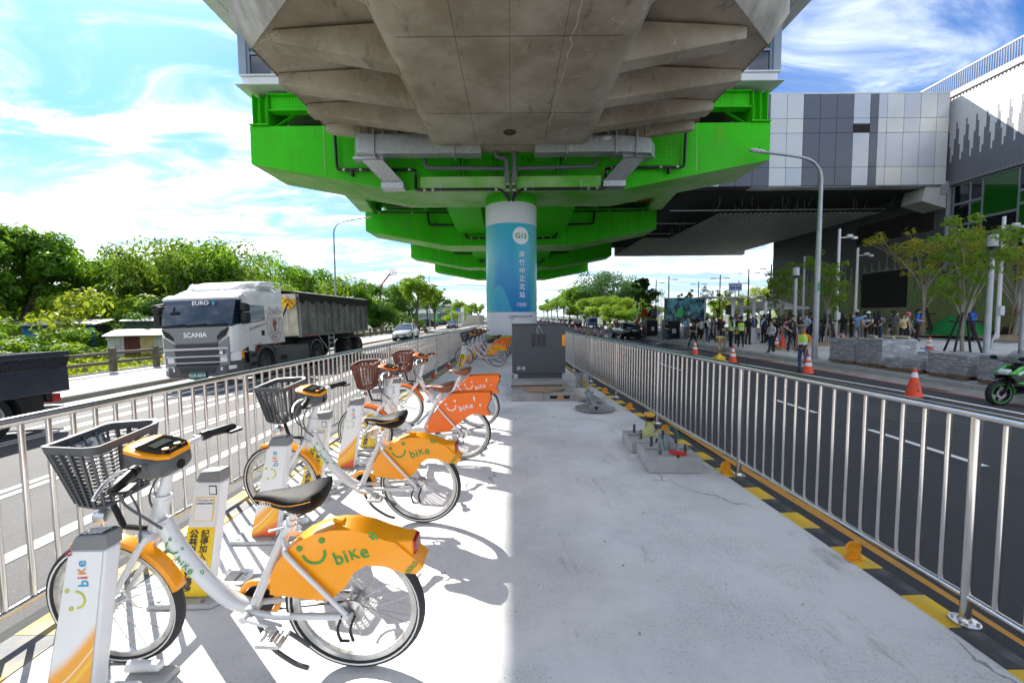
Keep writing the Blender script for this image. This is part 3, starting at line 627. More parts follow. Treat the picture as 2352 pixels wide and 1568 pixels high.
# ---- pipes
m_gp = mat('grey_pvc_pipe', (.13, .14, .16), .45); m_bp = mat('black_pipe', (.012, .012, .013), .3); m_cl = mat('clamp_brass_grey', (.50, .45, .38), .35, .8)
def pipe(name, label, pts, r, m, clamps, par=None):
    t = thing(name, label, 'pipe', (0, 0, 0)); p = []
    for i, a in enumerate(pts):          # rounded elbows
        a = Vector(a)
        if 0 < i < len(pts)-1:
            u = (Vector(pts[i-1])-a); v = (Vector(pts[i+1])-a); d = min(.16, u.length/3, v.length/3)
            p += [a+u.normalized()*d, a+(u.normalized()+v.normalized())*d*.25, a+v.normalized()*d]
        else: p.append(a)
    MB().tube(p, r, 10).obj('pipe_run', m, t)
    for c, d in clamps:
        d = Vector(d)*.05; c = Vector(c); MB().cyl(c-d, c+d, r*1.12, n=12).obj('coupling', m_cl, t)
    return t
for s in (-1, 1):
    L_ = 'left' if s < 0 else 'right'
    t = pipe('drain_pipe', 'black drain pipe with couplings along the first green beam, %s of the pier' % L_, [(s*7.35, 17.7, 9.6), (s*7.3, 17.7, 7.83), (s*4.0, 17.7, 7.82), (s*4.0, 17.66, 6.98), (s*3.8, 17.3, 6.86), (s*.42, 17.3, 6.86), (s*.14, 17.3, 6.55)], .062, m_bp,
         [((s*7.0, 17.7, 7.83), (1, 0, 0)), ((s*6.3, 17.7, 7.83), (1, 0, 0)), ((s*4.25, 17.7, 7.82), (1, 0, 0)), ((s*4, 17.7, 7.62), (0, 0, 1)), ((s*4, 17.69, 7.1), (0, 0, 1)), ((s*3.55, 17.3, 6.86), (1, 0, 0)), ((s*3.2, 17.3, 6.86), (1, 0, 0)), ((s*.6, 17.3, 6.86), (1, 0, 0))])
    for x in (2.9, .9): MB().bx(s*x-.02, s*x+.02, 17.28, 17.33, 6.78, 7.2).obj('clip', galv, t)
    for x in (6.7, 4.9): MB().bx(s*x-.04, s*x+.04, 17.68, 17.9, 7.6, 7.82).obj('clip', m_bp, t)
    pipe('deck_pipe', 'grey plastic pipe behind the green links, %s of the pier' % L_, [(s*3.55, 17.32, 8.4), (s*3.5, 17.32, 7.75), (s*.3, 17.32, 7.70)], .085, m_gp, [])
    t = pipe('outlet_pipe', 'grey downpipe joining the black pipes, %s one of the pair over the pier' % L_, ([(-.62, 17.1, 8.5), (-.62, 17.1, 8.08), (-.15, 17.2, 8.06), (-.15, 17.25, 7.5)] if s < 0 else [(.15, 17.1, 8.5), (.15, 17.25, 7.5)]), .10, m_gp, [])
    MB().loft([[(s*.15-.11, 17.14, 7.5), (s*.15+.11, 17.14, 7.5), (s*.15+.11, 17.36, 7.5), (s*.15-.11, 17.36, 7.5)], [(s*.15-.07, 17.2, 7.1), (s*.15+.07, 17.2, 7.1), (s*.15+.07, 17.34, 7.1), (s*.15-.07, 17.34, 7.1)]], smooth=False).obj('hopper', m_gp, t)
    MB().tube([(s*.15, 17.27, 7.12), (s*.14, 17.27, 6.9), (s*.09, 17.3, 6.6), (s*.09, 17.6, 6.5)], .075, 10).obj('lower_bend', m_bp, t)
    for z in (7.0, 6.75): MB().cyl((s*.13, 17.27, z), (s*.13, 17.27, z+.08), .084, n=12).obj('coupling', m_cl, t)
    for bi in (1, 2, 3):
        y = BY[bi]-.16; z = 9.6
        nm = ['', 'second', 'third', 'fourth'][bi]
        pipe('drain_pipe', 'thin black drain pipe on the %s green beam, %s half' % (nm, L_), [(s*10.4, y, 9.5), (s*3.6, y, 9.45)], .06, m_bp, [((s*9.9, y, 9.49), (1, 0, 0)), ((s*7.4, y, 9.48), (1, 0, 0))])
        pipe('drain_pipe', 'bent black drain pipe low on the %s green beam, %s half' % (nm, L_), [(s*6.3, y, 9.45), (s*6.2, y, 8.55), (s*3.5, y, 8.5), (s*3.4, y, 7.55), (s*1.25, y, 7.5)], .075, m_bp, [((s*3.45, y, 8.0), (0, 0, 1)), ((s*3.0, y, 7.55), (1, 0, 0)), ((s*2.4, y, 7.53), (1, 0, 0))])
m_redp = mat('red_fire_pipe', (.55, .02, .02), .4)
pipe('fire_pipe', 'red fire main crossing from the station to the bridge', [(6.3, 30.5, 10.2), (6.4, 30.5, 9.9), (11.4, 30.5, 9.95), (11.6, 30.5, 10.6), (26, 30.5, 10.6)], .07, m_redp, [((8, 30.5, 9.92), (1, 0, 0)), ((12, 30.5, 10.6), (1, 0, 0))])
for s in (-1, 1): pipe('fire_pipe', 'short red fire pipe above the first beam, %s end' % ('left' if s < 0 else 'right'), [(s*8.3, 18.6, 10.6), (s*8.25, 18.6, 10.1), (s*8.0, 20.6, 9.95)], .07, m_redp, [])
# ------------------------------------------------------------------ footbridge and tiled building on the right
m_pn = [mat('silver_panel_%d' % i, c, .38, .25, noise=(.7, .4, .6), col2=tuple(x*.94 for x in c)) for i, c in enumerate(((.52, .54, .56), (.44, .47, .53), (.57, .575, .56)))]
m_pd = mat('slate_panel', (.085, .095, .125), .35, .2)
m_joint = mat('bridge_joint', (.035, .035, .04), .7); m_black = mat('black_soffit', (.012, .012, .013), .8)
br = thing('footbridge', 'covered footbridge clad in silver and slate panels', 'footbridge', (11, 26, 9.5))
xs = [11.0, 11.9, 12.9, 13.9, 14.93, 15.95, 16.98, 17.99, 19.01, 20.03, 21.06, 22.08, 22.58, 23.11, 24.15, 25.16, 26.17, 26.92]; zs = [9.55, 10.66, 12.72, 13.59, 15.04]
random.seed(5)
MB().bx(0, 15.95, .06, 22.5, .02, 5.5).obj('body', m_joint, br)
dark = {13, }
for i in range(len(xs)-1):
    dk_ = xs[i] in (13.9, 14.93, 17.99, 19.01, 20.03, 22.08) or (xs[i] == 12.9)
    for j in range(4):
        if xs[i] == 21.06 and j == 2:
            o = MB(); o.bx(xs[i]-11+.01, xs[i+1]-11-.01, 0, .05, zs[3]-9.5-.32, zs[3]-9.5-.012)
            o.obj('panel', m_pn[1], br)
            v = MB(); v.bx(xs[i]-11+.01, xs[i+1]-11-.01, .02, .05, zs[2]-9.5+.012, zs[3]-9.5-.33)
            for k in range(6): v.box(((xs[i]+xs[i+1])/2-11, .0, zs[2]-9.5+.07+k*.075), (.98, .05, .02), (.5, 0, 0))
            v.obj('louvre', m_joint, br); continue
        p = MB().bx(xs[i]-11+.012, xs[i+1]-11-.012, random.uniform(0, .006), .06, zs[j]-9.5+.012, zs[j+1]-9.5-.012)
        p.obj('panel', m_pd if dk_ else random.choice(m_pn), br)
MB().bx(-.2, 15.95, .02, 22.6, 5.55, 5.62).obj('coping', m_pn[2], br)
# return panels under the edge, hangers, baffle ceiling
for i in range(4, len(xs)-1):
    MB().bx(xs[i]-11+.012, xs[i+1]-11-.012, .05, .75, .0, .018).obj('soffit_panel', m_pn[i % 3], br)
bf = MB().bx(-.014, .014, 0, 19.2, .02, .2, 0).bx(-.04, .04, 0, 19.2, 0, .018, 1).mesh('baffle', [mat('baffle_dark', (.02, .02, .021), .6), mat('baffle_edge_lit', (.75, .75, .76), .5)])  # light caught along the baffle bottoms is painted as a pale edge colour
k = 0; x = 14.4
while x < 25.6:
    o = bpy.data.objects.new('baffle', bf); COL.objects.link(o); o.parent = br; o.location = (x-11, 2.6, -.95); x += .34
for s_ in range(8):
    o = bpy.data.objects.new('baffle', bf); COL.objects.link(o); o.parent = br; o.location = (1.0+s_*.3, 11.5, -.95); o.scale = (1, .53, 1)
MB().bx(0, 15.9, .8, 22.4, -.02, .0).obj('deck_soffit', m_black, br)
hb = MB(); random.seed(8)
for k in range(60):
    x, y = random.uniform(2, 14.6), random.uniform(1.5, 12); hb.cyl((x, y, -.7), (x+random.choice((0, 0, .3)), y, -.02), .015, n=4)
for y in (3, 7, 11): hb.bx(0, 15, y, y+.06, -.68, -.62)
hb.obj('hangers', mat('hanger_grey', (.32, .32, .33), .5, .5), br, kind='stuff')
MB().bx(1, 15.9, 21.9, 22.5, -.98, .02).obj('end_fascia', mat('fascia_grey', (.42, .43, .44), .5), br)
cb = thing('concrete_corbel', 'pale concrete corbel where the footbridge meets the tiled wall', 'corbel', (25.6, 26.1, 8.5))
MB().prism([(0, .1), (.2, .95), (1.5, .95), (1.5, -.35)], 0, 1.4, 'Y').obj('corbel', m_kerb_new, cb); MB().bx(1.1, 1.6, -.05, .2, .5, 1.3).obj('bearing_steel', galv, cb)
# ---- tiled building
bd = thing('tiled_building', 'white and slate tiled station building with a railed roof', 'building', (27.3, 30, 0))
m_wall = mat('tile_grout', (.30, .31, .32), .9)
b = MB(); b.bx(.02, 14, -14, 13.4, 9.55, 14.9); b.bx(.02, 14, -3.75, 13.4, 0, 9.55); b.bx(.45, 14, -14, -3.75, 4.3, 9.55); b.bx(.02, 14, -14, -3.75, 0, 4.3); b.obj('wall', m_wall, bd)
tl = {'w': mat('tile_white', (.72, .72, .70), .5), 'g': mat('tile_slate', (.17, .18, .205), .5), 'd': mat('tile_charcoal', (.085, .09, .10), .5), 'v': mat('tile_olive', (.25, .31, .11), .5), 'v2': mat('tile_olive_dark', (.20, .26, .085), .55)}
keys = list(tl); tb = MB(); wd, hg = .09, .27
tme = {k: MB().box((0, 0, 0), (.03, wd-.011, hg-.014)).mesh('tile', tl[k]) for k in keys}
def tile_kind(y, z):
    if z > 9.55:
        sp = .54; u = ((y-25.84) % sp)/sp; u = abs(u-.5)*2      # 1 at spike centre
        u = 1-u if False else u
        top, low = 13.5, 10.6; t = (z-low)/(top-low)
        if t < 0: return 'g'
        if t > 1: return 'w'
        return 'g' if u > t*.98 else 'w'
    sp = .62; u = abs(((y-25.84) % sp)/sp-.5)*2; top, low = 5.6, 3.2; t = (z-low)/(top-low)
    if t < 0: return 'v' if random.random() < .7 else 'v2'
    if t > 1: return 'd'
    return 'v' if u > t else 'd'
cells = []
ncol = int(27.3/wd); nrow = int(14.9/hg)
for i in range(ncol):
    y = -14.08+(i+.5)*wd; yw = y+30
    for j in range(nrow):
        z = (j+.5)*hg+(hg/2 if i % 2 else 0)
        if z > 14.8: continue
        if 4.3 < z < 9.62 and y < -3.75: continue
        if 28.5 < yw < 32.3 and 2.0 < z < 4.75: continue
        if 26.9 < yw < 33 and 6.9 < z < 8.5: continue
        if yw < 20.5 and z > 3: cells.append((y, z, 9)); continue
        cells.append((y, z, 0 if z > 9.6 and 21.3 < yw < 26.4 else 1))
pick = [c for c in cells if c[2] == 0 and 10.4 < c[1] < 13.8]; pick.sort(key=lambda c: c[0]); pick = set(pick[:300])
for c in cells:
    y, z, _ = c; kd = tile_kind(y+30, z)
    if c in pick:
        o = bpy.data.objects.new('tile', tme[kd]); COL.objects.link(o); o.parent = bd; o.location = (.004, y, z)
    else: tb.box((.004+random.uniform(-.003, .003), y, z), (.03, wd-.011, hg-.014), None, keys.index(kd))
tb.obj('tile', [tl[k] for k in keys], bd, kind='stuff')
b = MB(); b.bx(-.08, 14, -14, 13.45, 14.9, 15.25); b.obj('coping', m_kerb_new, bd)
# roof railing
bar = MB().bx(-.02, .02, -.02, .02, 0, 1.05).mesh('baluster', mat('rail_grey', (.10, .12, .16), .5, .2))
for k in range(170):
    o = bpy.data.objects.new('baluster', bar); COL.objects.link(o); o.parent = bd; o.location = (.15, -13.9+k*.125, 15.25)
MB().bx(.1, .2, -14, 7.4, 16.3, 16.37).obj('rail_cap', m_pn[2], bd)
# curtain wall
m_cwg = mat('curtain_green_glass', (.010, .085, .008), .04, spec=.9); m_cwd = mat('curtain_dark_glass', (.008, .012, .012), .04, spec=.9); m_mul = mat('mullion', (.26, .29, .32), .4, .4)
cw = MB(); 
ym = [-3.9, -4.85, -5.5, -7.25, -8.35, -9.5, -11, -12.5, -13.9]; zm = [4.3, 5.75, 6.9, 7.45, 8.7, 9.5]
for a, b_ in zip(ym, ym[1:]):
    for z0, z1 in ((4.3, 5.6), (5.6, 7.0), (7.0, 8.3), (8.3, 9.5)) if a in (-3.9, -4.85) else ((4.3, 6.2), (6.2, 7.2), (7.2, 9.5)) if a == -5.5 else ((4.3, 5.8), (5.8, 7.5), (7.5, 8.2), (8.2, 9.5)):
        w_ = MB(); y0, y1 = b_, a
        for zz_ in (z0, z1-.07): w_.bx(.2, .34, y0, y1, zz_, zz_+.07)
        w_.bx(.2, .36, y1-.07, y1, z0+.07, z1-.07)
        fo = w_.obj('window', m_mul, bd)
        g_ = random.random() < .5 and z0 > 5
        if a == -5.5 and z0 > 7 or a == -7.25 and 5 < z0 < 7: g_ = True
        MB().bx(.25, .28, y0+.005, y1-.075, z0+.075, z1-.075).obj('pane', m_cwg if g_ else m_cwd, fo)
# louvre grilles in the wall
m_lv = mat('brown_black_louvre', (.05, .045, .042), .6)
for y0, y1, z0, z1 in ((28.55-30, 32.25-30, 2.05, 4.7), (26.95-30, 32.95-30, 6.95, 8.45)):
    lo = MB(); lo.bx(-.01, .015, y0, y1, z0, z1); lo = lo.obj('louvre', m_black, bd)
    sl = MB().box((0, 0, 0), (.07, y1-y0, .022), (0, .6, 0)).mesh('slat', m_lv)
    for k in range(int((z1-z0)/.09)):
        o = bpy.data.objects.new('slat', sl); COL.objects.link(o); o.parent = lo; o.location = (-.02, (y0+y1)/2, z0+.05+k*.09)
# end wall facing the far side
# ------------------------------------------------------------------ stainless railings on both edges of the median
def railing(tab, off, label, y0, y1, phase, reds):
    t = thing('railing', label, 'railing', (0, 0, 0))
    X = lambda y: lerp(tab, y)+off
    yy = [y0+(y1-y0)*i/44 for i in range(45)]
    MB().tube([(X(y), y, 1.105) for y in yy], .026, 12).obj('top_rail', steel, t)
    MB().tube([(X(y), y, .15) for y in yy], .019, 10).obj('bottom_rail', steel, t)
    bar = MB().cyl((0, 0, .155), (0, 0, 1.10), .0135, n=10).mesh('baluster', steel)
    post = MB().cyl((0, 0, .01), (0, 0, 1.10), .0235, n=14).mesh('post', steel)
    fl = MB().lathe([(0, .03), (.026, .03), (.03, .014), (.062, .012), (.062, 0), (0, 0)], n=18)
    for a in range(4): fl.cyl((.047*cos(a*pi/2+.7), .047*sin(a*pi/2+.7), .01), (.047*cos(a*pi/2+.7), .047*sin(a*pi/2+.7), .024), .007, n=6)
    fl = fl.mesh('base_flange', steel)
    i = 0; y = phase
    while y < y1:
        if y > y0:
            pst = i % 16 == 0
            o = bpy.data.objects.new('post' if pst else 'baluster', post if pst else bar); COL.objects.link(o); o.parent = t; o.location = (X(y), y, 0)
            if pst:
                f = bpy.data.objects.new('base_flange', fl); COL.objects.link(f); f.parent = o; f.location = (0, 0, .004)
        i += 1; y += .125
    return t
railing(XR, 0.0, 'stainless steel railing curving along the dark asphalt road beside the orange reflectors', .3, 25, 2.06-16*.125, 0)
railing(XL, 0.0, 'stainless steel railing behind the docked bicycles along the road with the truck', .3, 21.5, 1.86-16*.125, 0)
# round kerb reflectors
m_or = mat('orange_reflector', (.85, .36, .02), .35, noise=(60, .4, .6), col2=(.7, .25, .01)); m_rd = mat('red_reflector', (.62, .02, .02), .35)
def reflector(x, y, m, label, group):
    t = thing('kerb_reflector', label, 'reflector', (x, y, .006), 0, group)
    MB().lathe([(0, -.006), (.05, -.006), (.053, 0), (.05, .006), (0, .006)], (0, 0, .075), 'Y', 24).obj('reflector_disc', m, t)
    MB().bx(-.045, .045, -.025, .025, 0, .012).bx(-.05, .05, -.012, .012, .012, .03).obj('foot', m, t)
names = ['nearest the camera at the foot of the railing', 'beside the two concrete footings', 'just beyond the footings, before the lying sign pole', 'beside the round disc of the lying sign pole', 'beside the bracket end of the lying sign pole', 'beside the grey cabinet']
for y, nm in zip((2.62, 4.12, 5.55, 7.0, 8.5, 10.6), names):
    reflector(lerp(XR, y)-.1, y, m_or, 'round orange kerb reflector '+nm, 'orange reflectors on the right kerb')
for y, nm in zip((9.4, 10.9, 13.0), ('nearest to the orange bicycles', 'middle of the left row', 'beside the far row of bicycles')):
    reflector(lerp(XL, y)+.12, y, m_rd, 'round red kerb reflector '+nm, 'red reflectors on the left kerb')
# ------------------------------------------------------------------ share bicycles and their docks
m_frame = mat('silver_white_frame', (.66, .665, .67), .28, .1, coat=.4, noise=(30, .62, .75), col2=(.5, .5, .5)); m_alu = mat('brushed_aluminium', (.62, .62, .62), .3, .9)
m_ylw = mat('mango_yellow_plastic', (.93, .34, .002), .3, coat=.15); m_ong = mat('orange_plastic', (.90, .155, .002), .35, coat=.15)
m_tyre = mat('tyre_rubber', (.028, .028, .03), .8, bump=(90, .4)); m_band = mat('reflective_band', (.75, .75, .73), .4)
m_rim = mat('rim_grey', (.60, .59, .57), .35, .5, noise=(18, .5, .7), col2=(.36, .34, .31)); m_spk = mat('spoke_steel', (.42, .41, .40), .3, .9)
m_bk = mat('satin_black', (.008, .008, .009), .4, spec=.3); m_bskt = mat('basket_grey', (.08, .083, .09), .5); m_bskt2 = mat('basket_brown', (.17, .055, .035), .5)
m_sad = mat('black_saddle', (.005, .005, .006), .6, spec=.14); m_sad2 = mat('brown_saddle', (.20, .06, .03), .4); m_gry = mat('grey_plastic', (.09, .093, .098), .45); m_lcd = mat('lcd', (.018, .026, .022), .8, spec=.05)
m_lgreen = mat('logo_green', (.02, .30, .05), .4); m_lwhite = mat('logo_white', (.8, .8, .8), .4); m_lred = mat('logo_red', (.6, .05, .03), .4); m_lblue = mat('logo_blue', (.02, .35, .6), .4); m_lorg = mat('logo_orange', (.85, .25, .02), .4); m_llime = mat('logo_lime', (.55, .60, .03), .4); m_lred2 = mat('logo_wine', (.35, .02, .05), .4)
m_lens = mat('red_lens', (.35, .008, .015), .15)
def arc2(cx, cy_, r, a, e, t, n=10):
    o = [(cx+(r+t)*cos(a+(e-a)*i/n), cy_+(r+t)*sin(a+(e-a)*i/n)) for i in range(n+1)]; q = [(cx+(r-t)*cos(a+(e-a)*i/n), cy_+(r-t)*sin(a+(e-a)*i/n)) for i in range(n+1)]
    return [[o[i], o[i+1], q[i+1], q[i]] for i in range(n)]
def logo(b, o, ux, uy, s, ks, bolt=False):
    """smiling U, the word bike and the radio arcs; ks = material slots (U, b, i, k, e, arcs)"""
    o, ux, uy = Vector(o), Vector(ux).normalized(), Vector(uy).normalized(); P = lambda p: o+ux*p[0]*s+uy*p[1]*s
    for qd in arc2(-.5, .12, .30, R(195), R(375), .035, 14): b.add([P(p) for p in qd], [(0, 1, 2, 3)], ks[0])
    for cx, cy_ in ((-.86, .24), (-.25, .48)):
        for qd in arc2(cx, cy_, .055, 0, 2*pi, .028, 12): b.add([P(p) for p in qd], [(0, 1, 2, 3)], ks[0])
    cr, sr = cos(.28), sin(.28); x = 0.02
    for ch, wd, k in (('b', .27, ks[1]), ('i', .15, ks[2]), ('K', .27, ks[3]), ('e', .28, ks[4])):
        vs, fs = text_geo(ch, .52 if ch != 'K' else .40, .012, 'LEFT'); b.add([P((x+a*cr-c*sr, -.16+x*.29+.17+a*sr+c*cr-.1)) for a, c, _ in vs], fs, k); x += wd
    if bolt: b.add([P(p) for p in ((1.0, .9), (1.14, .62), (1.06, .62), (1.13, .38), (.94, .68), (1.03, .68))], [(0, 1, 2, 3, 4, 5)], ks[5])
    else:
        for r in (.12, .22):
            for qd in arc2(.98, .5, r, R(5), R(85), .03, 8): b.add([P(p) for p in qd], [(0, 1, 2, 3)], ks[5])
def wheel(par, x, name, disc=False):
    e = thing(name, None, None, (x, 0, .32)); e.parent = par
    t = MB(); n = 48
    t.lathe([(.282, -.012), (.288, -.02), (.303, -.0235), (.314, -.017), (.319, -.006), (.32, 0), (.319, .006), (.314, .017), (.303, .0235), (.288, .02), (.282, .012)], axis='Y', n=n, k=0)
    for s in (-1, 1): t.lathe([(.2915, s*.0222), (.298, s*.0240)], axis='Y', n=n, k=1)
    t.obj('tyre', [m_tyre, m_band], e)
    MB().lathe([(.283, -.0135), (.262, -.0125), (.258, -.008), (.258, .008), (.262, .0125), (.283, .0135), (.283, -.0135)], axis='Y', n=n).obj('rim', m_rim, e)
    s = MB()
    for k in range(32):
        a = 2*pi*k/32; o = 1 if k % 2 else -1; a2 = a+(.9 if (k//2) % 2 else -.9)
        s.tube([(.026*cos(a2), o*.028, .026*sin(a2)), (.259*cos(a), o*.003, .259*sin(a))], .0017, 4, cap=False)
    s.obj('spokes', m_spk, e)
    h = MB().lathe([(0, -.055), (.012, -.055), (.012, -.038), (.028, -.036), (.03, -.026), (.02, -.02), (.02, .02), (.03, .026), (.028, .036), (.012, .038), (.012, .055), (0, .055)], axis='Y', n=16)
    if disc: h.lathe([(0, .03), (.05, .03), (.056, .034), (.056, .042), (.02, .046), (.02, .03)], axis='Y', n=20); h.lathe([(.03, -.036), (.052, -.034), (.03, -.031)], axis='Y', n=18)
    for k in range(6): h.cyl((.02*cos(k), -.03, .02*sin(k)), (.02*cos(k), .03, .02*sin(k)), .003, n=4)
    h.obj('hub', m_alu, e)
    return e
def panel_shell(poly, topn, half, name, m, par):
    """two side skins and the strip bridging them along the first topn outline points"""
    b = MB()
    for s in (-1, 1): b.prism(poly, s*half, s*(half-.006), 'Y')
    b.loft([[(x, -half, z), (x, 0, z+.012), (x, half, z)] for x, z in poly[:topn]], smooth=True, cap=False, closed=False)
    return b.obj(name, m, par, bevel=.004)
def bicycle(kind, label, group):
    Y = kind == 'y'; t = thing('share_bicycle', label, 'bicycle', (0, 0, 0), 0, group); body = m_ylw if Y else m_ong
    wheel(t, 0, 'rear_wheel', True); wheel(t, 1.12, 'front_wheel')
    f = MB()
    f.tube(catmull([(.835, 0, .735), (.80, 0, .64), (.735, 0, .52), (.655, 0, .41), (.57, 0, .335), (.48, 0, .30)], 6), [.034]*31, 14, flat=1.0)
    f.tube([(.815, 0, .845), (.875, 0, .69)], .030, 14); f.tube([(.815, 0, .86), (.818, 0, .845)], .035, 14)
    f.tube([(.475, 0, .30), (.275, 0, .70)], .0215, 12); f.cyl((.475, -.04, .30), (.475, .04, .30), .028, n=14)
    f.obj('frame', m_frame, t)
    st = MB()
    for s in (-1, 1): st.tube([(.47, s*.03, .30), (.34, s*.05, .30), (.05, s*.068, .32), (0, s*.068, .32)], .0145, 10)
    st.obj('chain_stay', m_frame, t)
    st = MB()
    for s in (-1, 1): st.tube(catmull([(.29, s*.015, .665), (.262, s*.05, .635), (.235, s*.072, .60), (.01, s*.074, .335)], 4), .0105, 10)
    st.obj('seat_stay', m_frame, t)
    fk = MB()
    for s in (-1, 1): fk.tube(catmull([(.88, s*.022, .685), (.905, s*.046, .645), (.97, s*.052, .54), (1.12, s*.052, .32)], 5), [.017]*6+[.015]*6+[.012]*4, 10)
    fk.bx(.86, .92, -.045, .045, .655, .69); fk.obj('fork', m_frame, t)
    sp = MB().cyl((.275, 0, .69), (.252, 0, .745), .021, n=12).cyl((.27, 0, .70), (.262, 0, .722), .029, n=12).cyl((.252, 0, .745), (.235, 0, .80), .0145, n=12).bx(.205, .265, -.02, .02, .795, .82).obj('seat_post', m_frame, t)
    # saddle: lofted nose to tail
    rings = []
    for x, hw, z, th in ((.405, .012, .842, .02), (.39, .026, .852, .045), (.33, .038, .858, .062), (.27, .055, .86, .08), (.21, .084, .868, .10), (.15, .104, .882, .105), (.105, .098, .894, .085), (.085, .06, .892, .04)):
        rings.append([(x, hw*cos(a), z+(.012 if sin(a) > 0 else th)*sin(a)*(1 if sin(a) > 0 else .9)) for a in [2*pi*i/14 for i in range(14)]])
    sd = MB().loft(rings).obj('saddle', m_sad if Y else m_sad2, t)
    if Y:
        ln = [(x, hw*1.0+.002, z-.012-d) for x, hw, z, d in ((.39, .0255, .852, -.006), (.33, .0375, .858, 0), (.27, .0545, .858, .006), (.21, .0835, .866, .0), (.15, .1035, .882, -.004), (.105, .098, .894, -.002))]
        MB().tube(catmull(ln, 4), .0022, 5).obj('yellow_piping', m_ylw, sd)
        b = MB(); put_text(b, 'VELO.', (.335, .041, .836), (-1, .2, 0), (0, -.15, 1), .024, .03); b.obj('lettering', m_lwhite, sd)
    else:
        b = MB(); put_text(b, 'VELO', (.335, .041, .836), (-1, .2, 0), (0, -.15, 1), .02, .02); b.obj('lettering', m_lwhite, sd)
    MB().tube([(.33, .02, .825), (.25, .025, .81), (.15, .04, .84)], .005, 6).tube([(.33, -.02, .825), (.25, -.025, .81), (.15, -.04, .84)], .005, 6).cyl((.16, -.03, .815), (.16, -.03, .85), .016, n=8).cyl((.16, .03, .815), (.16, .03, .85), .016, n=8).obj('saddle_springs', m_bk, t)
    MB().tube([(.275, .022, .715), (.30, .05, .722), (.325, .055, .718)], .005, 6).obj('seat_clamp_lever', m_alu, t)
    # rear fairing
    if Y: poly = [(.353, .412), (.341, .50), (.306, .568), (.259, .622), (.20, .672), (.13, .706), (.047, .726), (-.03, .728), (-.10, .712), (-.17, .682), (-.22, .668), (-.335, .555), (-.304, .522), (-.243, .526), (-.165, .556), (-.086, .56), (-.03, .526), (.008, .459), (.07, .402), (.125, .385)]; tn = 12
    else: poly = [(.395, .345), (.385, .43), (.35, .50), (.27, .61), (.17, .73), (.105, .785), (-.10, .797), (-.32, .80), (-.328, .735), (-.275, .613), (-.313, .535), (-.24, .535), (-.165, .556), (-.107, .545), (-.03, .50), (.06, .42), (.15, .35), (.293, .335)]; tn = 11
    fr = panel_shell(poly, tn, .056, 'rear_fairing', body, t)
    if Y:
        MB().prism([(-.13, .69), (-.20, .672), (-.29, .672), (-.293, .60), (-.24, .605), (-.17, .62)], -.045, .045, 'Y').obj('tail_lamp_housing', m_ylw, t, bevel=.01)
        MB().prism([(-.29, .668), (-.302, .66), (-.304, .61), (-.293, .602)], -.035, .035, 'Y').obj('tail_lamp', m_lens, t)
        MB().box((.04, 0, .742), (.045, .03, .012)).obj('vent_cap', m_ylw, t)
    else:
        MB().prism([(-.31, .79), (-.335, .79), (-.338, .755), (-.32, .735)], -.03, .03, 'Y').obj('tail_lamp', m_lens, t)
        MB().prism([(-.285, .73), (-.335, .72), (-.285, .615)], -.02, .02, 'Y').obj('lock_block', m_bk, t)
        MB().cyl((-.21, .055, .66), (-.21, .063, .66), .012, n=12).obj('keyhole', m_alu, t)
    b = MB(); lg = m_lgreen if Y else m_lwhite
    o = (.055, .0585, .60) if Y else (.03, .0585, .625)
    logo(b, (o[0], .0592, o[2]), (-1, 0, 0), (0, 0, 1), .165, (0,)*6, not Y)
    if Y: put_text(b, '0065', (-.285, .0585, .555), (-.62, 0, .78), (.78, 0, .62), .035, .01)
    b.obj('lettering', lg, fr)
    # front mudguard
    mg = MB(); rows = []
    for i in range(15):
        a = R(14)+R(100)*i/14; r = .338
        rows.append([(1.12-(r-dd)*cos(a), yy, .32+(r-dd)*sin(a)) for yy, dd in ((-.034, .022), (-.026, .004), (0, 0), (.026, .004), (.034, .022))])
    mg.loft(rows, smooth=True, cap=False, closed=False); o = mg.obj('front_mudguard', body, t); m = o.modifiers.new('solid', 'SOLIDIFY'); m.thickness = .004
    MB().tube([(.83, .036, .44), (1.12, .05, .33)], .003, 5).tube([(.83, -.036, .44), (1.12, -.05, .33)], .003, 5).obj('mudguard_stay', m_alu, t)
    # steering
    MB().cyl((.818, 0, .85), (.765, 0, .985), .024, .018, n=14).obj('stem', m_frame, t)
    hb = MB(); hb.tube(catmull([(.70, -.30, 1.045), (.735, -.2, 1.055), (.79, -.08, 1.03), (.80, 0, 1.02), (.79, .08, 1.03), (.735, .2, 1.055), (.70, .30, 1.045)], 5), .0115, 10); hb.obj('handlebar', m_alu, t)
    gm = m_bk if Y else m_sad2
    for s in (-1, 1):
        g = MB(); g.tube([(.748, s*.17, 1.054), (.735, s*.20, 1.056)], .022, 10, 0); g.tube(catmull([(.735, s*.20, 1.056), (.715, s*.25, 1.053), (.695, s*.315, 1.045)], 3), [.016, .0165, .017, .018, .019, .02, .015], 10, 1, flat=1.1); g.box((.68, s*.285, 1.04), (.05, .06, .012), (0, 0, s*.35), 1)
        g.obj('grip', [m_bk, gm], t)
        MB().tube(catmull([(.755, s*.16, 1.055), (.80, s*.185, 1.05), (.80, s*.25, 1.03), (.775, s*.31, 1.01)], 3), .0065, 6).obj('brake_lever', m_alu, t)
    # display console (faces the rider)
    cn = MB(); rg = []
    for x, z0, z1, hw in ((.715, .985, 1.045, .055), (.735, .965, 1.06, .085), (.80, .955, 1.085, .10), (.87, .965, 1.10, .09), (.90, 1.0, 1.09, .06)):
        rg.append([(x, hw*sgn(cos(a))*abs(cos(a))**.6, (z0+z1)/2+(z1-z0)/2*sgn(sin(a))*abs(sin(a))**.6) for a in [2*pi*i/16+.2 for i in range(16)]])
    cn.loft(rg); co = cn.obj('console', m_gry if not Y else m_gry, t)
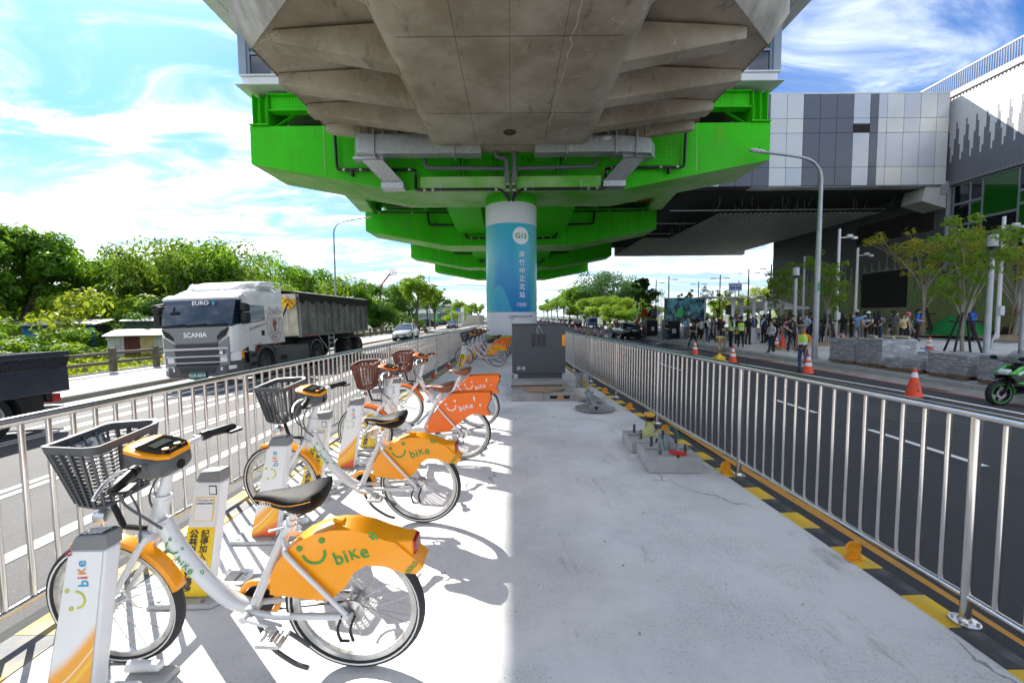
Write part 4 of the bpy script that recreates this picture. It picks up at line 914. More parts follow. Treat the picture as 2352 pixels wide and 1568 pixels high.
    cap = MB(); cap.loft([[(x, hw*c, z+dz) for c, dz in ((-1, 0), (-.97, .012), (-.7, .02), (.7, .02), (.97, .012), (1, 0))] for x, z, hw in ((.71, 1.045, .055), (.735, 1.055, .086), (.80, 1.07, .098), (.87, 1.085, .09), (.905, 1.08, .055))]); cap.obj('console_cover', body, co)
    MB().loft([[(x, hw*c, z) for c in (-1, 1)] for x, z, hw in ((.712, 1.0665, .05), (.74, 1.0768, .074), (.80, 1.0922, .08), (.84, 1.1015, .074))], cap=False, closed=False).obj('display_face', mat('matt_black', (.006, .006, .007), .95, spec=.02), co)
    MB().add([(.775, -.045, 1.0892), (.775, .045, 1.0892), (.81, .04, 1.0978), (.81, -.04, 1.0978)], [(0, 1, 2, 3)]).obj('display', m_lcd, co)
    for yy, m in ((-.03, m_lgreen), (.03, m_lorg)): MB().lathe([(.012, 0), (.012, .004), (0, .004)], (.745, yy, 1.079), n=12).obj('button', m, co)
    MB().cyl((.717, .0, 1.0), (.711, 0, 1.0), .02, n=16).obj('speaker', m_bk, co)
    # basket
    bm = m_bskt if Y else m_bskt2; bk = thing('basket', None, None, (1.085, -.025, .85)); bk.parent = t
    def outline(u, grow=0.):     # rounded trapezoid, u = 0 bottom .. 1 top
        hx0, hx1, hy = -.10-.03*u-grow, .07+.04*u+grow, .118+.042*u+grow
        pts = []
        for cx, cy_, a0 in ((hx1-.05, hy*.86-.05, 0), (hx0+.04, hy-.04, 90), (hx0+.04, -hy+.04, 180), (hx1-.05, -hy*.86+.05, 270)):
            r = .05 if cx > 0 else .04
            for i in range(5): a = R(a0+90*i/4); pts.append((cx+r*cos(a), cy_+r*sin(a)))
        return pts
    zz = lambda u, p: u*.25+u*.03*(p[1]/.2)**2
    rm = MB(); rm.loft([[(x, y, zz(u, (x, y))+dz) for x, y in outline(u, g)] for u, dz, g in ((1, .012, -.004), (1, .012, .01), (1, -.022, .006), (1, -.022, -.004))], cap=False, smooth=False); rm.obj('basket_rim', bm, bk)
    sl = MB(); n = 15
    for k in range(n):
        u = .06+.88*k/(n-1)
        sl.loft([[(x, y, zz(u, (x, y))+dz) for x, y in outline(u, g)] for dz, g in ((.003, 0), (.003, .003), (-.003, .003), (-.003, 0), (.003, 0))], cap=False, smooth=False)
    sl.obj('basket_slats', bm, bk)
    rb = MB(); o0 = outline(0); o1 = outline(1)
    for i in (0, 2, 4, 5, 7, 9, 10, 12, 14, 15, 17, 19):
        rb.bar((*o0[i], 0), (*o1[i], .25), .016, .008, up=(-o0[i][1], o0[i][0], 0))
    for i, j in ((4, 5), (9, 10), (14, 15), (19, 0)):
        for fr_ in (.33, .67):
            p0 = Vector((*o0[i], 0)).lerp(Vector((*o0[j], 0)), fr_); p1 = Vector((*o1[i], .25)).lerp(Vector((*o1[j], .25)), fr_); rb.bar(p0, p1, .02, .007, up=(p0.y, -p0.x, 0))
    rb.obj('basket_ribs', bm, bk)
    fl = MB(); fl.loft([[(x, y, dz) for x, y in o0] for dz in (0, -.012)], smooth=False)
    fl.obj('basket_floor', bm, bk)
    if Y: MB().box((.095, -.03, .19), (.004, .17, .09), (0, .24, 0)).obj('instruction_card', mat('card_print', (.7, .7, .68), .5, noise=(40, .47, .53), col2=(.12, .16, .2)), bk)
    MB().cyl((1.06, 0, .845), (1.02, 0, .70), .012, n=8).cyl((1.02, 0, .70), (.90, 0, .69), .012, n=8).bx(1.03, 1.11, -.07, .03, .84, .853).obj('basket_bracket', m_bk, t)
    MB().lathe([(0, 0), (.03, .005), (.036, .03), (.036, .05), (.033, .055), (0, .056)], (1.07, 0, .755), 'X', 16).obj('headlamp', m_alu, t)
    # cables
    cb = MB(); cb.tube(catmull([(.79, .12, 1.03), (.86, .13, .97), (.89, .10, .87), (.84, .06, .77), (.80, .045, .72)], 5), .006, 6); cb.tube(catmull([(.80, .03, 1.0), (.90, .06, .93), (.885, .05, .80), (.90, .055, .66)], 5), .0045, 6); cb.tube(catmull([(.79, -.12, 1.03), (.88, -.12, .95), (.93, -.05, .82), (.89, -.05, .7)], 5), .0045, 6); cb.obj('brake_cable', m_gry, t)
    # drive train
    if Y:
        MB().lathe([(.075, -.0065), (.102, -.0065), (.102, .0065), (.075, .0065), (.075, -.0065)], (.475, -.047, .30), 'Y', 28).obj('chain_guard', m_ylw, t)
        MB().lathe([(0, -.002), (.072, -.002), (.072, .002), (0, .002)], (.475, -.045, .30), 'Y', 28).obj('chainring', m_bk, t)
    else:
        MB().prism([(.60, .36), (.54, .39), (.42, .38), (.40, .30), (.44, .22), (.52, .22), (.60, .28)], -.05, .05, 'Y').obj('motor_case', m_frame, t, bevel=.015)
        MB().cyl((.53, .052, .27), (.53, .06, .27), .045, n=20).obj('motor_cover', m_alu, t)
    MB().bar((.47, -.045, .36), (.03, -.05, .34), .006, .008).bar((.47, -.045, .24), (.03, -.05, .295), .006, .008).obj('chain', m_bk, t)
    for s, d in ((1, (.17, .27)) if 0 else (1, (.305, .275)), (-1, (.645, .33))):
        x, z = d; c = MB(); c.bar((.475, s*.062, .30), (x, s*.085, z), .016, .026, up=(0, 1, 0)); c.cyl((.475, s*.05, .30), (.475, s*.078, .30), .018, n=10); c.obj('crank', m_frame, t)
        p = MB(); p.bar((x-.05, s*.10, z), (x+.05, s*.10, z), .012, .02); p.bar((x-.05, s*.175, z), (x+.05, s*.175, z), .012, .02)
        for xx in (-.048, .048): p.bar((x+xx, s*.10, z), (x+xx, s*.175, z), .012, .022)
        for xx in (-.02, .02): p.bar((x+xx, s*.10, z), (x+xx, s*.175, z), .008, .012)
        p.cyl((x, s*.085, z), (x, s*.18, z), .009, n=8); p.obj('pedal', m_bk if not Y else m_alu, t)
    MB().tube(catmull([(.44, .03, .24), (.36, .075, .17), (.25, .10, .115), (.18, .11, .10)], 4), .010, 8).obj('kickstand', m_gry, t)
    MB().tube(catmull([(.37, .06, .27), (.27, .085, .255), (.17, .10, .20)], 4), .009, 8).obj('kickstand', m_gry, t)
    for xx in (.028, -.028): MB().tube(catmull([(xx+.0, .075, .33), (xx+.02, .085, .27), (xx+.01, .085, .215)], 4), .006, 6).obj('hub_guard', m_bk, t)
    MB().cyl((.0, .085, .215), (.04, .085, .215), .006, n=6).obj('hub_guard', m_bk, t)
    b = MB(); u = Vector((-.56, 0, -.83)).normalized(); b.M = Matrix.Identity(4)
    logo(b, (.765, .0365, .575), (-.46, 0, -.89), (.89, 0, -.46) if 0 else (-.89, 0, .46), .10, (0,)*6, not Y); b.obj('lettering', m_lgreen if Y else m_lorg, t)
    return t
def sgn(v): return 1 if v >= 0 else -1
LB = ['yellow share bicycle with black saddle and grey basket, nearest the camera', 'yellow share bicycle with black saddle, second from the camera', 'orange electric share bicycle with brown basket, just behind the two near yellow ones', 'orange electric share bicycle farthest in the near row, its wheel in the shade',
      'yellow share bicycle first in the far row, left of the grey cabinet', 'orange share bicycle second in the far row', 'yellow share bicycle third in the far row, half hidden', 'orange share bicycle last in the far row, against the pier plinth']
by = bicycle('y', LB[0], 'docked share bicycles'); bo = bicycle('o', LB[2], 'docked share bicycles')
spots = [('y', -.72, 1.83, .05), ('y', -.72, 3.17, .11), ('o', -.56, 4.62, .06), ('o', -.5, 5.95, .12), ('y', -.47, 13.3, .30), ('o', -.44, 14.6, .33), ('y', -.38, 15.7, .35), ('o', -.33, 16.75, .35)]
used = set()
for lb, (k, x, y, ya) in zip(LB, spots):
    src = by if k == 'y' else bo; rot = (-.105, 0, pi-ya*.6)
    if k not in used: used.add(k); src.location = (x, y, .003); src.rotation_euler = rot; src['label'] = lb
    else: dup(src, (x, y, .003), 0, lb, rot=rot)
# ---- docks
m_swoosh = mat('dock_print_swoosh', (.8, .8, .8), .3); q = NB(m_swoosh); X = q.xyz()
u_ = q.m('SUBTRACT', X[0], q.m('MULTIPLY', X[2], .2)); e = q.m('SUBTRACT', X[2], q.m('ADD', .27, q.m('ADD', q.m('MULTIPLY', u_, 1.25), q.m('MULTIPLY', q.m('MULTIPLY', u_, u_), 3.))))
f1 = q.rng(e, -.05, .03, 1, 0); f2 = q.rng(q.m('SUBTRACT', X[2], q.m('ADD', .09, q.m('MULTIPLY', u_, .55))), -.05, .03, 1, 0)
st = q.rng(q.m('ABSOLUTE', q.m('ADD', e, .10)), 0, .012, 1, 0); st2 = q.rng(q.m('ABSOLUTE', q.m('ADD', e, .15)), 0, .03, 1, 0)
c = q.mix(f1, (.78, .785, .79), (.90, .38, .02)); c = q.mix(q.m('MULTIPLY', st2, .7), c, (.92, .62, .03)); c = q.mix(q.m('MULTIPLY', st, .8), c, (.9, .8, .6)); c = q.mix(f2, c, (.72, .09, .015)); q.lk(c, q.b.inputs['Base Color'])
m_dockw = mat('dock_white', (.75, .755, .76), .3); m_dockg = mat('dock_grey', (.19, .195, .20), .45); m_dyel = mat('dock_yellow', (.90, .60, .004), .4); m_plate = mat('dock_base_grey', (.46, .465, .47), .5, .1)
def dock(kind, label, group):
    t = thing('bicycle_dock', label, 'bicycle dock', (0, 0, 0), 0, group)
    sec = lambda z: ((.005+.195*z)-(.098-.032*z), (.005+.195*z)+(.098-.032*z))
    def ring(z, g=0., y0=-.06, y1=.012): a, b_ = sec(z); return [(a-g, y0, z), (b_+g, y0, z), (b_+g, y1, z), (a-g, y1, z)]
    MB().loft([ring(.025), ring(.70)], smooth=False).obj('body', m_dockw, t, bevel=.012)
    a, b_ = sec(.70); MB().loft([ring(.70, .001, -.062, .014), [(a+.03, -.06, .755), (b_+.002, -.062, .765), (b_+.002, .014, .765), (a+.03, .012, .755)]], smooth=False).obj('cap', m_dockg, t, bevel=.008)
    tp = MB(); tp.add([(a+.035, -.05, .7575), (b_-.005, -.05, .767), (b_-.005, .006, .767), (a+.035, .006, .7575)], [(0, 1, 2, 3)]); tp.obj('top_label', m_bk if kind == 's' else m_dockw, t)
    if kind == 's':
        l2 = MB()
        for k in range(4): l2.box((a+.06+.02*k, -.025, .7625+.0014*k), (.012, .05, .002))
        l2.obj('top_marks', m_lwhite, t)
    # printed face
    def face(z): a, b_ = sec(z); return [(a+.008, -.0635, z), (b_-.008, -.0635, z)]
    if kind == 's':
        fc = MB(); zs_ = [.03, .2, .4, .6, .695]
        fc.loft([face(z) for z in zs_], cap=False, closed=False, smooth=False); fo = fc.obj('printed_face', m_swoosh, t)
        b = MB(); ax = Vector((.235, 0, 1)).normalized(); logo(b, (.115, -.0655, .55), ax, (-1, 0, .235), .115, (0, 1, 2, 3, 1, 4)); b.obj('lettering', [m_llime, m_lblue, m_lred, m_lorg, m_lred2], fo)
    else:
        MB().loft([face(z) for z in (.03, .44)], cap=False, closed=False, smooth=False).obj('printed_face', m_dyel, t)
        fo = MB().loft([face(z) for z in (.44, .695)], cap=False, closed=False, smooth=False).obj('printed_face', m_dockw, t)
        cx = lambda z: .005+.195*z; b = MB(); up = (.195, 0, 1)
        for k, ch in enumerate('公共自行車傷害險'): z = .40-.047*k; put_text(b, ch, (cx(z)-.035, -.066, z), (1, 0, 0), up, .051, .035)
        b.obj('lettering', mat('print_black', (.02, .02, .02), .4), fo); b = MB()
        for k, ch in enumerate('記得加入'): z = .40-.045*k; put_text(b, ch, (cx(z)+.028, -.066, z), (1, 0, 0), up, .048, .02)
        b.obj('lettering', mat('print_black', (.02, .02, .02), .4), fo)
        b = MB(); z = .195; b.add([(cx(z)-.002, -.0655, z-.05), (cx(z)+.054, -.0655, z-.05), (cx(z)+.068, -.0655, z+.047), (cx(z)+.01, -.0655, z+.047)], [(0, 1, 2, 3)]); b.obj('badge', m_lwhite, fo)
        b = MB()
        for k, ch in enumerate('免費'): z = .217-.045*k; put_text(b, ch, (cx(z)+.03, -.0667, z), (1, 0, 0), up, .044, .03)
        b.obj('lettering', mat('print_red', (.7, .03, .03), .4), fo)
        b = MB(); z = .545; b.add([(cx(z-.06)-.055, -.0645, z-.07), (cx(z-.06)+.055, -.0645, z-.07), (cx(z+.06)+.055, -.0645, z+.07), (cx(z+.06)-.055, -.0645, z+.07)], [(0, 1, 2, 3)]); b.obj('card_border', m_dyel, fo)
        b = MB(); b.add([(cx(z-.06)-.05, -.0655, z-.065), (cx(z-.06)+.05, -.0655, z-.065), (cx(z+.06)+.05, -.0655, z+.065), (cx(z+.06)-.05, -.0655, z+.065)], [(0, 1, 2, 3)]); b.obj('card', m_lwhite, fo)
        b = MB(); put_text(b, '下載YouBike APP', (cx(.595), -.067, .596), (1, 0, 0), up, .0135, .01); b.obj('lettering', MATS['print_black'], fo); b = MB(); put_text(b, '立即確認保險資訊', (cx(.58), -.067, .578), (1, 0, 0), up, .0125, .01); b.obj('lettering', MATS['print_black'], fo)
        b = MB(); z = .655; b.box((cx(z)+.035, -.065, z), (.042, .002, .052)); b.obj('phone_print', m_bk, fo); b = MB(); b.box((cx(z)+.035, -.0668, z), (.034, .001, .042)); b.obj('phone_screen', m_lwhite, fo)
    # base plate, bolts, wheel guide
    MB().loft([[(-.2, -.13, 0), (.16, -.13, 0), (.30, .06, 0), (.30, .17, 0), (-.2, .17, 0)], [(-.19, -.12, .024), (.15, -.12, .024), (.285, .065, .024), (.285, .16, .024), (-.19, .16, .024)]], smooth=False).obj('base_plate', m_plate, t, bevel=.006)
    for x, y in ((-.15, -.095), (.10, -.095)): MB().lathe([(.012, .024), (.011, .031), (0, .032)], (x, y, 0), n=8).obj('bolt', m_dockg, t)
    for y in (.01, .12): MB().tube([(.10, y, .055), (.24, y, .055), (.25, y, .055)], [.026, .022, .012], 10).obj('wheel_guide', m_dockw, t)
    return t
DL = {'s': [], 'y': []}
ds = dock('s', '', 'share bicycle docks'); dy = dock('y', '', 'share bicycle docks')
sp = [('s', -1.845, 1.65, 'white dock post with orange swoosh beside the front wheel of the nearest yellow bicycle'), ('y', -1.86, 2.33, 'yellow and white notice dock post, first behind the nearest yellow bicycle'), ('s', -1.84, 2.98, 'white dock post with orange swoosh beside the second yellow bicycle'),
      ('y', -1.88, 3.75, 'yellow notice dock post standing behind the second yellow bicycle'), ('s', -1.80, 4.35, 'white dock post with orange swoosh holding the first orange bicycle'), ('y', -1.8, 5.04, 'yellow notice dock post seen through the wheel of the first orange bicycle'), ('s', -1.79, 5.78, 'white dock post with orange swoosh holding the second orange bicycle'),
      ('y', -1.66, 13.15, 'yellow notice dock post in front of the far row of bicycles'), ('s', -1.6, 14.45, 'white dock post with swoosh, second in the far row'), ('s', -1.5, 15.55, 'white dock post with swoosh, third in the far row'), ('s', -1.44, 16.6, 'white dock post with swoosh, last in the far row')]
used = set()
for k, x, y, lb in sp:
    s = ds if k == 's' else dy
    if k not in used: used.add(k); s.location = (x, y, .004); s['label'] = lb
    else: dup(s, (x, y, .004), 0, lb)
# ------------------------------------------------------------------ vehicles
def vehicle_wheel(par, x, y, r, wd, name='wheel', rimm=None, hubs=5, truck=False):
    e = thing(name, None, None, (x, y, r)); e.parent = par; s = 1 if y > 0 else -1
    MB().lathe([(r*.62, -wd/2), (r*.9, -wd/2), (r*.985, -wd*.36), (r, -wd*.2), (r, wd*.2), (r*.985, wd*.36), (r*.9, wd/2), (r*.62, wd/2), (r*.62, -wd/2)], axis='Y', n=28).obj('tyre', black_rubber, e)
    b = MB(); o = s*wd/2
    if truck:
        b.lathe([(r*.62, o*.95), (r*.56, o*.9), (r*.5, o*.35), (r*.3, o*.35), (r*.24, o*.9), (.0, o*.95)], axis='Y', n=24)
        for k in range(10): a = 2*pi*k/10; b.cyl((r*.37*cos(a), o*.35, r*.37*sin(a)), (r*.37*cos(a), o*.6, r*.37*sin(a)), r*.035, n=6)
    else:
        b.lathe([(r*.62, o*.98), (r*.57, o*.9), (r*.55, o*.4), (.0, o*.3)], axis='Y', n=24, k=1); b.lathe([(r*.63, o), (r*.56, o*.96), (r*.55, o*.9)], axis='Y', n=24)
        for k in range(hubs*2):
            a = 2*pi*k/(hubs*2)+.1; b.bar((r*.1*cos(a), o*.92, r*.1*sin(a)), (r*.58*cos(a), o*.9, r*.58*sin(a)), r*.11, .012, up=(0, 1, 0))
        b.lathe([(r*.14, o*.9), (r*.12, o*1.0), (0, o*1.0)], axis='Y', n=12)
    b.obj('rim', [rimm or m_alu, black_plastic], e); return e
m_lampw = mat('headlamp_glass', (.75, .78, .8), .08, spec=.9); m_lampr = mat('tail_lamp_red', (.45, .012, .012), .12); m_amber = mat('amber_lens', (.85, .28, .02), .15); m_under = mat('underbody', (.015, .015, .016), .8)
m_plate_w = mat('number_plate_white', (.78, .78, .78), .4); m_plate_k = mat('number_plate_black', (.02, .02, .02), .5)
def car_paint(name, c): return mat(name, c, .22, .25 if max(c) < .6 else 0., coat=.8)
# (x from rear 0..1, belt profile) - side silhouettes
CARS = {}
def car(kind, paint, label, cat='car', group=None, plate=None, glass=None):
    """x forward, origin on the ground at the middle"""
    sedan = kind == 'sedan'; Ln, W, Ht = (4.6, 1.78, 1.47) if sedan else (4.55, 1.82, 1.68) if kind == 'suv' else (4.1, 1.72, 1.5)
    t = thing({'sedan': 'sedan_car', 'suv': 'suv_car', 'hatch': 'hatchback_car'}[kind], label, cat, (0, 0, 0), 0, group)
    h = Ln/2; gz = .2
    # body rings along x: (x, half width, sill z, shoulder z, deck z)
    if sedan: st = [(-h, .62, .42, .68, .80), (-h+.06, .76, .30, .84, .98), (-h+.5, .87, .22, .90, 1.02), (-h+.95, .89, .2, .92, 1.03), (-.5, .89, .2, .92, .98), (.5, .89, .2, .90, .96), (.95, .89, .2, .88, .96), (h-1.0, .88, .2, .84, .92), (h-.45, .85, .2, .74, .82), (h-.1, .74, .24, .62, .70), (h, .60, .34, .52, .56)]
    else: st = [(-h, .70, .42, .75, .95), (-h+.05, .82, .30, .92, 1.06), (-h+.4, .89, .24, .98, 1.08), (-.6, .90, .22, .98, 1.05), (.5, .90, .22, .96, 1.03), (.95, .90, .22, .95, 1.04), (h-.95, .89, .22, .93, 1.01), (h-.4, .86, .24, .86, .93), (h-.08, .76, .28, .72, .80), (h, .64, .38, .58, .64)]
    def rg(x, w, z0, zs, zd): return [(x, -w*.94, z0), (x, -w, z0+.12), (x, -w, (z0+zs)/2+.1), (x, -w*.965, zs), (x, -w*.84, zd), (x, 0, zd+.02), (x, w*.84, zd), (x, w*.965, zs), (x, w, (z0+zs)/2+.1), (x, w, z0+.12), (x, w*.94, z0)]
    body = MB().loft([rg(*a) for a in st]).obj('body', paint, t); body.modifiers.new('sub', 'SUBSURF').levels = 1; body.modifiers['sub'].render_levels = 1
    # greenhouse
    if sedan: gh = [(-h+.55, .70, .99, 1.0), (-h+1.35, .62, .97, Ht-.03), (-.45, .62, .95, Ht), (.15, .62, .95, Ht-.03), (1.05, .72, .95, .97)]
    elif kind == 'suv': gh = [(-h+.12, .72, 1.02, 1.05), (-h+.42, .66, 1.02, Ht-.06), (-.4, .66, 1.0, Ht), (.35, .66, 1.0, Ht-.04), (1.15, .74, 1.0, 1.03)]
    else: gh = [(-h+.1, .70, 1.0, 1.03), (-h+.5, .63, 1.0, Ht-.05), (-.3, .62, .98, Ht), (.3, .62, .98, Ht-.04), (1.05, .72, .98, 1.0)]
    def gr(x, w, z0, z1): return [(x, -w-.10, z0), (x, -w-.02, z0+(z1-z0)*.55), (x, -w*.93, z1-.03*(z1 > z0+.1)), (x, -w*.6, z1), (x, w*.6, z1), (x, w*.93, z1-.03*(z1 > z0+.1)), (x, w+.02, z0+(z1-z0)*.55), (x, w+.10, z0)]
    MB().loft([gr(*a) for a in gh], smooth=True).obj('window_glass', glass or dark_glass, t)
    rf = MB(); top = gh[1:4]
    rf.loft([[(x, c*w, z1+dz) for c, dz in ((-1.0, -.05), (-.93, -.012), (-.6, .012), (.6, .012), (.93, -.012), (1.0, -.05))] for x, w, z0, z1 in [(top[0][0]-.05, top[0][1], 0, top[0][3]-.01)]+top+[(top[2][0]+.05, top[2][1], 0, top[2][3]-.02)]], cap=False, closed=False)
    for s in (-1, 1):
        pl_ = lambda g, fr: Vector((g[0], s*(g[1]+.105-.12*fr), g[2]+(g[3]-g[2])*fr))
        for a, b_ in ((0, 1), (4, 3)): rf.bar(pl_(gh[a], 0.), pl_(gh[b_], .93), .07, .05, up=(0, 1, 0))
        for x in ((-.35,) if sedan else (-.45, -1.25)):
            rf.bar((x-.06, s*(.62+.105), .97), (x+.0, s*.60, Ht-.03), .07, .03, up=(0, 1, 0))
    ro = rf.obj('roof', paint, t); ro.modifiers.new('so', 'SOLIDIFY').thickness = .012
    for x in (1.42 if sedan else 1.38, -1.28):
        for s in (-1, 1):
            MB().lathe([(.375, s*.895), (.375, s*.6), (0, s*.6)], (x, 0, .31), 'Y', 20).obj('wheel_arch', m_under, t)
            vehicle_wheel(t, x, s*.80, .315, .2)
    MB().bx(-h+.15, h-.2, -.78, .78, .16, .24).obj('underbody', m_under, t)
    for s in (-1, 1):
        MB().loft([[(h-.02-.1*k, s*(.55+.06*k), .60+.035*k), (h-.02-.1*k+.03, s*(.52+.05*k), .52+.04*k), (h-.05-.12*k, s*(.66+.09*k), .66+.03*k)] for k in (0, 1, 2.4)]).obj('headlight', m_lampw, t)
        MB().box((-h+.045, s*.66, .86 if sedan else .95), (.1, .30, .15 if sedan else .24), (0, 0, s*.35)).obj('tail_light', m_lampr, t, bevel=.02)
        MB().box((.82, s*1.0, 1.0), (.1, .2, .12)).obj('door_mirror', paint, t, bevel=.03)
        dl = MB()
        for x in (.78, -.38, -1.2): dl.box((x, s*.902, .62), (.008, .01, .56))
        dl.obj('door_seam', m_under, t)
        for x in (-.22, -1.05): MB().box((x-.05, s*.905, .88), (.16, .02, .025)).obj('door_handle', paint if paint.name != 'x' else chrome, t)
    MB().box((h-.01, 0, .50), (.05, 1.0, .10)).obj('grille', black_plastic, t, bevel=.02); MB().box((h+.012, 0, .56), (.02, .9, .02)).obj('chrome_strip', chrome, t)
    MB().box((h-.03, 0, .33), (.07, 1.1, .10)).obj('bumper_grille', black_plastic, t, bevel=.02)
    MB().box((-h+.01, 0, .36), (.08, 1.2, .12)).obj('rear_bumper_trim', black_plastic, t, bevel=.02)
    if plate:
        for s, x, z in ((1, h+.035, .40), (-1, -h-.02, .76 if sedan else .8)):
            po = MB().box((x, 0, z), (.012, .36, .15)).obj('number_plate', m_plate_w, t)
            b = MB(); put_text(b, plate, (x+s*.008, 0, z), (0, s, 0), (0, 0, 1), .095, .02); b.obj('lettering', m_plate_k, po)
    return t
p_silver = car_paint('silver_car_paint', (.52, .53, .54)); p_black = car_paint('black_car_paint', (.012, .012, .015)); p_white = car_paint('white_car_paint', (.74, .74, .74)); p_grey = car_paint('grey_car_paint', (.16, .165, .175)); p_dk = car_paint('dark_grey_car_paint', (.05, .052, .058))
PR = {}
def place_car(kind, paint, x, y, rz, label, group=None, plate=None, s=1.):
    key = (kind, paint.name, plate); rot = (.0445, 0, rz); loc = (x, y, gz(x, y)+.004)
    if key not in PR: o = car(kind, paint, label, 'car', group, plate); PR[key] = o; o.location = loc; o.rotation_euler = rot
    else: o = dup(PR[key], loc, rz, label, group, rot=rot)
    if group is None and 'group' in o: del o['group']
    return o
FWD, BCK = -pi/2, pi/2          # towards the camera / away from it
place_car('sedan', p_silver, -9.9, 38.6, FWD+.05, 'silver sedan driving towards the camera on the left road', plate='9618-T6')
place_car('sedan', p_dk, -11.1, 77, FWD, 'dark grey sedan following the silver sedan', plate='0375-A8')
place_car('suv', p_white, -8.6, 128, FWD, 'white car coming far down the left road')
place_car('hatch', p_grey, -7.2, 139, FWD, 'grey car behind the far white car on the left road')
place_car('suv', p_black, -17.2, 84, .5, 'black car parked under the left street trees')
place_car('sedan', p_black, 10.95, 39.7, BCK+.06, 'black sedan with its tail towards the camera beside the crowd', plate='BBZ-5966')
place_car('suv', p_black, 13.1, 84, BCK, 'black people carrier first in the kerbside queue', plate='ARX-2218')
cols = [p_dk, p_black, p_grey, p_white, p_black, p_white, p_white, p_dk, p_white, p_black, p_silver, p_white, p_dk, p_white]
for i, c in enumerate(cols):
    k = ('sedan', 'suv', 'hatch')[(i*2+1) % 3]; y = 91+i*6.9
    place_car(k, c, 12.9+random.uniform(-.2, .2), y, BCK, '%s parked %s in the kerbside queue, %s from its near end' % ({'dark_grey_car_paint': 'dark grey', 'black_car_paint': 'black', 'grey_car_paint': 'grey', 'white_car_paint': 'white', 'silver_car_paint': 'silver'}[c.name], {'sedan': 'sedan', 'suv': 'tall car', 'hatch': 'hatchback'}[k],
        ['second', 'third', 'fourth', 'fifth', 'sixth', 'seventh', 'eighth', 'ninth', 'tenth', 'eleventh', 'twelfth', 'thirteenth', 'fourteenth', 'last'][i]), 'cars parked in a queue on the right')
for i, y in enumerate((170, 196)): place_car('hatch', p_white, 6.2, y, BCK, ['white car driving away beyond the queue of cones', 'white car farthest along the right road'][i])
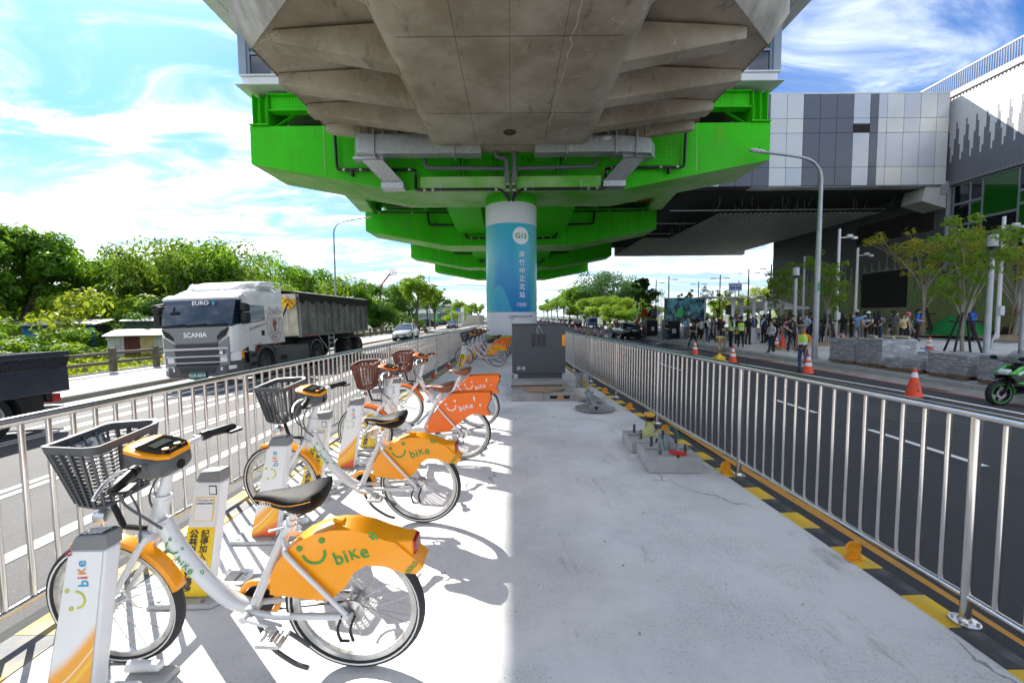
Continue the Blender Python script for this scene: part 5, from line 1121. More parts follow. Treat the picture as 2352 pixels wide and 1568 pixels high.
# ---- tractor unit and tipper trailer, x forward
def tractor():
    t = thing('tractor_truck', 'white lorry tractor with dark windscreen and silver grille', 'truck', (-9.6, 12.55, -.43), FWD); t.rotation_euler = (.03, 0, FWD)
    wp = mat('truck_white_paint', (.72, .725, .72), .25, coat=.6, noise=(1.2, .55, .75), col2=(.62, .61, .58)); gr = mat('truck_silver_grey', (.19, .195, .20), .35, .5); dg = mat('truck_dark_grey', (.055, .06, .066), .5, noise=(2, .4, .7), col2=(.10, .10, .095))
    # cab shell (front at x=0, rear at -2.3)
    def ring(x, w, z0, z1, r=.12): return [(x, -w, z0), (x, -w, z1-r*1.6), (x, -w+r, z1-r*.4), (x, -w+r*2.6, z1), (x, w-r*2.6, z1), (x, w-r, z1-r*.4), (x, w, z1-r*1.6), (x, w, z0)]
    b = MB(); b.loft([ring(-.42, 1.17, 1.88, 2.86), ring(-.5, 1.2, 1.25, 2.98), ring(-1.0, 1.235, 1.15, 3.22), ring(-1.6, 1.24, 1.15, 3.28), ring(-2.3, 1.24, 1.15, 3.30)]); b.obj('cab_shell', wp, t)
    b = MB(); b.loft([[(-.02, -1.05, .98), (-.02, -1.05, 1.80), (-.02, 1.05, 1.80), (-.02, 1.05, .98)], [(-.25, -1.22, .98), (-.25, -1.22, 1.86), (-.25, 1.22, 1.86), (-.25, 1.22, .98)], [(-.75, -1.24, 1.2), (-.75, -1.24, 1.95), (-.75, 1.24, 1.95), (-.75, 1.24, 1.2)]], smooth=False); b.obj('front_shell', wp, t, bevel=.05)
    # roof deflector with overhanging lip
    b = MB(); b.loft([ring(-.85, .7, 3.1, 3.20, .06), ring(-1.05, .98, 3.1, 3.40, .1), ring(-1.6, 1.08, 3.1, 3.54, .1), ring(-2.25, 1.12, 3.1, 3.60, .1)]); b.obj('roof_deflector', wp, t)
    for s in (-1, 1): MB().prism([(-2.28, 3.56), (-1.5, 3.5), (-1.35, 3.3), (-2.3, 3.3)], s*1.08, s*1.2, 'Y').obj('deflector_side', wp, t, bevel=.02)
    for s in (-1, 1): MB().prism([(-2.3, 1.15), (-2.3, 3.28), (-2.62, 3.35), (-2.68, 1.15)], s*1.19, s*1.235, 'Y').obj('side_fairing', wp, t, bevel=.02)
    MB().loft([[(-.30, -1.19, 2.74), (-.30, 1.19, 2.74), (-.26, 1.19, 2.86), (-.26, -1.19, 2.86)], [(-.62, -1.23, 2.80), (-.62, 1.23, 2.80), (-.55, 1.2, 3.0), (-.55, -1.2, 3.0)]], smooth=False).obj('sun_visor_panel', wp, t, bevel=.04)
    ws = MB(); ws.loft([[(-.10-.17*k, w*y, 1.86+.88*k) for y, w in ((-1, 1.12), (-.9, 1.13), (0, 1.15), (.9, 1.13), (1, 1.12))] for k in (0, 1)], cap=False, closed=False, smooth=False); 
    ws = MB(); ws.loft([[(-.06, -1.08, 1.87), (-.02, 0, 1.87), (-.06, 1.08, 1.87)], [(-.26, -1.12, 2.74), (-.22, 0, 2.74), (-.26, 1.12, 2.74)]], cap=False, closed=False); ws.loft([[(-.06, s_*1.08, 1.87) for s_ in (1,)]+[(-.26, 1.12, 2.74)], [(-.42, 1.19, 1.9), (-.5, 1.19, 2.74)]], cap=False, closed=False); ws.loft([[(-.06, -1.08, 1.87), (-.26, -1.12, 2.74)], [(-.42, -1.19, 1.9), (-.5, -1.19, 2.74)]], cap=False, closed=False)
    wo = ws.obj('windscreen', mat('windscreen_glass', (.012, .02, .035), .03, spec=1.), t)
    b = MB(); b.loft([[(-.245, -1.11, 2.56), (-.205, 0, 2.56), (-.245, 1.11, 2.56)], [(-.265, -1.13, 2.76), (-.225, 0, 2.76), (-.265, 1.13, 2.76)]], cap=False, closed=False); b.M = Matrix.Translation((.012, 0, 0)); b.v = [(x+.02, y, z) for x, y, z in b.v]; b.obj('windscreen_band', mat('navy_band', (.02, .04, .09), .3), t)
    b = MB(); put_text(b, 'EURO', (-.15, .10, 2.655), (0, 1, 0), (-.1, 0, 1), .20, .02); b.obj('lettering', m_lwhite, t); b = MB(); put_text(b, '6', (-.155, .50, 2.655), (0, 1, 0), (-.1, 0, 1), .20, .03); b.obj('lettering', m_lblue, t)
    # wipers and scuttle
    MB().loft([[(-.05, -1.1, 1.80), (.0, 0, 1.80), (-.05, 1.1, 1.80)], [(-.075, -1.1, 1.90), (-.03, 0, 1.90), (-.075, 1.1, 1.90)]], cap=False, closed=False).obj('scuttle', black_plastic, t)
    for y in (-.6, .1, .7): MB().bar((.02, y-.45, 1.86), (.0, y+.25, 1.92), .02, .03).obj('wiper', black_plastic, t)
    # grille: grey surround with dark mesh bars
    MB().prism([(-1.0, 1.80), (1.0, 1.80), (.86, 1.50), (.62, 1.30), (-.62, 1.30), (-.86, 1.50)], -.04, .03, 'X').obj('badge_panel', gr, t, bevel=.015)
    b = MB(); put_text(b, 'SCANIA', (.034, 0, 1.56), (0, 1, 0), (0, 0, 1), .20, .022); b.obj('lettering', mat('chrome_white', (.82, .82, .82), .3, .3), t)
    for s in (-1, 1): MB().prism([(s*1.02, 1.76), (s*.9, 1.52), (s*.66, 1.40), (s*.66, 1.5), (s*.8, 1.66)], -.02, .036, 'X').obj('corner_grille', black_plastic, t)
    mesh = mat('grille_mesh', (.012, .012, .013), .6, noise=(120, .45, .55), col2=(.05, .05, .05))
    for z0, z1, w0, w1 in ((1.17, 1.29, .66, .62), (.93, 1.10, .66, .64), (.74, .88, .64, .62), (.65, .70, .62, .6)):
        MB().prism([(-w0, z1), (w0, z1), (w1, z0), (-w1, z0)], -.03, .016, 'X').obj('grille_slot', mesh, t)
    for z0, z1, w in ((1.10, 1.17, .98), (.88, .93, .94), (.70, .74, .9)): MB().bx(-.03, .045, -w, w, z0, z1).obj('grille_bar', mat('grille_bar_silver', (.48, .485, .49), .35, .4), t, bevel=.012)
    for s in (-1, 1): MB().prism([(s*.68, 1.28), (s*1.0, 1.5), (s*.98, .62), (s*.66, .62)], -.04, .012, 'X').obj('grille_side', gr, t)
    MB().lathe([(0, .0), (.06, 0), (.055, .012), (0, .014)], (.05, .77, 1.02), 'X', 16).obj('round_emblem', chrome, t)
    b = MB(); put_text(b, 'G 500', (.05, -.80, .60), (0, 1, 0), (0, 0, 1), .075, .02); b.obj('lettering', m_lwhite, t)
    # bumper, lamps, plate
    MB().loft([[(.03, -.9, .28), (.03, .9, .28), (.03, .9, .62), (.03, -.9, .62)], [(-.25, -1.23, .30), (-.25, 1.23, .30), (-.25, 1.23, .64), (-.25, -1.23, .64)], [(-.55, -1.24, .34), (-.55, 1.24, .34), (-.55, 1.24, .64), (-.55, -1.24, .64)]], smooth=False).obj('bumper', dg, t, bevel=.03)
    MB().prism([(-.58, .58), (.58, .58), (.5, .40), (-.5, .40)], -.02, .046, 'X').obj('bumper_mesh', mesh, t)
    for s in (-1, 1):
        MB().loft([[(.02, s*.70, .70), (.02, s*.70, .86), (.02, s*.90, .95), (.02, s*.9, .72)], [(-.2, s*1.22, .74), (-.2, s*1.22, 1.02), (-.16, s*1.20, 1.02), (-.16, s*1.2, .74)]], smooth=False).obj('headlight', m_lampw, t, bevel=.01)
        MB().bx(-.28, -.19, s*1.19, s*1.25, .80, 1.02).obj('indicator', m_amber, t); MB().loft([[(.04, s*.70, .46), (.04, s*.70, .56), (.0, s*.95, .60), (.0, s*.95, .48)], [(-.12, s*1.1, .5), (-.12, s*1.1, .6), (-.1, s*1.1, .6), (-.1, s*1.1, .5)]], smooth=False).obj('fog_light', m_lampw, t)
        MB().loft([[(.02, s*.64, .62), (.02, s*.64, 1.0), (-.04, s*.95, 1.03), (-.04, s*.95, .62)], [(-.3, s*1.225, .62), (-.3, s*1.225, 1.05), (-.34, s*1.225, 1.05), (-.34, s*1.225, .62)]], smooth=False).obj('lamp_surround', dg, t)
    po = MB().box((.065, 0, .33), (.02, .50, .22)).obj('number_plate', mat('plate_green', (.015, .18, .11), .4), t)
    b = MB(); put_text(b, 'KLR-6818', (.078, 0, .33), (0, 1, 0), (0, 0, 1), .125, .02); b.obj('lettering', m_lwhite, po)
    # side: left of the lorry (y+) faces the camera
    for s in (1, -1):
        y = s*1.243
        MB().prism([(-.55, 1.0), (-.55, 2.62), (-1.55, 2.62), (-1.62, 1.85), (-1.62, 1.45), (-1.25, 1.4), (-.95, 1.15), (-.8, .95)], y-s*.02, y+s*.008, 'Y').obj('door', wp, t, bevel=.01)
        wn_ = MB().prism([(-.62, 1.92), (-.66, 2.56), (-1.46, 2.56), (-1.48, 1.92+.12)], y, y+s*.016, 'Y').obj('door_window', dark_glass, t)
        if s > 0: 
            d = MB(); d.ball((-.95, y+.03, 2.16), (.10, .025, .13), 0); d.prism([(-.78, 1.95), (-.82, 2.08), (-1.1, 2.08), (-1.14, 1.95)], y+.016, y+.03, 'Y', 1)
        MB().bx(-1.40, -1.25, y, y+s*.02, 1.45, 1.62).obj('door_handle', black_plastic, t)
        MB().bar((-.5, y, 1.88), (-1.5, y, 2.0), .02, .03).obj('window_trim', black_plastic, t)
        MB().lathe([(.60, y-s*.28), (.60, y+s*.012), (.52, y+s*.012), (.52, y-s*.28)], (-1.42, 0, .52), 'Y', 24, a0=0, a1=pi).obj('wheel_arch', dg, t)
        MB().bx(-.56, -.92, y-s*.02, y+s*.006, .42, 1.02).obj('step_panel', dg, t, bevel=.02)
        for z in (.5, .78): MB().bx(-.62, -.88, y, y+s*.015, z, z+.12).obj('step', m_under, t)
        MB().bx(-2.08, -4.45, y-s*.5, y-s*.02, .34, 1.0).obj('tank_skirt', dg, t, bevel=.04)
        MB().bx(-2.35, -2.75, y-s*.03, y-s*.01, .52, .68).obj('skirt_step', m_under, t)
        MB().lathe([(.62, y-s*.62), (.62, y-s*.01), (.54, y-s*.01), (.54, y-s*.62)], (-5.1, 0, .52), 'Y', 24, a0=-.1, a1=pi+.1).obj('mudguard', dg, t)
        mi = MB(); mi.bx(-.42, -.22, y+s*.0, y+s*.22, 1.92, 2.28); mo = mi.obj('mirror', black_plastic, t, bevel=.04); MB().bx(-.42, -.22, y+s*.0, y+s*.22, 2.31, 2.58).obj('mirror', black_plastic, t, bevel=.04)
        MB().bar((-.32, y, 1.9), (-.30, y+s*.2, 1.92), .1, .08).bar((-.32, y, 2.62), (-.30, y+s*.2, 2.56), .08, .05).obj('mirror_arm', black_plastic, t)
        vehicle_wheel(t, -1.42, s*1.06, .50, .31, truck=True, rimm=mat('dusty_hub', (.10, .095, .085), .7)); vehicle_wheel(t, -5.1, s*.98, .50, .56, truck=True, rimm=MATS['dusty_hub'])
    MB().bar((-.05, -.9, 2.66), (.25, -1.15, 2.55), .05, .05).box((.12, -.98, 2.52), (.1, .3, .1)).obj('kerb_mirror', black_plastic, t, bevel=.02)
    MB().cyl((-.75, -.9, 3.1), (-.72, -.9, 3.55), .012, n=6).obj('antenna', black_plastic, t)
    MB().bx(-2.5, -6.2, -.45, .45, .55, .85).obj('chassis', m_under, t); MB().box((-5.1, 0, .95), (.9, .8, .2)).obj('fifth_wheel', m_under, t)
    # red print on the cab side
    rd = mat('maroon_print', (.42, .07, .04), .5); y = 1.255; b = MB(); C_ = Vector((-2.08, 0, 1.83)); ux, uz = Vector((-1, 0, 0)), Vector((0, 0, 1))
    ctr = Vector((-2.05, y, 1.82))
    for r, tk in ((.46, .008), (.27, .007)):
        for qd in arc2(0, 0, r, 0, 2*pi, tk, 40): b.add([ctr+ux*p[0]+uz*p[1]*1.3 for p in qd], [(0, 1, 2, 3)])
    for wd, a0, da, fl_ in (('SCANIA', 2.62, -.42, 1), ('VABIS', -2.45, .42, -1)):
        for k, ch in enumerate(wd):
            a = a0+da*k; p = ctr+ux*.365*cos(a)+uz*.365*sin(a)*1.3; up = (ux*cos(a)+uz*sin(a))*fl_; rt = Vector((-up.z, 0, up.x)) if 0 else (ux*sin(a)-uz*cos(a))*fl_
            put_text(b, ch, p, rt, up, .18, .01)
    for k in range(3):
        a = 2.2 if k == 0 else .95 if k == 1 else -pi/2; c0 = ctr+ux*cos(a)*.46+uz*sin(a)*.6; d = (ux*cos(a)+uz*sin(a)); r_ = ux*sin(a)-uz*cos(a)
        for p0, p1 in ((c0-r_*.13, c0-r_*.17+d*.16), (c0-r_*.17+d*.16, c0+d*.10), (c0+d*.10, c0+r_*.17+d*.16), (c0+r_*.17+d*.16, c0+r_*.13)): b.bar(p0, p1, .014, .002, up=(0, 1, 0))
    for k in range(-2, 3): b.add([ctr+ux*(k*.05-.02)+uz*.2, ctr+ux*(k*.05+.02)+uz*.2, ctr+ux*k*.055+uz*.29], [(0, 1, 2)])
    b.add([ctr+ux*p[0]+uz*p[1] for p in ((-.1, .17), (.1, .17), (.13, .02), (.05, -.1), (.07, -.24), (-.02, -.3), (-.07, -.15), (-.13, 0))], [tuple(range(8))])
    b.obj('emblem', rd, t)
    b = MB(); put_text(b, '騰浩昇運通股份有限公司', (-1.10, y, 1.76), (-1, 0, .2), (0, 0, 1), .088, .006); put_text(b, 'KLR-6818', (-1.0, y+.002, 1.16), (-1, 0, .12), (0, 0, 1), .10, .01); put_text(b, '總重量35公噸', (-1.0, y+.002, 1.06), (-1, 0, .12), (0, 0, 1), .065, .006); put_text(b, '乘客2人', (-.95, y+.002, .97), (-1, 0, .12), (0, 0, 1), .065, .006)
    b.obj('lettering', rd, t)
    for o in t.children:
        if o.type == 'MESH':
            for v in o.data.vertices:
                if v.co.z > 1.8: v.co.z = 1.8+(v.co.z-1.8)*.86
    return t
tractor()
def trailer():
    t = thing('tipper_trailer', 'dirty grey ribbed tipper trailer with black tarpaulin behind the lorry', 'trailer', (-9.6, 16.35, -.43), FWD); t.rotation_euler = (.03, 0, FWD)
    m = mat('dirty_grey_metal', (.27, .28, .26), .7, .2, noise=(1.1, .35, .68), col2=(.14, .14, .12), bump=(6, .2)); mt = mat('black_tarp', (.012, .012, .013), .8, bump=(7, .8)); mw = mat('cream_front_panel', (.55, .53, .45), .6, noise=(1.5, .4, .65), col2=(.36, .33, .26))
    L0, L1 = 0, -7.5
    MB().prism([(.0, 1.30), (.1, 3.0), (L1-.05, 2.92), (L1+.1, 1.30)], -1.22, 1.22, 'Y').obj('tub', m, t)
    MB().prism([(.01, 1.33), (.11, 2.97), (.135, 2.97), (.035, 1.33)], -1.2, 1.2, 'Y').obj('front_panel', mw, t)
    for s in (-1, 1):
        for k in range(11):
            x = -.05-.74*k
            MB().bx(x-.06, x+.06, s*1.21, s*1.30, 1.33, 2.86).obj('rib', m, t)
        MB().bx(L1, .06, s*1.2, s*1.31, 1.27, 1.36).obj('sill_rail', m, t); MB().bx(L1, .08, s*1.2, s*1.315, 2.86, 2.98).obj('top_rail', m, t)
        b = MB(); random.seed(4); xs_ = [.15-.28*k for k in range(29)]
        b.loft([[(x, s*1.34, 2.72+random.uniform(-.05, .06)-(.12 if k % 3 == 1 else 0)), (x, s*1.34, 3.03), (x, s*1.1, 3.07+random.uniform(0, .05)), (x, 0, 3.16+random.uniform(0, .04))] for k, x in enumerate(xs_)], cap=False, closed=False)
        b.obj('tarpaulin', mt, t)
        MB().bx(-.1, -1.2, s*1.312, s*1.318, 1.29, 1.35).obj('reflector_strip', mat('red_strip', (.35, .05, .05), .5), t)
        for x in (-4.75, -6.25): vehicle_wheel(t, x, s*.95, .49, .56, truck=True, rimm=MATS['dusty_hub'])
        MB().bx(-4.1, -6.9, s*.68, s*1.2, 1.03, 1.08).obj('mudguard', m_under, t)
        ld = MB()
        for x in (-2.6, -3.15): ld.bx(x-.02, x+.02, s*1.16, s*1.2, .3, 1.28)
        for z in (.38, .62, .86, 1.1): ld.bx(-2.62, -3.13, s*1.17, s*1.2, z, z+.03)
        ld.bar((-1.8, s*1.1, 1.25), (-2.6, s*1.18, .5), .03, .03); ld.obj('ladder', galv, t)
    b = MB()
    for k, ch in enumerate('今營大業有限公司'): put_text(b, ch, (-.42-.75*k, 1.222, 2.12), (-1, 0, 0), (0, 0, 1), .27, .002)
    b.obj('lettering', mat('faded_print', (.36, .37, .35), .8), t)
    MB().bx(0, L1, -.5, .5, .95, 1.25).obj('chassis', m_under, t); MB().bx(-3.3, -3.9, -.9, .9, .6, 1.2).obj('side_box', m_under, t)
    b = MB(); n = 12
    for k in range(n):
        a = pi*1.0*k/n+.1; b.add([(.2, .95, 2.78), (.26, .95+.34*cos(a+pi), 2.78-.38*abs(sin(a))), (.22, .95+.34*cos(a+pi+.26), 2.74-.36*abs(sin(a+.26)))], [(0, 1, 2)])
    b.loft([[(.18, -1.1, 2.86), (.22, -1.1, 2.80)], [(.2, .95, 2.84), (.24, .95, 2.76)]], cap=False, closed=False)
    o = b.obj('yellow_tarp_fold', mat('yellow_tarp', (.75, .42, .02), .6), t); o.modifiers.new('s', 'SOLIDIFY').thickness = .02
    MB().bar((.25, .95, 2.6), (.3, .55, 1.7), .06, .05).obj('rope', black_plastic, t)
    ld = MB()
    for y in (.62, .85): ld.cyl((.2, y, 1.5), (.2, y, 2.95), .015, n=6)
    for k in range(6): ld.cyl((.2, .62, 1.6+k*.24), (.2, .85, 1.6+k*.24), .012, n=6)
    ld.obj('front_ladder', galv, t)
trailer()
# ---- flatbed lorry cut by the left edge of the picture
t = thing('flatbed_truck', 'dark navy dropside flatbed truck leaving at the left edge', 'truck', (-9.5, 7.75, -.43), FWD); t.scale = (1, 1, 1.12); t.rotation_euler = (.03, 0, FWD)
m_nv = mat('navy_bed_paint', (.018, .026, .045), .35, noise=(3, .4, .7), col2=(.035, .045, .065)); m_tread = mat('tread_plate', (.05, .055, .065), .35, .5, noise=(60, .45, .55), col2=(.015, .017, .02))
# x forward: the bed runs forward of the tail at x = 0
MB().bx(0, 3.6, -1.05, 1.05, .70, .80).obj('bed_floor', m_nv, t)
for s in (-1, 1):
    b = MB().bx(-.02, 3.6, s*1.05, s*1.10, .62, 1.02).obj('drop_side', m_nv, t, bevel=.012)
    MB().prism([(-.02, 1.025), (-.10, 1.20), (3.6, 1.20), (3.6, 1.025)], s*1.06, s*1.075, 'Y').obj('tread_strip', m_tread, t); MB().prism([(-.10, 1.205), (-.08, 1.29), (3.6, 1.29), (3.6, 1.205)], s*1.05, s*1.09, 'Y').obj('side_top', m_nv, t, bevel=.01)
    vehicle_wheel(t, 1.15, s*.82, .36, .36, truck=True, rimm=m_plate); MB().lathe([(.46, s*.62), (.46, s*1.04), (.42, s*1.04), (.42, s*.62)], (1.15, 0, .36), 'Y', 16, a0=.2, a1=pi+.4).obj('mudguard', m_under, t)
    MB().bx(.02, .16, s*.55, s*.95, .45, .58).obj('tail_light', m_lampr, t)
MB().bx(-.03, .02, -1.05, 1.05, .62, 1.28).obj('tailgate', m_nv, t, bevel=.01)
MB().bx(.1, 3.6, -.35, .35, .42, .62).bx(.2, .3, -1.0, 1.0, .5, .68).obj('chassis', m_under, t)
st_ = MB(); st_.bx(-.02, .05, -.95, .95, .26, .38); st_.bx(.0, .3, .55, .6, .3, .62); st_.bx(.0, .3, -.6, -.55, .3, .62); st_.obj('rear_bumper', galv, t)
MB().bx(.35, .75, .6, 1.0, .35, .6).obj('tool_box', m_under, t)
MB().bx(3.75, 5.3, -.85, .85, .5, 2.0).obj('cab', p_white, t, bevel=.1)
for s in (-1, 1): vehicle_wheel(t, 4.5, s*.75, .36, .24, truck=True)
# ---- small blue lorry and scooters on the right
t = thing('small_lorry', 'small blue lorry parked at the head of the kerbside queue', 'truck', (15.4, 80, -.68), BCK)
m_bl = car_paint('blue_van_paint', (.02, .07, .28))
MB().loft([[(-2.1, -.8, .4), (-2.1, .8, .4), (-2.1, .8, 1.95), (-2.1, -.8, 1.95)], [(1.2, -.82, .4), (1.2, .82, .4), (1.2, .82, 2.0), (1.2, -.82, 2.0)], [(1.9, -.75, .4), (1.9, .75, .4), (1.75, .7, 1.2), (1.75, -.7, 1.2)]], smooth=False).obj('body', m_bl, t, bevel=.06)
MB().bx(-2.12, -2.09, -.62, .62, 1.2, 1.75).obj('rear_window', dark_glass, t)
for s in (-1, 1):
    MB().bx(-2.13, -2.08, s*.62, s*.78, .7, .95).obj('tail_light', m_lampr, t)
    for x in (-1.3, 1.2): vehicle_wheel(t, x, s*.7, .29, .18)
def scooter(body, label, group, seat=m_sad):
    t = thing('motor_scooter', label, 'scooter', (0, 0, 0), 0, group)
    for x, n in ((-.62, 'rear_wheel'), (.66, 'front_wheel')):
        e = thing(n, None, None, (x, 0, .25)); e.parent = t
        MB().lathe([(.16, -.05), (.22, -.055), (.25, -.02), (.25, .02), (.22, .055), (.16, .05), (.16, -.05)], axis='Y', n=20).obj('tyre', black_rubber, e); MB().lathe([(.165, -.03), (.05, -.04), (0, -.04), (0, .04), (.05, .04), (.165, .03)], axis='Y', n=16).obj('rim', m_alu, e)
    rg = lambda x, w, z0, z1: [(x, w*cos(a), (z0+z1)/2+(z1-z0)/2*sin(a)) for a in [2*pi*i/10 for i in range(10)]]
    MB().loft([rg(-.92, .06, .62, .70), rg(-.75, .15, .45, .76), rg(-.4, .17, .38, .76), rg(-.12, .15, .30, .66), rg(.0, .12, .22, .36), rg(.3, .14, .20, .34)]).obj('rear_body', body, t)
    MB().loft([[(x, c*w, z) for c, z in ((-1, z0), (-.8, z1), (.8, z1), (1, z0))] for x, w, z0, z1 in ((-.86, .1, .76, .80), (-.6, .15, .76, .84), (-.3, .14, .75, .82), (-.02, .08, .70, .76))]).obj('seat', seat, t)
    MB().loft([rg(.3, .16, .2, .34), rg(.42, .19, .3, .62), rg(.50, .19, .5, .86), rg(.52, .13, .78, .98)]).obj('leg_shield', body, t); MB().loft([rg(.56, .05, .4, .55), rg(.7, .08, .42, .54), rg(.86, .05, .36, .44)]).obj('front_mudguard', body, t)
    MB().tube(catmull([(.42, -.34, 1.02), (.5, -.15, 1.0), (.5, .15, 1.0), (.42, .34, 1.02)], 4), .014, 8).obj('handlebar', black_plastic, t); MB().ball((.56, 0, .98), (.09, .12, .09)).obj('headlight_cowl', body, t); MB().ball((.63, 0, .98), (.03, .07, .05)).obj('headlight', m_lampw, t)
    for s in (-1, 1): MB().cyl((.5, s*.2, 1.0), (.52, s*.3, 1.2), .006, n=5).ball((.52, s*.31, 1.22), (.015, .06, .04)).obj('mirror', black_plastic, t)
    for s in (-1, 1): MB().bar((.66, s*.07, .25), (.52, s*.07, .75), .03, .03).obj('fork', m_alu, t)
    MB().ball((-.93, 0, .64), (.02, .08, .04)).obj('tail_light', m_lampr, t); return t
sb = scooter(p_black, 'black scooter nearest of the row parked by the left fence', 'scooters parked on the left pavement'); sb.location = (-12.3, 47.5, -.38); sb.rotation_euler = (0, 0, .5)
for i, (x, y, r) in enumerate(((-12.2, 50, .7), (-12.6, 52.4, .4), (-12.1, 54.6, .6))): dup(sb, (x, y, -.38), r, ['second', 'third', 'farthest'][i]+' black scooter parked by the left fence', 'scooters parked on the left pavement')
sw = scooter(p_white, 'white scooter beside the blue lorry', 'scooters beside the plaza'); sw.location = (18.2, 76, -.3); sw.rotation_euler = (0, 0, 1.9)
for i, (x, y, r) in enumerate(((19.3, 76.6, 1.7), (20.4, 76.2, 1.8))): dup(sw if i else sb, (x, y, -.3), r, ['dark scooter beside the white one near the blue lorry', 'white scooter farthest from the blue lorry'][i], 'scooters beside the plaza')
# ---- green and black sport scooter at the right edge
m_kg = car_paint('lime_green_fairing', (.03, .33, .02)); m_kb = mat('gloss_black_fairing', (.012, .012, .014), .2, coat=.6)
t = thing('motorcycle', 'green and black maxi scooter parked at the right edge', 'motorcycle', (11.95, 9.35, -.52), pi*.99)
for x, n in ((-.75, 'rear_wheel'), (.75, 'front_wheel')):
    e = thing(n, None, None, (x, 0, .29)); e.parent = t
    MB().lathe([(.20, -.05), (.25, -.062), (.285, -.035), (.29, 0), (.285, .035), (.25, .062), (.20, .05), (.20, -.05)], axis='Y', n=32).obj('tyre', black_rubber, e)
    b = MB(); b.lathe([(.205, -.05), (.185, -.03), (.185, .03), (.205, .05)], axis='Y', n=32)
    for k in range(5): a = 2*pi*k/5; b.bar((.03*cos(a), 0, .03*sin(a)), (.19*cos(a), 0, .19*sin(a)), .045, .03, up=(0, 1, 0)); 
    b.lathe([(0, -.04), (.045, -.04), (.045, .04), (0, .04)], axis='Y', n=14); b.obj('rim', black_plastic, e)
    b = MB()
    for s in (-1, 1): b.lathe([(.206, s*.052), (.217, s*.054)], axis='Y', n=32)
    b.obj('rim_stripe', mat('neon_green', (.05, .65, .08), .4), e)
    MB().lathe([(.06, .045), (.11, .045), (.11, .05), (.06, .05)], axis='Y', n=20).obj('brake_disc', m_alu, e)
for s in (-1, 1):
    MB().bar((.75, s*.085, .29), (.56, s*.085, .78), .045, .04).obj('fork', black_plastic, t)
    MB().prism([(.75, .74), (.50, .92), (.30, .96), (.36, .78), (.52, .70)], s*.12, s*.20, 'Y').obj('front_fairing', m_kg, t, bevel=.03)
    MB().prism([(.60, .78), (.36, .88), (.40, .84), (.56, .73)], s*.201, s*.209, 'Y').obj('fairing_flash', white_paint, t)
    MB().prism([(.72, .70), (.40, .74), (.30, .62), (.46, .52), (.60, .56)], s*.10, s*.19, 'Y').obj('fairing_panel', m_kb, t, bevel=.02)
    MB().prism([(.60, .55), (.44, .50), (.26, .30), (.16, .30), (.28, .46), (.40, .60)], s*.14, s*.22, 'Y').obj('side_fairing', m_kg, t, bevel=.02)
    for k in range(5): MB().bar((.44-.035*k, s*.222, .50-.04*k), (.36-.035*k, s*.222, .53-.04*k), .012, .006).obj('vent', m_kb, t)
    MB().prism([(.30, .45), (-.75, .42), (-.75, .28), (.1, .24)], s*.14, s*.23, 'Y').obj('floor_panel', m_kb, t, bevel=.02); MB().prism([(.2, .265), (-.7, .30), (-.7, .25), (.14, .225)], s*.231, s*.238, 'Y').obj('side_stripe', m_kg, t)
    MB().prism([(.30, .66), (-.2, .62), (-.5, .72), (-1.0, .80), (-.95, .62), (-.4, .48), (.28, .47)], s*.12, s*.21, 'Y').obj('tail_fairing', m_kb, t, bevel=.03)
    MB().tube([(.45, s*.1, .98), (.60, s*.26, 1.06)], .008, 6).loft([[(.62+.0*k, s*(.26+.02)+.075*cos(a), 1.10+.045*sin(a)) for a in [2*pi*i/12 for i in range(12)]] for k in (0,)], cap=True).ball((.60, s*.29, 1.10), (.03, .085, .05)).obj('mirror', black_plastic, t); MB().ball((.575, s*.29, 1.10), (.008, .075, .042)).obj('mirror_glass', chrome, t)
MB().loft([[(.62, -.1, .93), (.60, 0, .95), (.62, .1, .93)], [(.46, -.16, 1.14), (.42, 0, 1.18), (.46, .16, 1.14)], [(.36, -.12, 1.26), (.33, 0, 1.29), (.36, .12, 1.26)]], cap=False, closed=False).obj('windscreen', mat('smoked_screen', (.12, .12, .12), .1, alpha=.55), t)
MB().tube(catmull([(.28, -.34, 1.02), (.40, -.2, 1.0), (.42, 0, .98), (.40, .2, 1.0), (.28, .34, 1.02)], 4), .014, 8).obj('handlebar', black_plastic, t)
MB().loft([[(x, c*w, z+d) for c, d in ((-1, -.03), (-.7, .03), (.7, .03), (1, -.03))] for x, w, z in ((.15, .1, .72), (-.1, .16, .76), (-.45, .17, .78), (-.85, .1, .88))]).obj('seat', m_sad, t); MB().prism([(.9, .62), (.7, .60), (.52, .66), (.7, .66)], -.06, .06, 'Y').obj('front_mudguard', m_kb, t, bevel=.02); MB().prism([(.72, .80), (.62, .86), (.60, .74), (.70, .72)], -.11, .11, 'Y').obj('headlight', m_lampw, t, bevel=.02)
MB().bx(.28, .42, -.1, .1, .5, .98).obj('steering_column', m_kb, t)
# ------------------------------------------------------------------ people: one continuous skinned body per pose, recoloured by object slots
SK = [mat('skin_light', (.50, .30, .21), .55), mat('skin_tan', (.40, .22, .14), .55)]
def cloth(name, c, n=None): return mat('cloth_'+name, c, .85, noise=n, bump=(60, .2))
CL = {k: cloth(k, c) for k, c in dict(black=(.012, .012, .014), navy=(.012, .018, .045), grey=(.11, .115, .12), lightgrey=(.42, .42, .44), blue=(.16, .30, .52), sky=(.36, .52, .70), khaki=(.26, .21, .14), olive=(.10, .095, .05), denim=(.05, .09, .17), white=(.70, .70, .70), beige=(.52, .46, .36), red=(.50, .03, .03), orange=(.75, .16, .03), yellow=(.72, .50, .04), lime=(.42, .70, .05), pink=(.60, .25, .30), hotpink=(.75, .08, .25), lilac=(.36, .28, .32), brown=(.10, .055, .04), royal=(.02, .11, .50), peach=(.70, .38, .20), paleyellow=(.62, .60, .30), greypants=(.20, .20, .21)).items()}
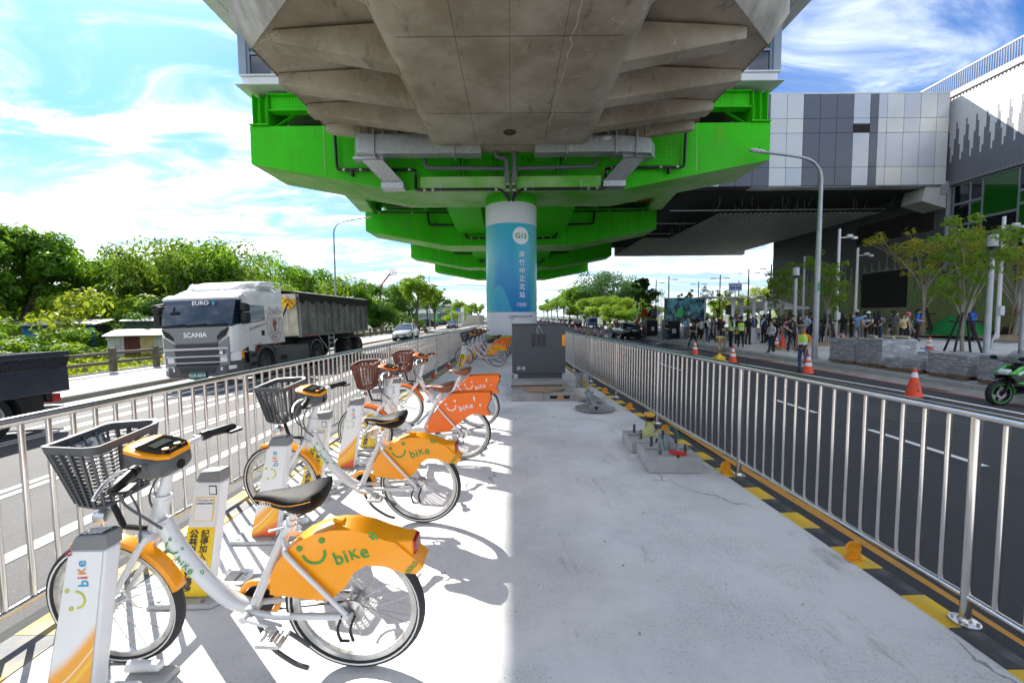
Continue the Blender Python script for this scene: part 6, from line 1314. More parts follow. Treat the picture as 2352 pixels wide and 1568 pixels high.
CL['plaid'] = mat('cloth_plaid', (.55, .55, .56), .85); q = NB(CL['plaid']); X = q.xyz()
pa = q.m('GREATER_THAN', q.m('SINE', q.m('MULTIPLY', X[0], 90)), .3); pb = q.m('GREATER_THAN', q.m('SINE', q.m('MULTIPLY', X[2], 90)), .3)
q.lk(q.mix(q.m('MULTIPLY', q.m('ADD', pa, pb), .45), (.60, .60, .62), (.10, .13, .20)), q.b.inputs['Base Color'])
CL['striped'] = mat('cloth_striped', (.03, .04, .09), .85); q = NB(CL['striped']); X = q.xyz()
q.lk(q.mix(q.m('MULTIPLY', q.rng(X[2], 1.16, 1.18), q.rng(X[2], 1.30, 1.32, 1, 0)), (.02, .03, .07), (.55, .50, .42)), q.b.inputs['Base Color'])
m_hair = mat('black_hair', (.014, .011, .01), .5, bump=(80, .5)); m_hairb = mat('brown_hair', (.09, .045, .025), .5, bump=(80, .5)); m_shoe = mat('dark_shoe', (.02, .02, .022), .5); m_shoew = mat('white_shoe', (.62, .62, .61), .5)
m_eye = mat('eye_dark', (.01, .008, .008), .3); m_lip = mat('lip', (.30, .10, .08), .5); m_hiv = mat('hi_vis_lime', (.45, .78, .06), .6); m_reft = mat('reflective_tape', (.70, .72, .72), .35, .2)
BODIES = {}
def body_mesh(arms, legs, sleeve, bottom):
    key = (arms, legs, sleeve, bottom)
    if key in BODIES: return BODIES[key]
    V, Rd, E, G = [], [], [], []      # verts, radii, edges, region per edge
    def v(p, r): V.append(Vector(p)); Rd.append(r if isinstance(r, tuple) else (r, r)); return len(V)-1
    def e(a, b, g): E.append((a, b)); G.append(g)
    sit = legs == 'sit'; dz = -.42 if sit else 0.
    wide = bottom == 'dress'
    pel = v((0, 0, .93+dz), (.150, .108)); wst = v((0, .0, 1.10+dz), (.142, .10)); ch = v((0, .005, 1.29+dz), (.158, .108)); nb = v((0, .012, 1.42+dz), (.085, .07)); nk = v((0, -.005, 1.485+dz), .052)
    hb = v((0, -.03, 1.545+dz), (.068, .075)); hm = v((0, -.02, 1.61+dz), (.079, .092)); ht = v((0, -.005, 1.675+dz), (.066, .078))
    top = 1
    e(pel, wst, 2 if bottom in ('trousers', 'shorts') and False else top); e(wst, ch, top); e(ch, nb, top); e(nb, nk, 0); e(nk, hb, 0); e(hb, hm, 0); e(hm, ht, 0)
    ns = v((0, -.118, 1.595+dz), .011); e(hm, ns, 0)
    for s in (-1, 1):
        er = v((s*.082, .0, 1.60+dz), .014); e(hm, er, 0)
        sh = v((s*.175, .01, 1.385+dz), .062); e(ch, sh, top)
        if arms == 'down': el, wr, hd = (s*.225, .03, 1.11), (s*.235, -.03, .87), (0, -.03, -1)
        elif arms == 'behind': el, wr, hd = (s*.245, .10, 1.13), (s*.06, .17, .97), (-s*.8, .1, -.5)
        elif arms == 'front': el, wr, hd = (s*.235, .0, 1.12), (s*.07, -.22, 1.06), (-s*.8, -.4, 0)
        elif arms == 'phone': el, wr, hd = ((s*.24, -.02, 1.12), (s*.08, -.24, 1.24), (-s*.3, -.3, .8)) if s > 0 else ((s*.225, .03, 1.11), (s*.235, -.03, .87), (0, -.03, -1))
        elif arms == 'hip': el, wr, hd = ((s*.36, .05, 1.17), (s*.17, -.06, 1.03), (-s*.6, -.2, -.5)) if s < 0 else ((s*.225, .03, 1.11), (s*.235, -.03, .87), (0, -.03, -1))
        elif arms == 'cross': el, wr, hd = (s*.24, -.03, 1.15), (-s*.03, -.18, 1.20), (-s*.9, -.05, .1)
        elif arms == 'raise': el, wr, hd = ((s*.26, -.10, 1.30), (s*.10, -.16, 1.53), (-s*.3, -.2, .7)) if s > 0 else ((s*.235, .0, 1.12), (s*.10, -.20, 1.08), (-s*.8, -.4, 0))
        elif arms == 'flag': el, wr, hd = (s*.23, .02, 1.12), ((s*.21, -.20, .93) if s > 0 else (s*.24, -.02, .87)), (0, -.2, -1)
        up = Vector((0, 0, dz)); el, wr, hd = Vector(el)+up, Vector(wr)+up, Vector(hd).normalized()
        ml = sh; 
        if sleeve == 'none': a_ = v(Vector(V[sh]).lerp(el, .4), .045); e(sh, a_, 0); ev = v(el, .041); e(a_, ev, 0)
        else: a_ = v(Vector(V[sh]).lerp(el, .62), .054); e(sh, a_, top); ev = v(el, .046 if sleeve == 'long' else .042); e(a_, ev, top if sleeve == 'long' else 0)
        wv = v(wr, .034 if sleeve == 'long' else .029); e(ev, wv, top if sleeve == 'long' else 0)
        pm = v(wr+hd*.075, (.036, .018)); e(wv, pm, 0)
        sd = hd.cross(Vector((0, 1, 0)));  sd = Vector((1, 0, 0)) if sd.length < .2 else sd.normalized()
        ax = Vector((0, 1, 0)) if abs(hd.z) > .6 else Vector((0, 0, 1))
        for k, ln in enumerate((.075, .085, .08, .062)):
            b0 = wr+hd*.09+ax*(.026-.0175*k); f1 = v(b0, .010); f2 = v(b0+hd*ln*.5+sd*.004, .0088); f3 = v(b0+hd*ln+sd*.02*(-s), .0075); e(pm, f1, 0); e(f1, f2, 0); e(f2, f3, 0)
        t1 = v(wr+hd*.05+ax*.04, .011); t2 = v(wr+hd*.095+ax*.052, .009); e(wv, t1, 0); e(t1, t2, 0)
        # legs
        bt = 2
        if legs == 'stand': kn, an, to = (s*.105, -.01, .49), (s*.115, .02, .085), (s*.135, -.135, .035)
        elif legs == 'wide': kn, an, to = (s*.15, -.02, .49), (s*.19, .02, .085), (s*.235, -.12, .035)
        elif legs == 'walk': kn, an, to = ((s*.10, -.17, .51), (s*.10, -.25, .095), (s*.11, -.41, .07)) if s > 0 else ((s*.10, .05, .49), (s*.10, .30, .14), (s*.11, .19, .05))
        elif legs == 'lean': kn, an, to = ((s*.09, -.06, .50), (s*.06, -.02, .085), (s*.08, -.17, .035)) if s > 0 else ((s*.13, .0, .48), (s*.16, .06, .085), (s*.2, -.09, .035))
        elif sit: kn, an, to = (s*.13, -.42, .50), (s*.13, -.38, .085), (s*.14, -.53, .035)
        hp = v((s*.088, .0, .86+dz), (.088, .098)); e(pel, hp, 2 if bottom != 'dress' else top)
        tm = v(Vector(V[hp]).lerp(Vector(kn), .5), .078 if bottom != 'dress' else .085); kv = v(kn, .057); av = v(an, .044 if bottom == 'trousers' else .036); hl = v((an[0], an[1]+.045, .04 if s < 0 or legs != 'walk' else .05), .036); tv = v(to, (.042, .03))
        e(hp, tm, 1 if bottom == 'dress' else 2); e(tm, kv, {'trousers': 2, 'shorts': 2, 'dress': 0}[bottom]); cm = v(Vector(kn).lerp(Vector(an), .38)+Vector((0, .018, 0)), .055); e(kv, cm, 2 if bottom == 'trousers' else 0); e(cm, av, 2 if bottom == 'trousers' else 0); e(av, hl, 3); e(av, tv, 3)
    me = bpy.data.meshes.new('body'); me.from_pydata([tuple(p) for p in V], E, [])
    o = bpy.data.objects.new('body', me); COL.objects.link(o); o.modifiers.new('skin', 'SKIN'); sub = o.modifiers.new('sub', 'SUBSURF'); sub.levels = 1; sub.render_levels = 1
    me.skin_vertices[0]
    for i, r in enumerate(Rd): me.skin_vertices[0].data[i].radius = r; me.skin_vertices[0].data[i].use_root = (i == 0)
    dg = bpy.context.evaluated_depsgraph_get(); nm = bpy.data.meshes.new_from_object(o.evaluated_get(dg)); bpy.data.objects.remove(o)
    seg = [(V[a], V[b], g, max(Rd[a][0], Rd[b][0])) for (a, b), g in zip(E, G)]
    for k in range(4): nm.materials.append(SK[0])
    for p in nm.polygons:
        c = p.center; best = 9; bg_ = 0
        for a, b, g, r in seg:
            d = b-a; t = max(0., min(1., (c-a).dot(d)/max(d.length_squared, 1e-9))); q_ = (c-a-d*t).length-r*.8
            if q_ < best: best = q_; bg_ = g
        if bg_ == 1 and c.z < .90+dz and bottom != 'dress': bg_ = 2
        p.material_index = bg_; p.use_smooth = True
    nm.name = 'body'; BODIES[key] = (nm, dz); return BODIES[key]
HAIRS = {}
def hair_mesh(kind):
    if kind in HAIRS: return HAIRS[kind]
    b = MB()
    if kind in ('cap', 'brimhat', 'helmet'):
        r = 1.08 if kind == 'helmet' else 1.0
        b.lathe([(.103*r, -.005), (.105*r, .02), (.098*r, .06), (.07*r, .092), (.03, .105), (0, .106)], (0, .0, 1.635), n=18)
        b.v = [(x*.92, y*1.1, z) for x, y, z in b.v]
        if kind == 'brimhat': b.lathe([(.10, 1.64), (.17, 1.625), (.17, 1.632), (.10, 1.65)], n=20)
        else: b.loft([[(x, -.10-.085*(1-(x/.085)**2)*k, 1.64-.015*k) for x in (-.08, -.05, 0, .05, .08)] for k in (0, .6, 1.)], cap=False, closed=False)
    else:
        rows = []
        for i in range(6):
            a = pi/2*i/5
            row = []
            for j in range(16):
                t = 2*pi*j/16; back = max(0., sin(t)); low = 1.605-.10*back-(.17 if kind == 'long' else .06 if kind == 'bob' else 0)*max(0., min(1., sin(t)+.55)) if sin(t) > -.55 else 1.665
                z = low+(1.765-low)*sin(a); rr = cos(a)**.75 if i < 5 else .02
                row.append((.092*rr*cos(t), .005+.108*rr*sin(t), z))
            rows.append(row)
        b.loft(rows, cap=True)
    me = b.mesh('hair', m_hair); HAIRS[kind] = me; return me
def sub(par, name, mb_or_me, m, dz=0.):
    me = mb_or_me.mesh(name, m) if isinstance(mb_or_me, MB) else mb_or_me
    o = bpy.data.objects.new(name, me); COL.objects.link(o); o.parent = par; o.location = (0, 0, dz)
    if not isinstance(mb_or_me, MB): o.material_slots[0].link = 'OBJECT'; o.material_slots[0].material = m
    return o
FACE = None
def torso(z0, z1, g=.016):
    b = MB(); rr = lambda z: (.150+g, .112+g) if z < 1.05 else (.146+g, .106+g) if z < 1.2 else (.162+g, .115+g) if z < 1.36 else (.13+g, .10)
    b.loft([[(rr(z)[0]*cos(a)*(1 if 1 else 0), .003+rr(z)[1]*sin(a), z) for a in [2*pi*i/18 for i in range(18)]] for z in [z0+(z1-z0)*k/5 for k in range(6)]], cap=False); return b
TORSO = {}
def person(x, y, h, face, arms, legs, sleeve, bottom, top, bot, hair, label, shoe=None, extras=(), skin=0, group=None, z=None):
    me, dz = body_mesh(arms, legs, sleeve, bottom); s = h/1.75
    t = thing('person', label, 'person', (x, y, gz(x, y)+.01 if z is None else z), R(face), group); t.scale = (s*random.uniform(.97, 1.06), s*random.uniform(.97, 1.08), s)
    o = bpy.data.objects.new('body', me); COL.objects.link(o); o.parent = t
    for k, m in enumerate((SK[skin], CL[top], CL[bot], shoe or m_shoe)): o.material_slots[k].link = 'OBJECT'; o.material_slots[k].material = m
    hk = hair if isinstance(hair, tuple) else (hair, m_hair)
    if hk[0] in ('cap', 'brimhat', 'helmet'):
        sub(t, 'hair', hair_mesh('short'), m_hair, dz-.012); sub(t, {'cap': 'cap', 'brimhat': 'hat', 'helmet': 'helmet'}[hk[0]], hair_mesh(hk[0]), hk[1], dz)
    elif hk[0] != 'bald': sub(t, 'hair', hair_mesh(hk[0]), hk[1], dz)
    global FACE
    if FACE is None:
        b = MB()
        for q_ in (-1, 1): b.ball((q_*.031, -.103, 1.612), (.010, .006, .0055), 0, 8, 5); b.box((q_*.031, -.105, 1.632), (.03, .006, .006), None, 0)
        b.box((0, -.104, 1.553), (.04, .008, .008), None, 1); FACE = b.mesh('face_features', [m_eye, m_lip])
    f = bpy.data.objects.new('face_features', FACE); COL.objects.link(f); f.parent = t; f.location = (0, 0, dz)
    for ex in extras:
        if ex in ('hivis', 'hivis_dark'):
            if ex not in TORSO:
                b = torso(.96, 1.42); me_ = b.mesh('safety_vest', [m_hiv, m_reft, CL['navy']])
                for p in me_.polygons: z_ = p.center.z; p.material_index = 1 if 1.06 < z_ < 1.14 else (2 if ex == 'hivis_dark' and z_ < 1.06 else 0); p.use_smooth = True
                TORSO[ex] = me_
            v_ = bpy.data.objects.new('safety_vest', TORSO[ex]); COL.objects.link(v_); v_.parent = t; v_.location = (0, 0, dz)
            b = MB(); 
            for q_ in (-1, 1): b.bar((q_*.09, -.125, 1.0), (q_*.09, -.135, 1.40), .035, .006)
            sub(t, 'reflective_strip', b, m_reft, dz)
        elif ex.startswith('vest_'):
            if ex not in TORSO: TORSO[ex] = torso(.95, 1.41).mesh('vest', CL[ex[5:]])
            v_ = bpy.data.objects.new('vest', TORSO[ex]); COL.objects.link(v_); v_.parent = t; v_.location = (0, 0, dz)
        elif ex == 'badge':
            b = MB(); b.lathe([(.036, 0), (.03, -.004), (0, -.005)], (.085, -.138, 1.31), 'Y', 8); sub(t, 'badge', b, mat('gold_badge', (.65, .42, .06), .35, .6), dz)
            b = MB()
            for k, c_ in enumerate('桃市刑大'): put_text(b, c_, (-.115, -.14, 1.36-.055*k), (1, 0, 0), (0, 0, 1), .05, .03)
            sub(t, 'lettering', b, MATS['gold_badge'], dz); 
            b = MB()
            for q_ in (-1, 1): b.tube([(q_*.031+.026*cos(a), -.118, 1.612+.018*sin(a)) for a in [2*pi*i/10 for i in range(10)]], .0025, 4, closed=True)
            b.bar((-.006, -.118, 1.614), (.006, -.118, 1.614), .003, .003); sub(t, 'glasses', b, m_eye, dz)
        elif ex == 'police':
            b = MB(); put_text(b, 'POLICE', (0, .135, 1.26), (-1, 0, 0), (0, 0, 1), .072, .03); put_text(b, '桃市分局', (0, .133, 1.34), (-1, 0, 0), (0, 0, 1), .058, .02); sub(t, 'lettering', b, mat('police_yellow', (.80, .55, .04), .5), dz)
        elif ex == 'bag': sub(t, 'shoulder_bag', MB().box((.19, .03, .98), (.09, .22, .20)).bar((.17, 0, 1.07), (-.12, .0, 1.44), .03, .012), CL['black'], dz)
        elif ex == 'backpack': 
            b = MB().box((0, .19, 1.2), (.28, .16, .40)); bo_ = sub(t, 'backpack', b, CL['black'], dz); bevel_mod(bo_, .04)
        elif ex == 'mask': sub(t, 'face_mask', MB().loft([[(c*.05, -.098-.03*(1-abs(c)), z_) for c in (-1, -.5, 0, .5, 1)] for z_ in (1.525, 1.555, 1.585)], cap=False, closed=False), mat('mask_blue', (.35, .55, .68), .7), dz)
        elif ex == 'print': sub(t, 'shirt_print', MB().box((.05, -.128, 1.22), (.05, .006, .08)).box((-.05, -.128, 1.20), (.05, .006, .09)), CL['hotpink'], dz)
        elif ex == 'baton': sub(t, 'baton', MB().cyl((-.24, -.05, .80), (-.24, -.32, .86), .018), m_hiv, dz)
        elif ex == 'bottle': sub(t, 'bottle', MB().cyl((.05, -.26, 1.36), (.05, -.20, 1.52), .025), m_lampw, dz)
        elif ex == 'flag':
            b = MB(); rows = []
            for k in range(7): rows.append([(.21+.012*sin(k*2.)+.07*u, -.24-.30*u*(.35+k/9)-.01*sin(u*9+k), .93-.085*k) for u in (0, .2, .4, .6, .8, 1)])
            b.loft(rows, cap=False, closed=False); fo = sub(t, 'flag', b, mat('red_flag', (.36, .015, .02), .7), dz); fo.modifiers.new('s', 'SOLIDIFY').thickness = .006
            sub(t, 'flag_stick', MB().cyl((.21, -.235, 1.0), (.20, -.25, .40), .009), mat('stick', (.3, .2, .1), .7), dz)
    return t
GR = 'people in the crowd on the plaza'
P_ = person
P_(12.15, 32.4, 1.73, 60, 'front', 'walk', 'short', 'trousers', 'black', 'denim', 'short', 'man in black tee and jeans stepping off beside the dark cabinet', m_shoew)
P_(12.8, 33.6, 1.68, -10, 'front', 'stand', 'long', 'trousers', 'black', 'black', 'short', 'person all in black with a face mask under the screen', m_shoew, ('mask',))
P_(13.3, 33.9, 1.72, 180, 'down', 'stand', 'long', 'trousers', 'black', 'black', 'short', 'person in a red and orange vest under the screen', None, ('vest_red',))
P_(13.28, 33.0, 1.60, 120, 'front', 'stand', 'none', 'dress', 'beige', 'beige', 'long', 'woman in a short beige dress beside the man in a blue shirt', m_shoew)
P_(13.6, 32.2, 1.73, 170, 'down', 'stand', 'long', 'trousers', 'sky', 'greypants', 'short', 'man in light blue shirt and grey trousers seen from behind under the screen')
P_(14.2, 32.0, 1.74, -120, 'down', 'stand', 'short', 'trousers', 'navy', 'denim', ('bald', m_hair), 'bald man in a dark navy tee under the screen')
P_(14.4, 30.9, 1.66, 150, 'front', 'stand', 'short', 'trousers', 'black', 'black', 'short', 'person in black seen from behind, right of the bald man')
P_(12.0, 27.25, 1.76, 15, 'front', 'walk', 'short', 'trousers', 'black', 'black', ('cap', CL['black']), 'man in black cap and black clothes stepping onto the road behind a cone')
P_(13.4, 29.1, 1.70, 170, 'front', 'walk', 'short', 'shorts', 'plaid', 'black', ('cap', CL['royal']), 'man in a checked shirt, black shorts and blue cap')
P_(14.4, 31.6, 1.78, 0, 'phone', 'stand', 'short', 'trousers', 'black', 'black', ('cap', CL['black']), 'tall man in black cap behind the checked shirt')
P_(13.3, 28.1, 1.72, 90, 'front', 'lean', 'long', 'trousers', 'white', 'denim', ('cap', CL['navy']), 'man with a black waistcoat over white sleeves and dark cap', m_shoew, ('vest_black',))
P_(13.0, 26.7, 1.74, -100, 'down', 'walk', 'short', 'trousers', 'grey', 'black', 'short', 'young man in grey tee and black trousers near the kerb', m_shoew)
P_(13.8, 27.3, 1.72, 175, 'front', 'stand', 'short', 'trousers', 'navy', 'khaki', ('cap', CL['yellow']), 'man with yellow cap and khaki trousers facing the shelter', None, ('backpack',))
P_(12.1, 23.6, 1.76, 180, 'cross', 'stand', 'short', 'trousers', 'navy', 'khaki', ('cap', CL['navy']), 'police officer with POLICE on a navy back and khaki trousers', None, ('police',))
P_(12.75, 23.9, 1.78, 80, 'front', 'stand', 'short', 'trousers', 'navy', 'black', ('helmet', CL['navy']), 'police officer in helmet and lime safety vest', None, ('hivis', 'baton'))
P_(13.2, 23.7, 1.74, -30, 'down', 'stand', 'short', 'trousers', 'black', 'black', ('cap', CL['navy']), 'police officer in cap and lime safety vest beside the recycling box', None, ('hivis',))
P_(14.7, 26.4, 1.72, 150, 'down', 'stand', 'short', 'trousers', 'black', 'denim', 'short', 'person in black top and blue jeans behind the capped officer', m_shoew)
P_(14.2, 25.9, 1.70, 20, 'cross', 'stand', 'short', 'trousers', 'black', 'black', 'short', 'person in black standing behind the helmeted officer')
P_(14.6, 29.8, 1.70, 0, 'down', 'stand', 'short', 'trousers', 'grey', 'denim', 'short', 'man in grey with dark hair between shelter post and screen')
P_(16.6, 30.7, 1.62, 10, 'front', 'stand', 'none', 'dress', 'white', 'white', 'long', 'woman in white with long hair under the bus shelter')
P_(17.0, 29.6, 1.63, -40, 'phone', 'stand', 'short', 'trousers', 'beige', 'black', 'long', 'woman in beige with long hair right of the shelter post')
P_(15.9, 28.2, 1.66, -90, 'phone', 'sit', 'long', 'trousers', 'black', 'denim', 'bob', 'person in black sitting on the shelter bench drinking')
P_(17.9, 30.3, 1.66, 20, 'front', 'stand', 'none', 'dress', 'black', 'black', 'long', 'woman in a black dress at the right end of the shelter')
P_(16.6, 28.3, 1.66, 60, 'front', 'stand', 'short', 'trousers', 'royal', 'black', ('cap', CL['white']), 'person in blue with a white cap beside the recycling box')
P_(15.0, 29.4, 1.70, -20, 'cross', 'stand', 'short', 'trousers', 'red', 'black', 'short', 'person in a red top behind the grey tee')
P_(13.95, 20.45, 1.80, 5, 'hip', 'wide', 'short', 'trousers', 'black', 'black', 'short', 'stout man with glasses in a black police waistcoat with gold star', m_shoe, ('vest_navy', 'badge'))
P_(12.75, 20.2, 1.60, -75, 'front', 'walk', 'long', 'trousers', 'lightgrey', 'black', 'short', 'woman in a pale grey hoodie walking left on the kerb')
P_(13.5, 21.2, 1.70, -60, 'down', 'walk', 'short', 'trousers', 'black', 'black', 'short', 'officer in black uniform walking behind the grey hoodie', None, ('bag',))
P_(16.4, 26.2, 1.82, 170, 'down', 'stand', 'short', 'trousers', 'black', 'black', 'short', 'big man in black seen from behind left of the tall lantern')
P_(15.3, 23.7, 1.64, 150, 'down', 'stand', 'short', 'trousers', 'black', 'black', 'long', 'woman with long hair in black with white sleeves', m_shoew, ('bag',))
P_(15.5, 25.3, 1.76, -160, 'front', 'stand', 'short', 'trousers', 'sky', 'black', 'short', 'man with a dark waistcoat at the left of the plaza', None, ('vest_navy',))
P_(17.9, 28.8, 1.72, 30, 'cross', 'stand', 'short', 'trousers', 'black', 'black', 'short', 'man in black behind the big man')
P_(16.3, 24.3, 1.62, 160, 'down', 'stand', 'short', 'trousers', 'pink', 'denim', 'bob', 'person in pink seen from behind')
P_(18.3, 27.6, 1.64, 10, 'front', 'stand', 'none', 'dress', 'brown', 'brown', ('long', m_hairb), 'woman with long brown hair in brown under the tent')
P_(20.9, 31, 1.80, -10, 'front', 'stand', 'short', 'trousers', 'olive', 'black', ('cap', CL['black']), 'tall man in olive with a black cap behind the tent edge')
P_(18.1, 25.9, 1.74, 175, 'front', 'stand', 'short', 'trousers', 'navy', 'black', 'short', 'man in navy seen from behind with a backpack', None, ('backpack',))
P_(17.6, 24.6, 1.72, -70, 'front', 'stand', 'short', 'trousers', 'sky', 'navy', 'short', 'man in a light blue polo left of the lamp post')
P_(18.9, 25.8, 1.76, -20, 'front', 'stand', 'short', 'trousers', 'navy', 'black', 'short', 'man in navy polo with hands folded right of the lamp post')
P_(20.1, 27.5, 1.76, 100, 'down', 'stand', 'short', 'trousers', 'yellow', 'denim', 'short', 'person in a yellow shirt behind the navy polo')
P_(18.4, 24.2, 1.70, 30, 'front', 'sit', 'short', 'trousers', 'orange', 'black', 'short', 'worker in orange sitting low behind the young tree', None, ('hivis',))
P_(17.2, 22.6, 1.74, -10, 'front', 'stand', 'short', 'trousers', 'black', 'black', 'short', 'officer in black behind the tripod of the young tree')
P_(13.35, 16.55, 1.60, -95, 'front', 'sit', 'long', 'trousers', 'peach', 'olive', ('cap', CL['navy']), 'seated person in a peach checked shirt and navy cap behind the pallets', None, ('mask',))
P_(18.3, 22.7, 1.70, 110, 'front', 'stand', 'short', 'trousers', 'black', 'black', 'short', 'person in black, left of the pair behind the tree')
P_(18.9, 22.9, 1.66, 60, 'cross', 'stand', 'short', 'trousers', 'black', 'black', 'short', 'shorter person in black, right of the pair behind the tree')
P_(19.2, 22.9, 1.72, 150, 'down', 'stand', 'short', 'trousers', 'blue', 'greypants', ('cap', CL['navy']), 'man in mid blue shirt and grey trousers beside the striped shirt')
P_(19.3, 22.3, 1.74, 120, 'behind', 'stand', 'short', 'trousers', 'striped', 'black', ('cap', CL['white']), 'man in white cap and striped navy shirt with hands behind his back')
P_(19.9, 23.2, 1.76, 150, 'behind', 'stand', 'short', 'trousers', 'sky', 'greypants', ('cap', CL['black']), 'man in pale blue shirt and dark cap right of the striped shirt')
P_(20.3, 23.4, 1.68, 160, 'behind', 'stand', 'short', 'shorts', 'lime', 'grey', 'short', 'man in a lime yellow tee and grey shorts')
P_(20.2, 22.9, 1.68, 140, 'behind', 'stand', 'long', 'trousers', 'black', 'black', 'long', 'woman in black with long hair right of the lime tee', None, ('bag',))
P_(20.7, 23.2, 1.64, 150, 'front', 'stand', 'long', 'trousers', 'lilac', 'denim', 'long', 'woman in a lilac jacket beside the woman in black')
P_(21.2, 23.8, 1.74, 110, 'behind', 'stand', 'long', 'trousers', 'black', 'navy', 'short', 'man in a puffy black jacket looking up with a belt bag', None, ('bag',))
P_(20.2, 21.8, 1.72, -150, 'down', 'stand', 'short', 'trousers', 'navy', 'black', ('cap', CL['navy']), 'man in navy cap behind the man with olive shorts')
P_(19.2, 20.6, 1.76, 85, 'front', 'stand', 'short', 'shorts', 'grey', 'olive', 'short', 'man in grey tee and olive shorts holding a drink beside the girl', m_shoe, ('bag',))
P_(19.75, 20.75, 1.58, -20, 'raise', 'stand', 'short', 'shorts', 'paleyellow', 'black', 'bob', 'girl in pale yellow printed tee and black shorts drinking', m_shoew, ('print', 'bottle'))
P_(20.6, 21.4, 1.62, 60, 'down', 'stand', 'short', 'trousers', 'brown', 'black', ('cap', CL['hotpink']), 'person with a bright pink cap and brown patterned top')
P_(21.7, 22.0, 1.74, 40, 'front', 'stand', 'short', 'trousers', 'royal', 'black', ('brimhat', CL['black']), 'person in blue with a wide black hat behind the tree tripod')
P_(23.0, 20.6, 1.72, 180, 'front', 'stand', 'short', 'trousers', 'royal', 'black', 'short', 'person in a bright blue shirt bending by the bare tree at the right')
P_(10.25, 14.45, 1.68, -60, 'flag', 'stand', 'short', 'trousers', 'orange', 'denim', ('cap', CL['grey']), 'flag worker in orange shirt and safety vest holding a red flag on the road', m_shoe, ('hivis_dark', 'flag'), 1)
P_(9.05, 38.0, 1.70, 170, 'flag', 'stand', 'short', 'trousers', 'red', 'greypants', 'short', 'distant flag worker in lime vest on the road left of the black sedan', None, ('hivis', 'flag'), 1)
P_(13.2, 41.2, 1.74, 175, 'down', 'stand', 'short', 'trousers', 'blue', 'black', 'short', 'man in a blue and white jacket between the two dark cabinets', None, ('vest_sky',))
P_(12.8, 62, 1.70, 60, 'front', 'sit', 'short', 'trousers', 'black', 'black', 'short', 'dark clothed rider sitting by the scooters near the blue lorry')
P_(14.4, 56, 1.62, 0, 'down', 'stand', 'short', 'trousers', 'black', 'black', 'long', 'woman in black standing behind the black sedan')
P_(-11.9, 49.6, 1.72, 20, 'front', 'stand', 'short', 'trousers', 'red', 'black', ('helmet', CL['white']), 'traffic officer in red with a white helmet by the scooters', None, ('hivis',))
P_(-11.2, 53.0, 1.70, 60, 'front', 'sit', 'short', 'trousers', 'grey', 'black', ('helmet', CL['royal']), 'person with a blue helmet crouching by the scooters')
rg = random.Random(12)
for k, (x, y, c, hr, w_) in enumerate(((13.9, 34.6, 'grey', 'short', 'under the middle of the screen'), (14.6, 34.2, 'white', 'short', 'under the right half of the screen'), (15.4, 33.4, 'black', 'short', 'at the left end of the shelter roof'), (15.0, 31.8, 'royal', 'short', 'left of the first shelter post'), (14.9, 28.0, 'white', 'short', 'behind the checked shirt'), (15.6, 27.2, 'navy', 'short', 'behind the yellow cap'), (16.2, 33, 'pink', 'long', 'under the left half of the shelter'), (17.3, 31.8, 'lightgrey', 'short', 'under the middle of the shelter'), (18.5, 31.5, 'black', 'bob', 'at the right end of the shelter'), (19.2, 30.6, 'white', 'long', 'left of the tent'), (19.6, 29.0, 'beige', 'long', 'in front of the tent'), (21.3, 29.4, 'black', 'short', 'right of the tent'), (16.9, 27.6, 'olive', 'short', 'behind the recycling box'), (14.3, 24.9, 'black', 'bob', 'between the safety vests and the recycling box'), (22.2, 27.8, 'grey', 'short', 'near the wall behind the blue shirts'), (20.9, 26.2, 'black', 'short', 'behind the lime tee'), (18.0, 23.4, 'white', 'short', 'behind the orange worker'), (16.0, 22.9, 'black', 'long', 'right of the stout man'))):
    P_(x, y, rg.uniform(1.6, 1.78), rg.choice((170, 150, -160, 120, 20)), rg.choice(('down', 'front', 'cross', 'behind', 'phone')), 'stand', 'short', 'trousers', c, rg.choice(('black', 'denim', 'greypants', 'khaki')), hr, 'person in a %s top standing %s' % ({'lightgrey': 'pale grey', 'royal': 'bright blue'}.get(c, c), w_), rg.choice((None, m_shoew)), rg.choice(((), ('bag',), ('backpack',))))
# ------------------------------------------------------------------ trees and plants
def leaf_mat(name, c, c2, tr=.45):
    m = bpy.data.materials.new(name); m.use_nodes = True; t = m.node_tree; b = t.nodes['Principled BSDF']; q = NB(m)
    g = q.n('ShaderNodeNewGeometry'); col = q.mix(g.outputs['Random Per Island'], c, c2); col = q.mix(q.rng(q.noise(.55, 3), .35, .65), col, tuple(x*.5 for x in c))
    q.lk(col, b.inputs['Base Color']); b.inputs['Roughness'].default_value = .55; b.inputs['Specular IOR Level'].default_value = .3
    tl = q.n('ShaderNodeBsdfTranslucent'); q.lk(q.mix(.5, col, (c2[0]*1.6, c2[1]*1.6, c2[2]*.6)), tl.inputs[0]); ms = q.n('ShaderNodeMixShader'); ms.inputs[0].default_value = tr
    q.lk(b.outputs[0], ms.inputs[1]); q.lk(tl.outputs[0], ms.inputs[2]); q.lk(ms.outputs[0], t.nodes['Material Output'].inputs[0]); return m
LM = {'dark': leaf_mat('leaf_dark_green', (.05, .13, .014), (.10, .22, .02)), 'mid': leaf_mat('leaf_mid_green', (.075, .19, .012), (.17, .32, .02)), 'light': leaf_mat('leaf_light_green', (.13, .26, .015), (.27, .40, .03)), 'yellow': leaf_mat('leaf_yellow_green', (.18, .26, .02), (.34, .40, .05)), 'bamboo': leaf_mat('leaf_bamboo', (.08, .17, .02), (.19, .29, .035)), 'blue': leaf_mat('leaf_blue_green', (.04, .11, .03), (.07, .16, .045)), 'young': leaf_mat('leaf_young_tree', (.13, .24, .03), (.24, .36, .05), .6), 'gold': leaf_mat('leaf_gold', (.28, .32, .05), (.55, .52, .12), .6)}
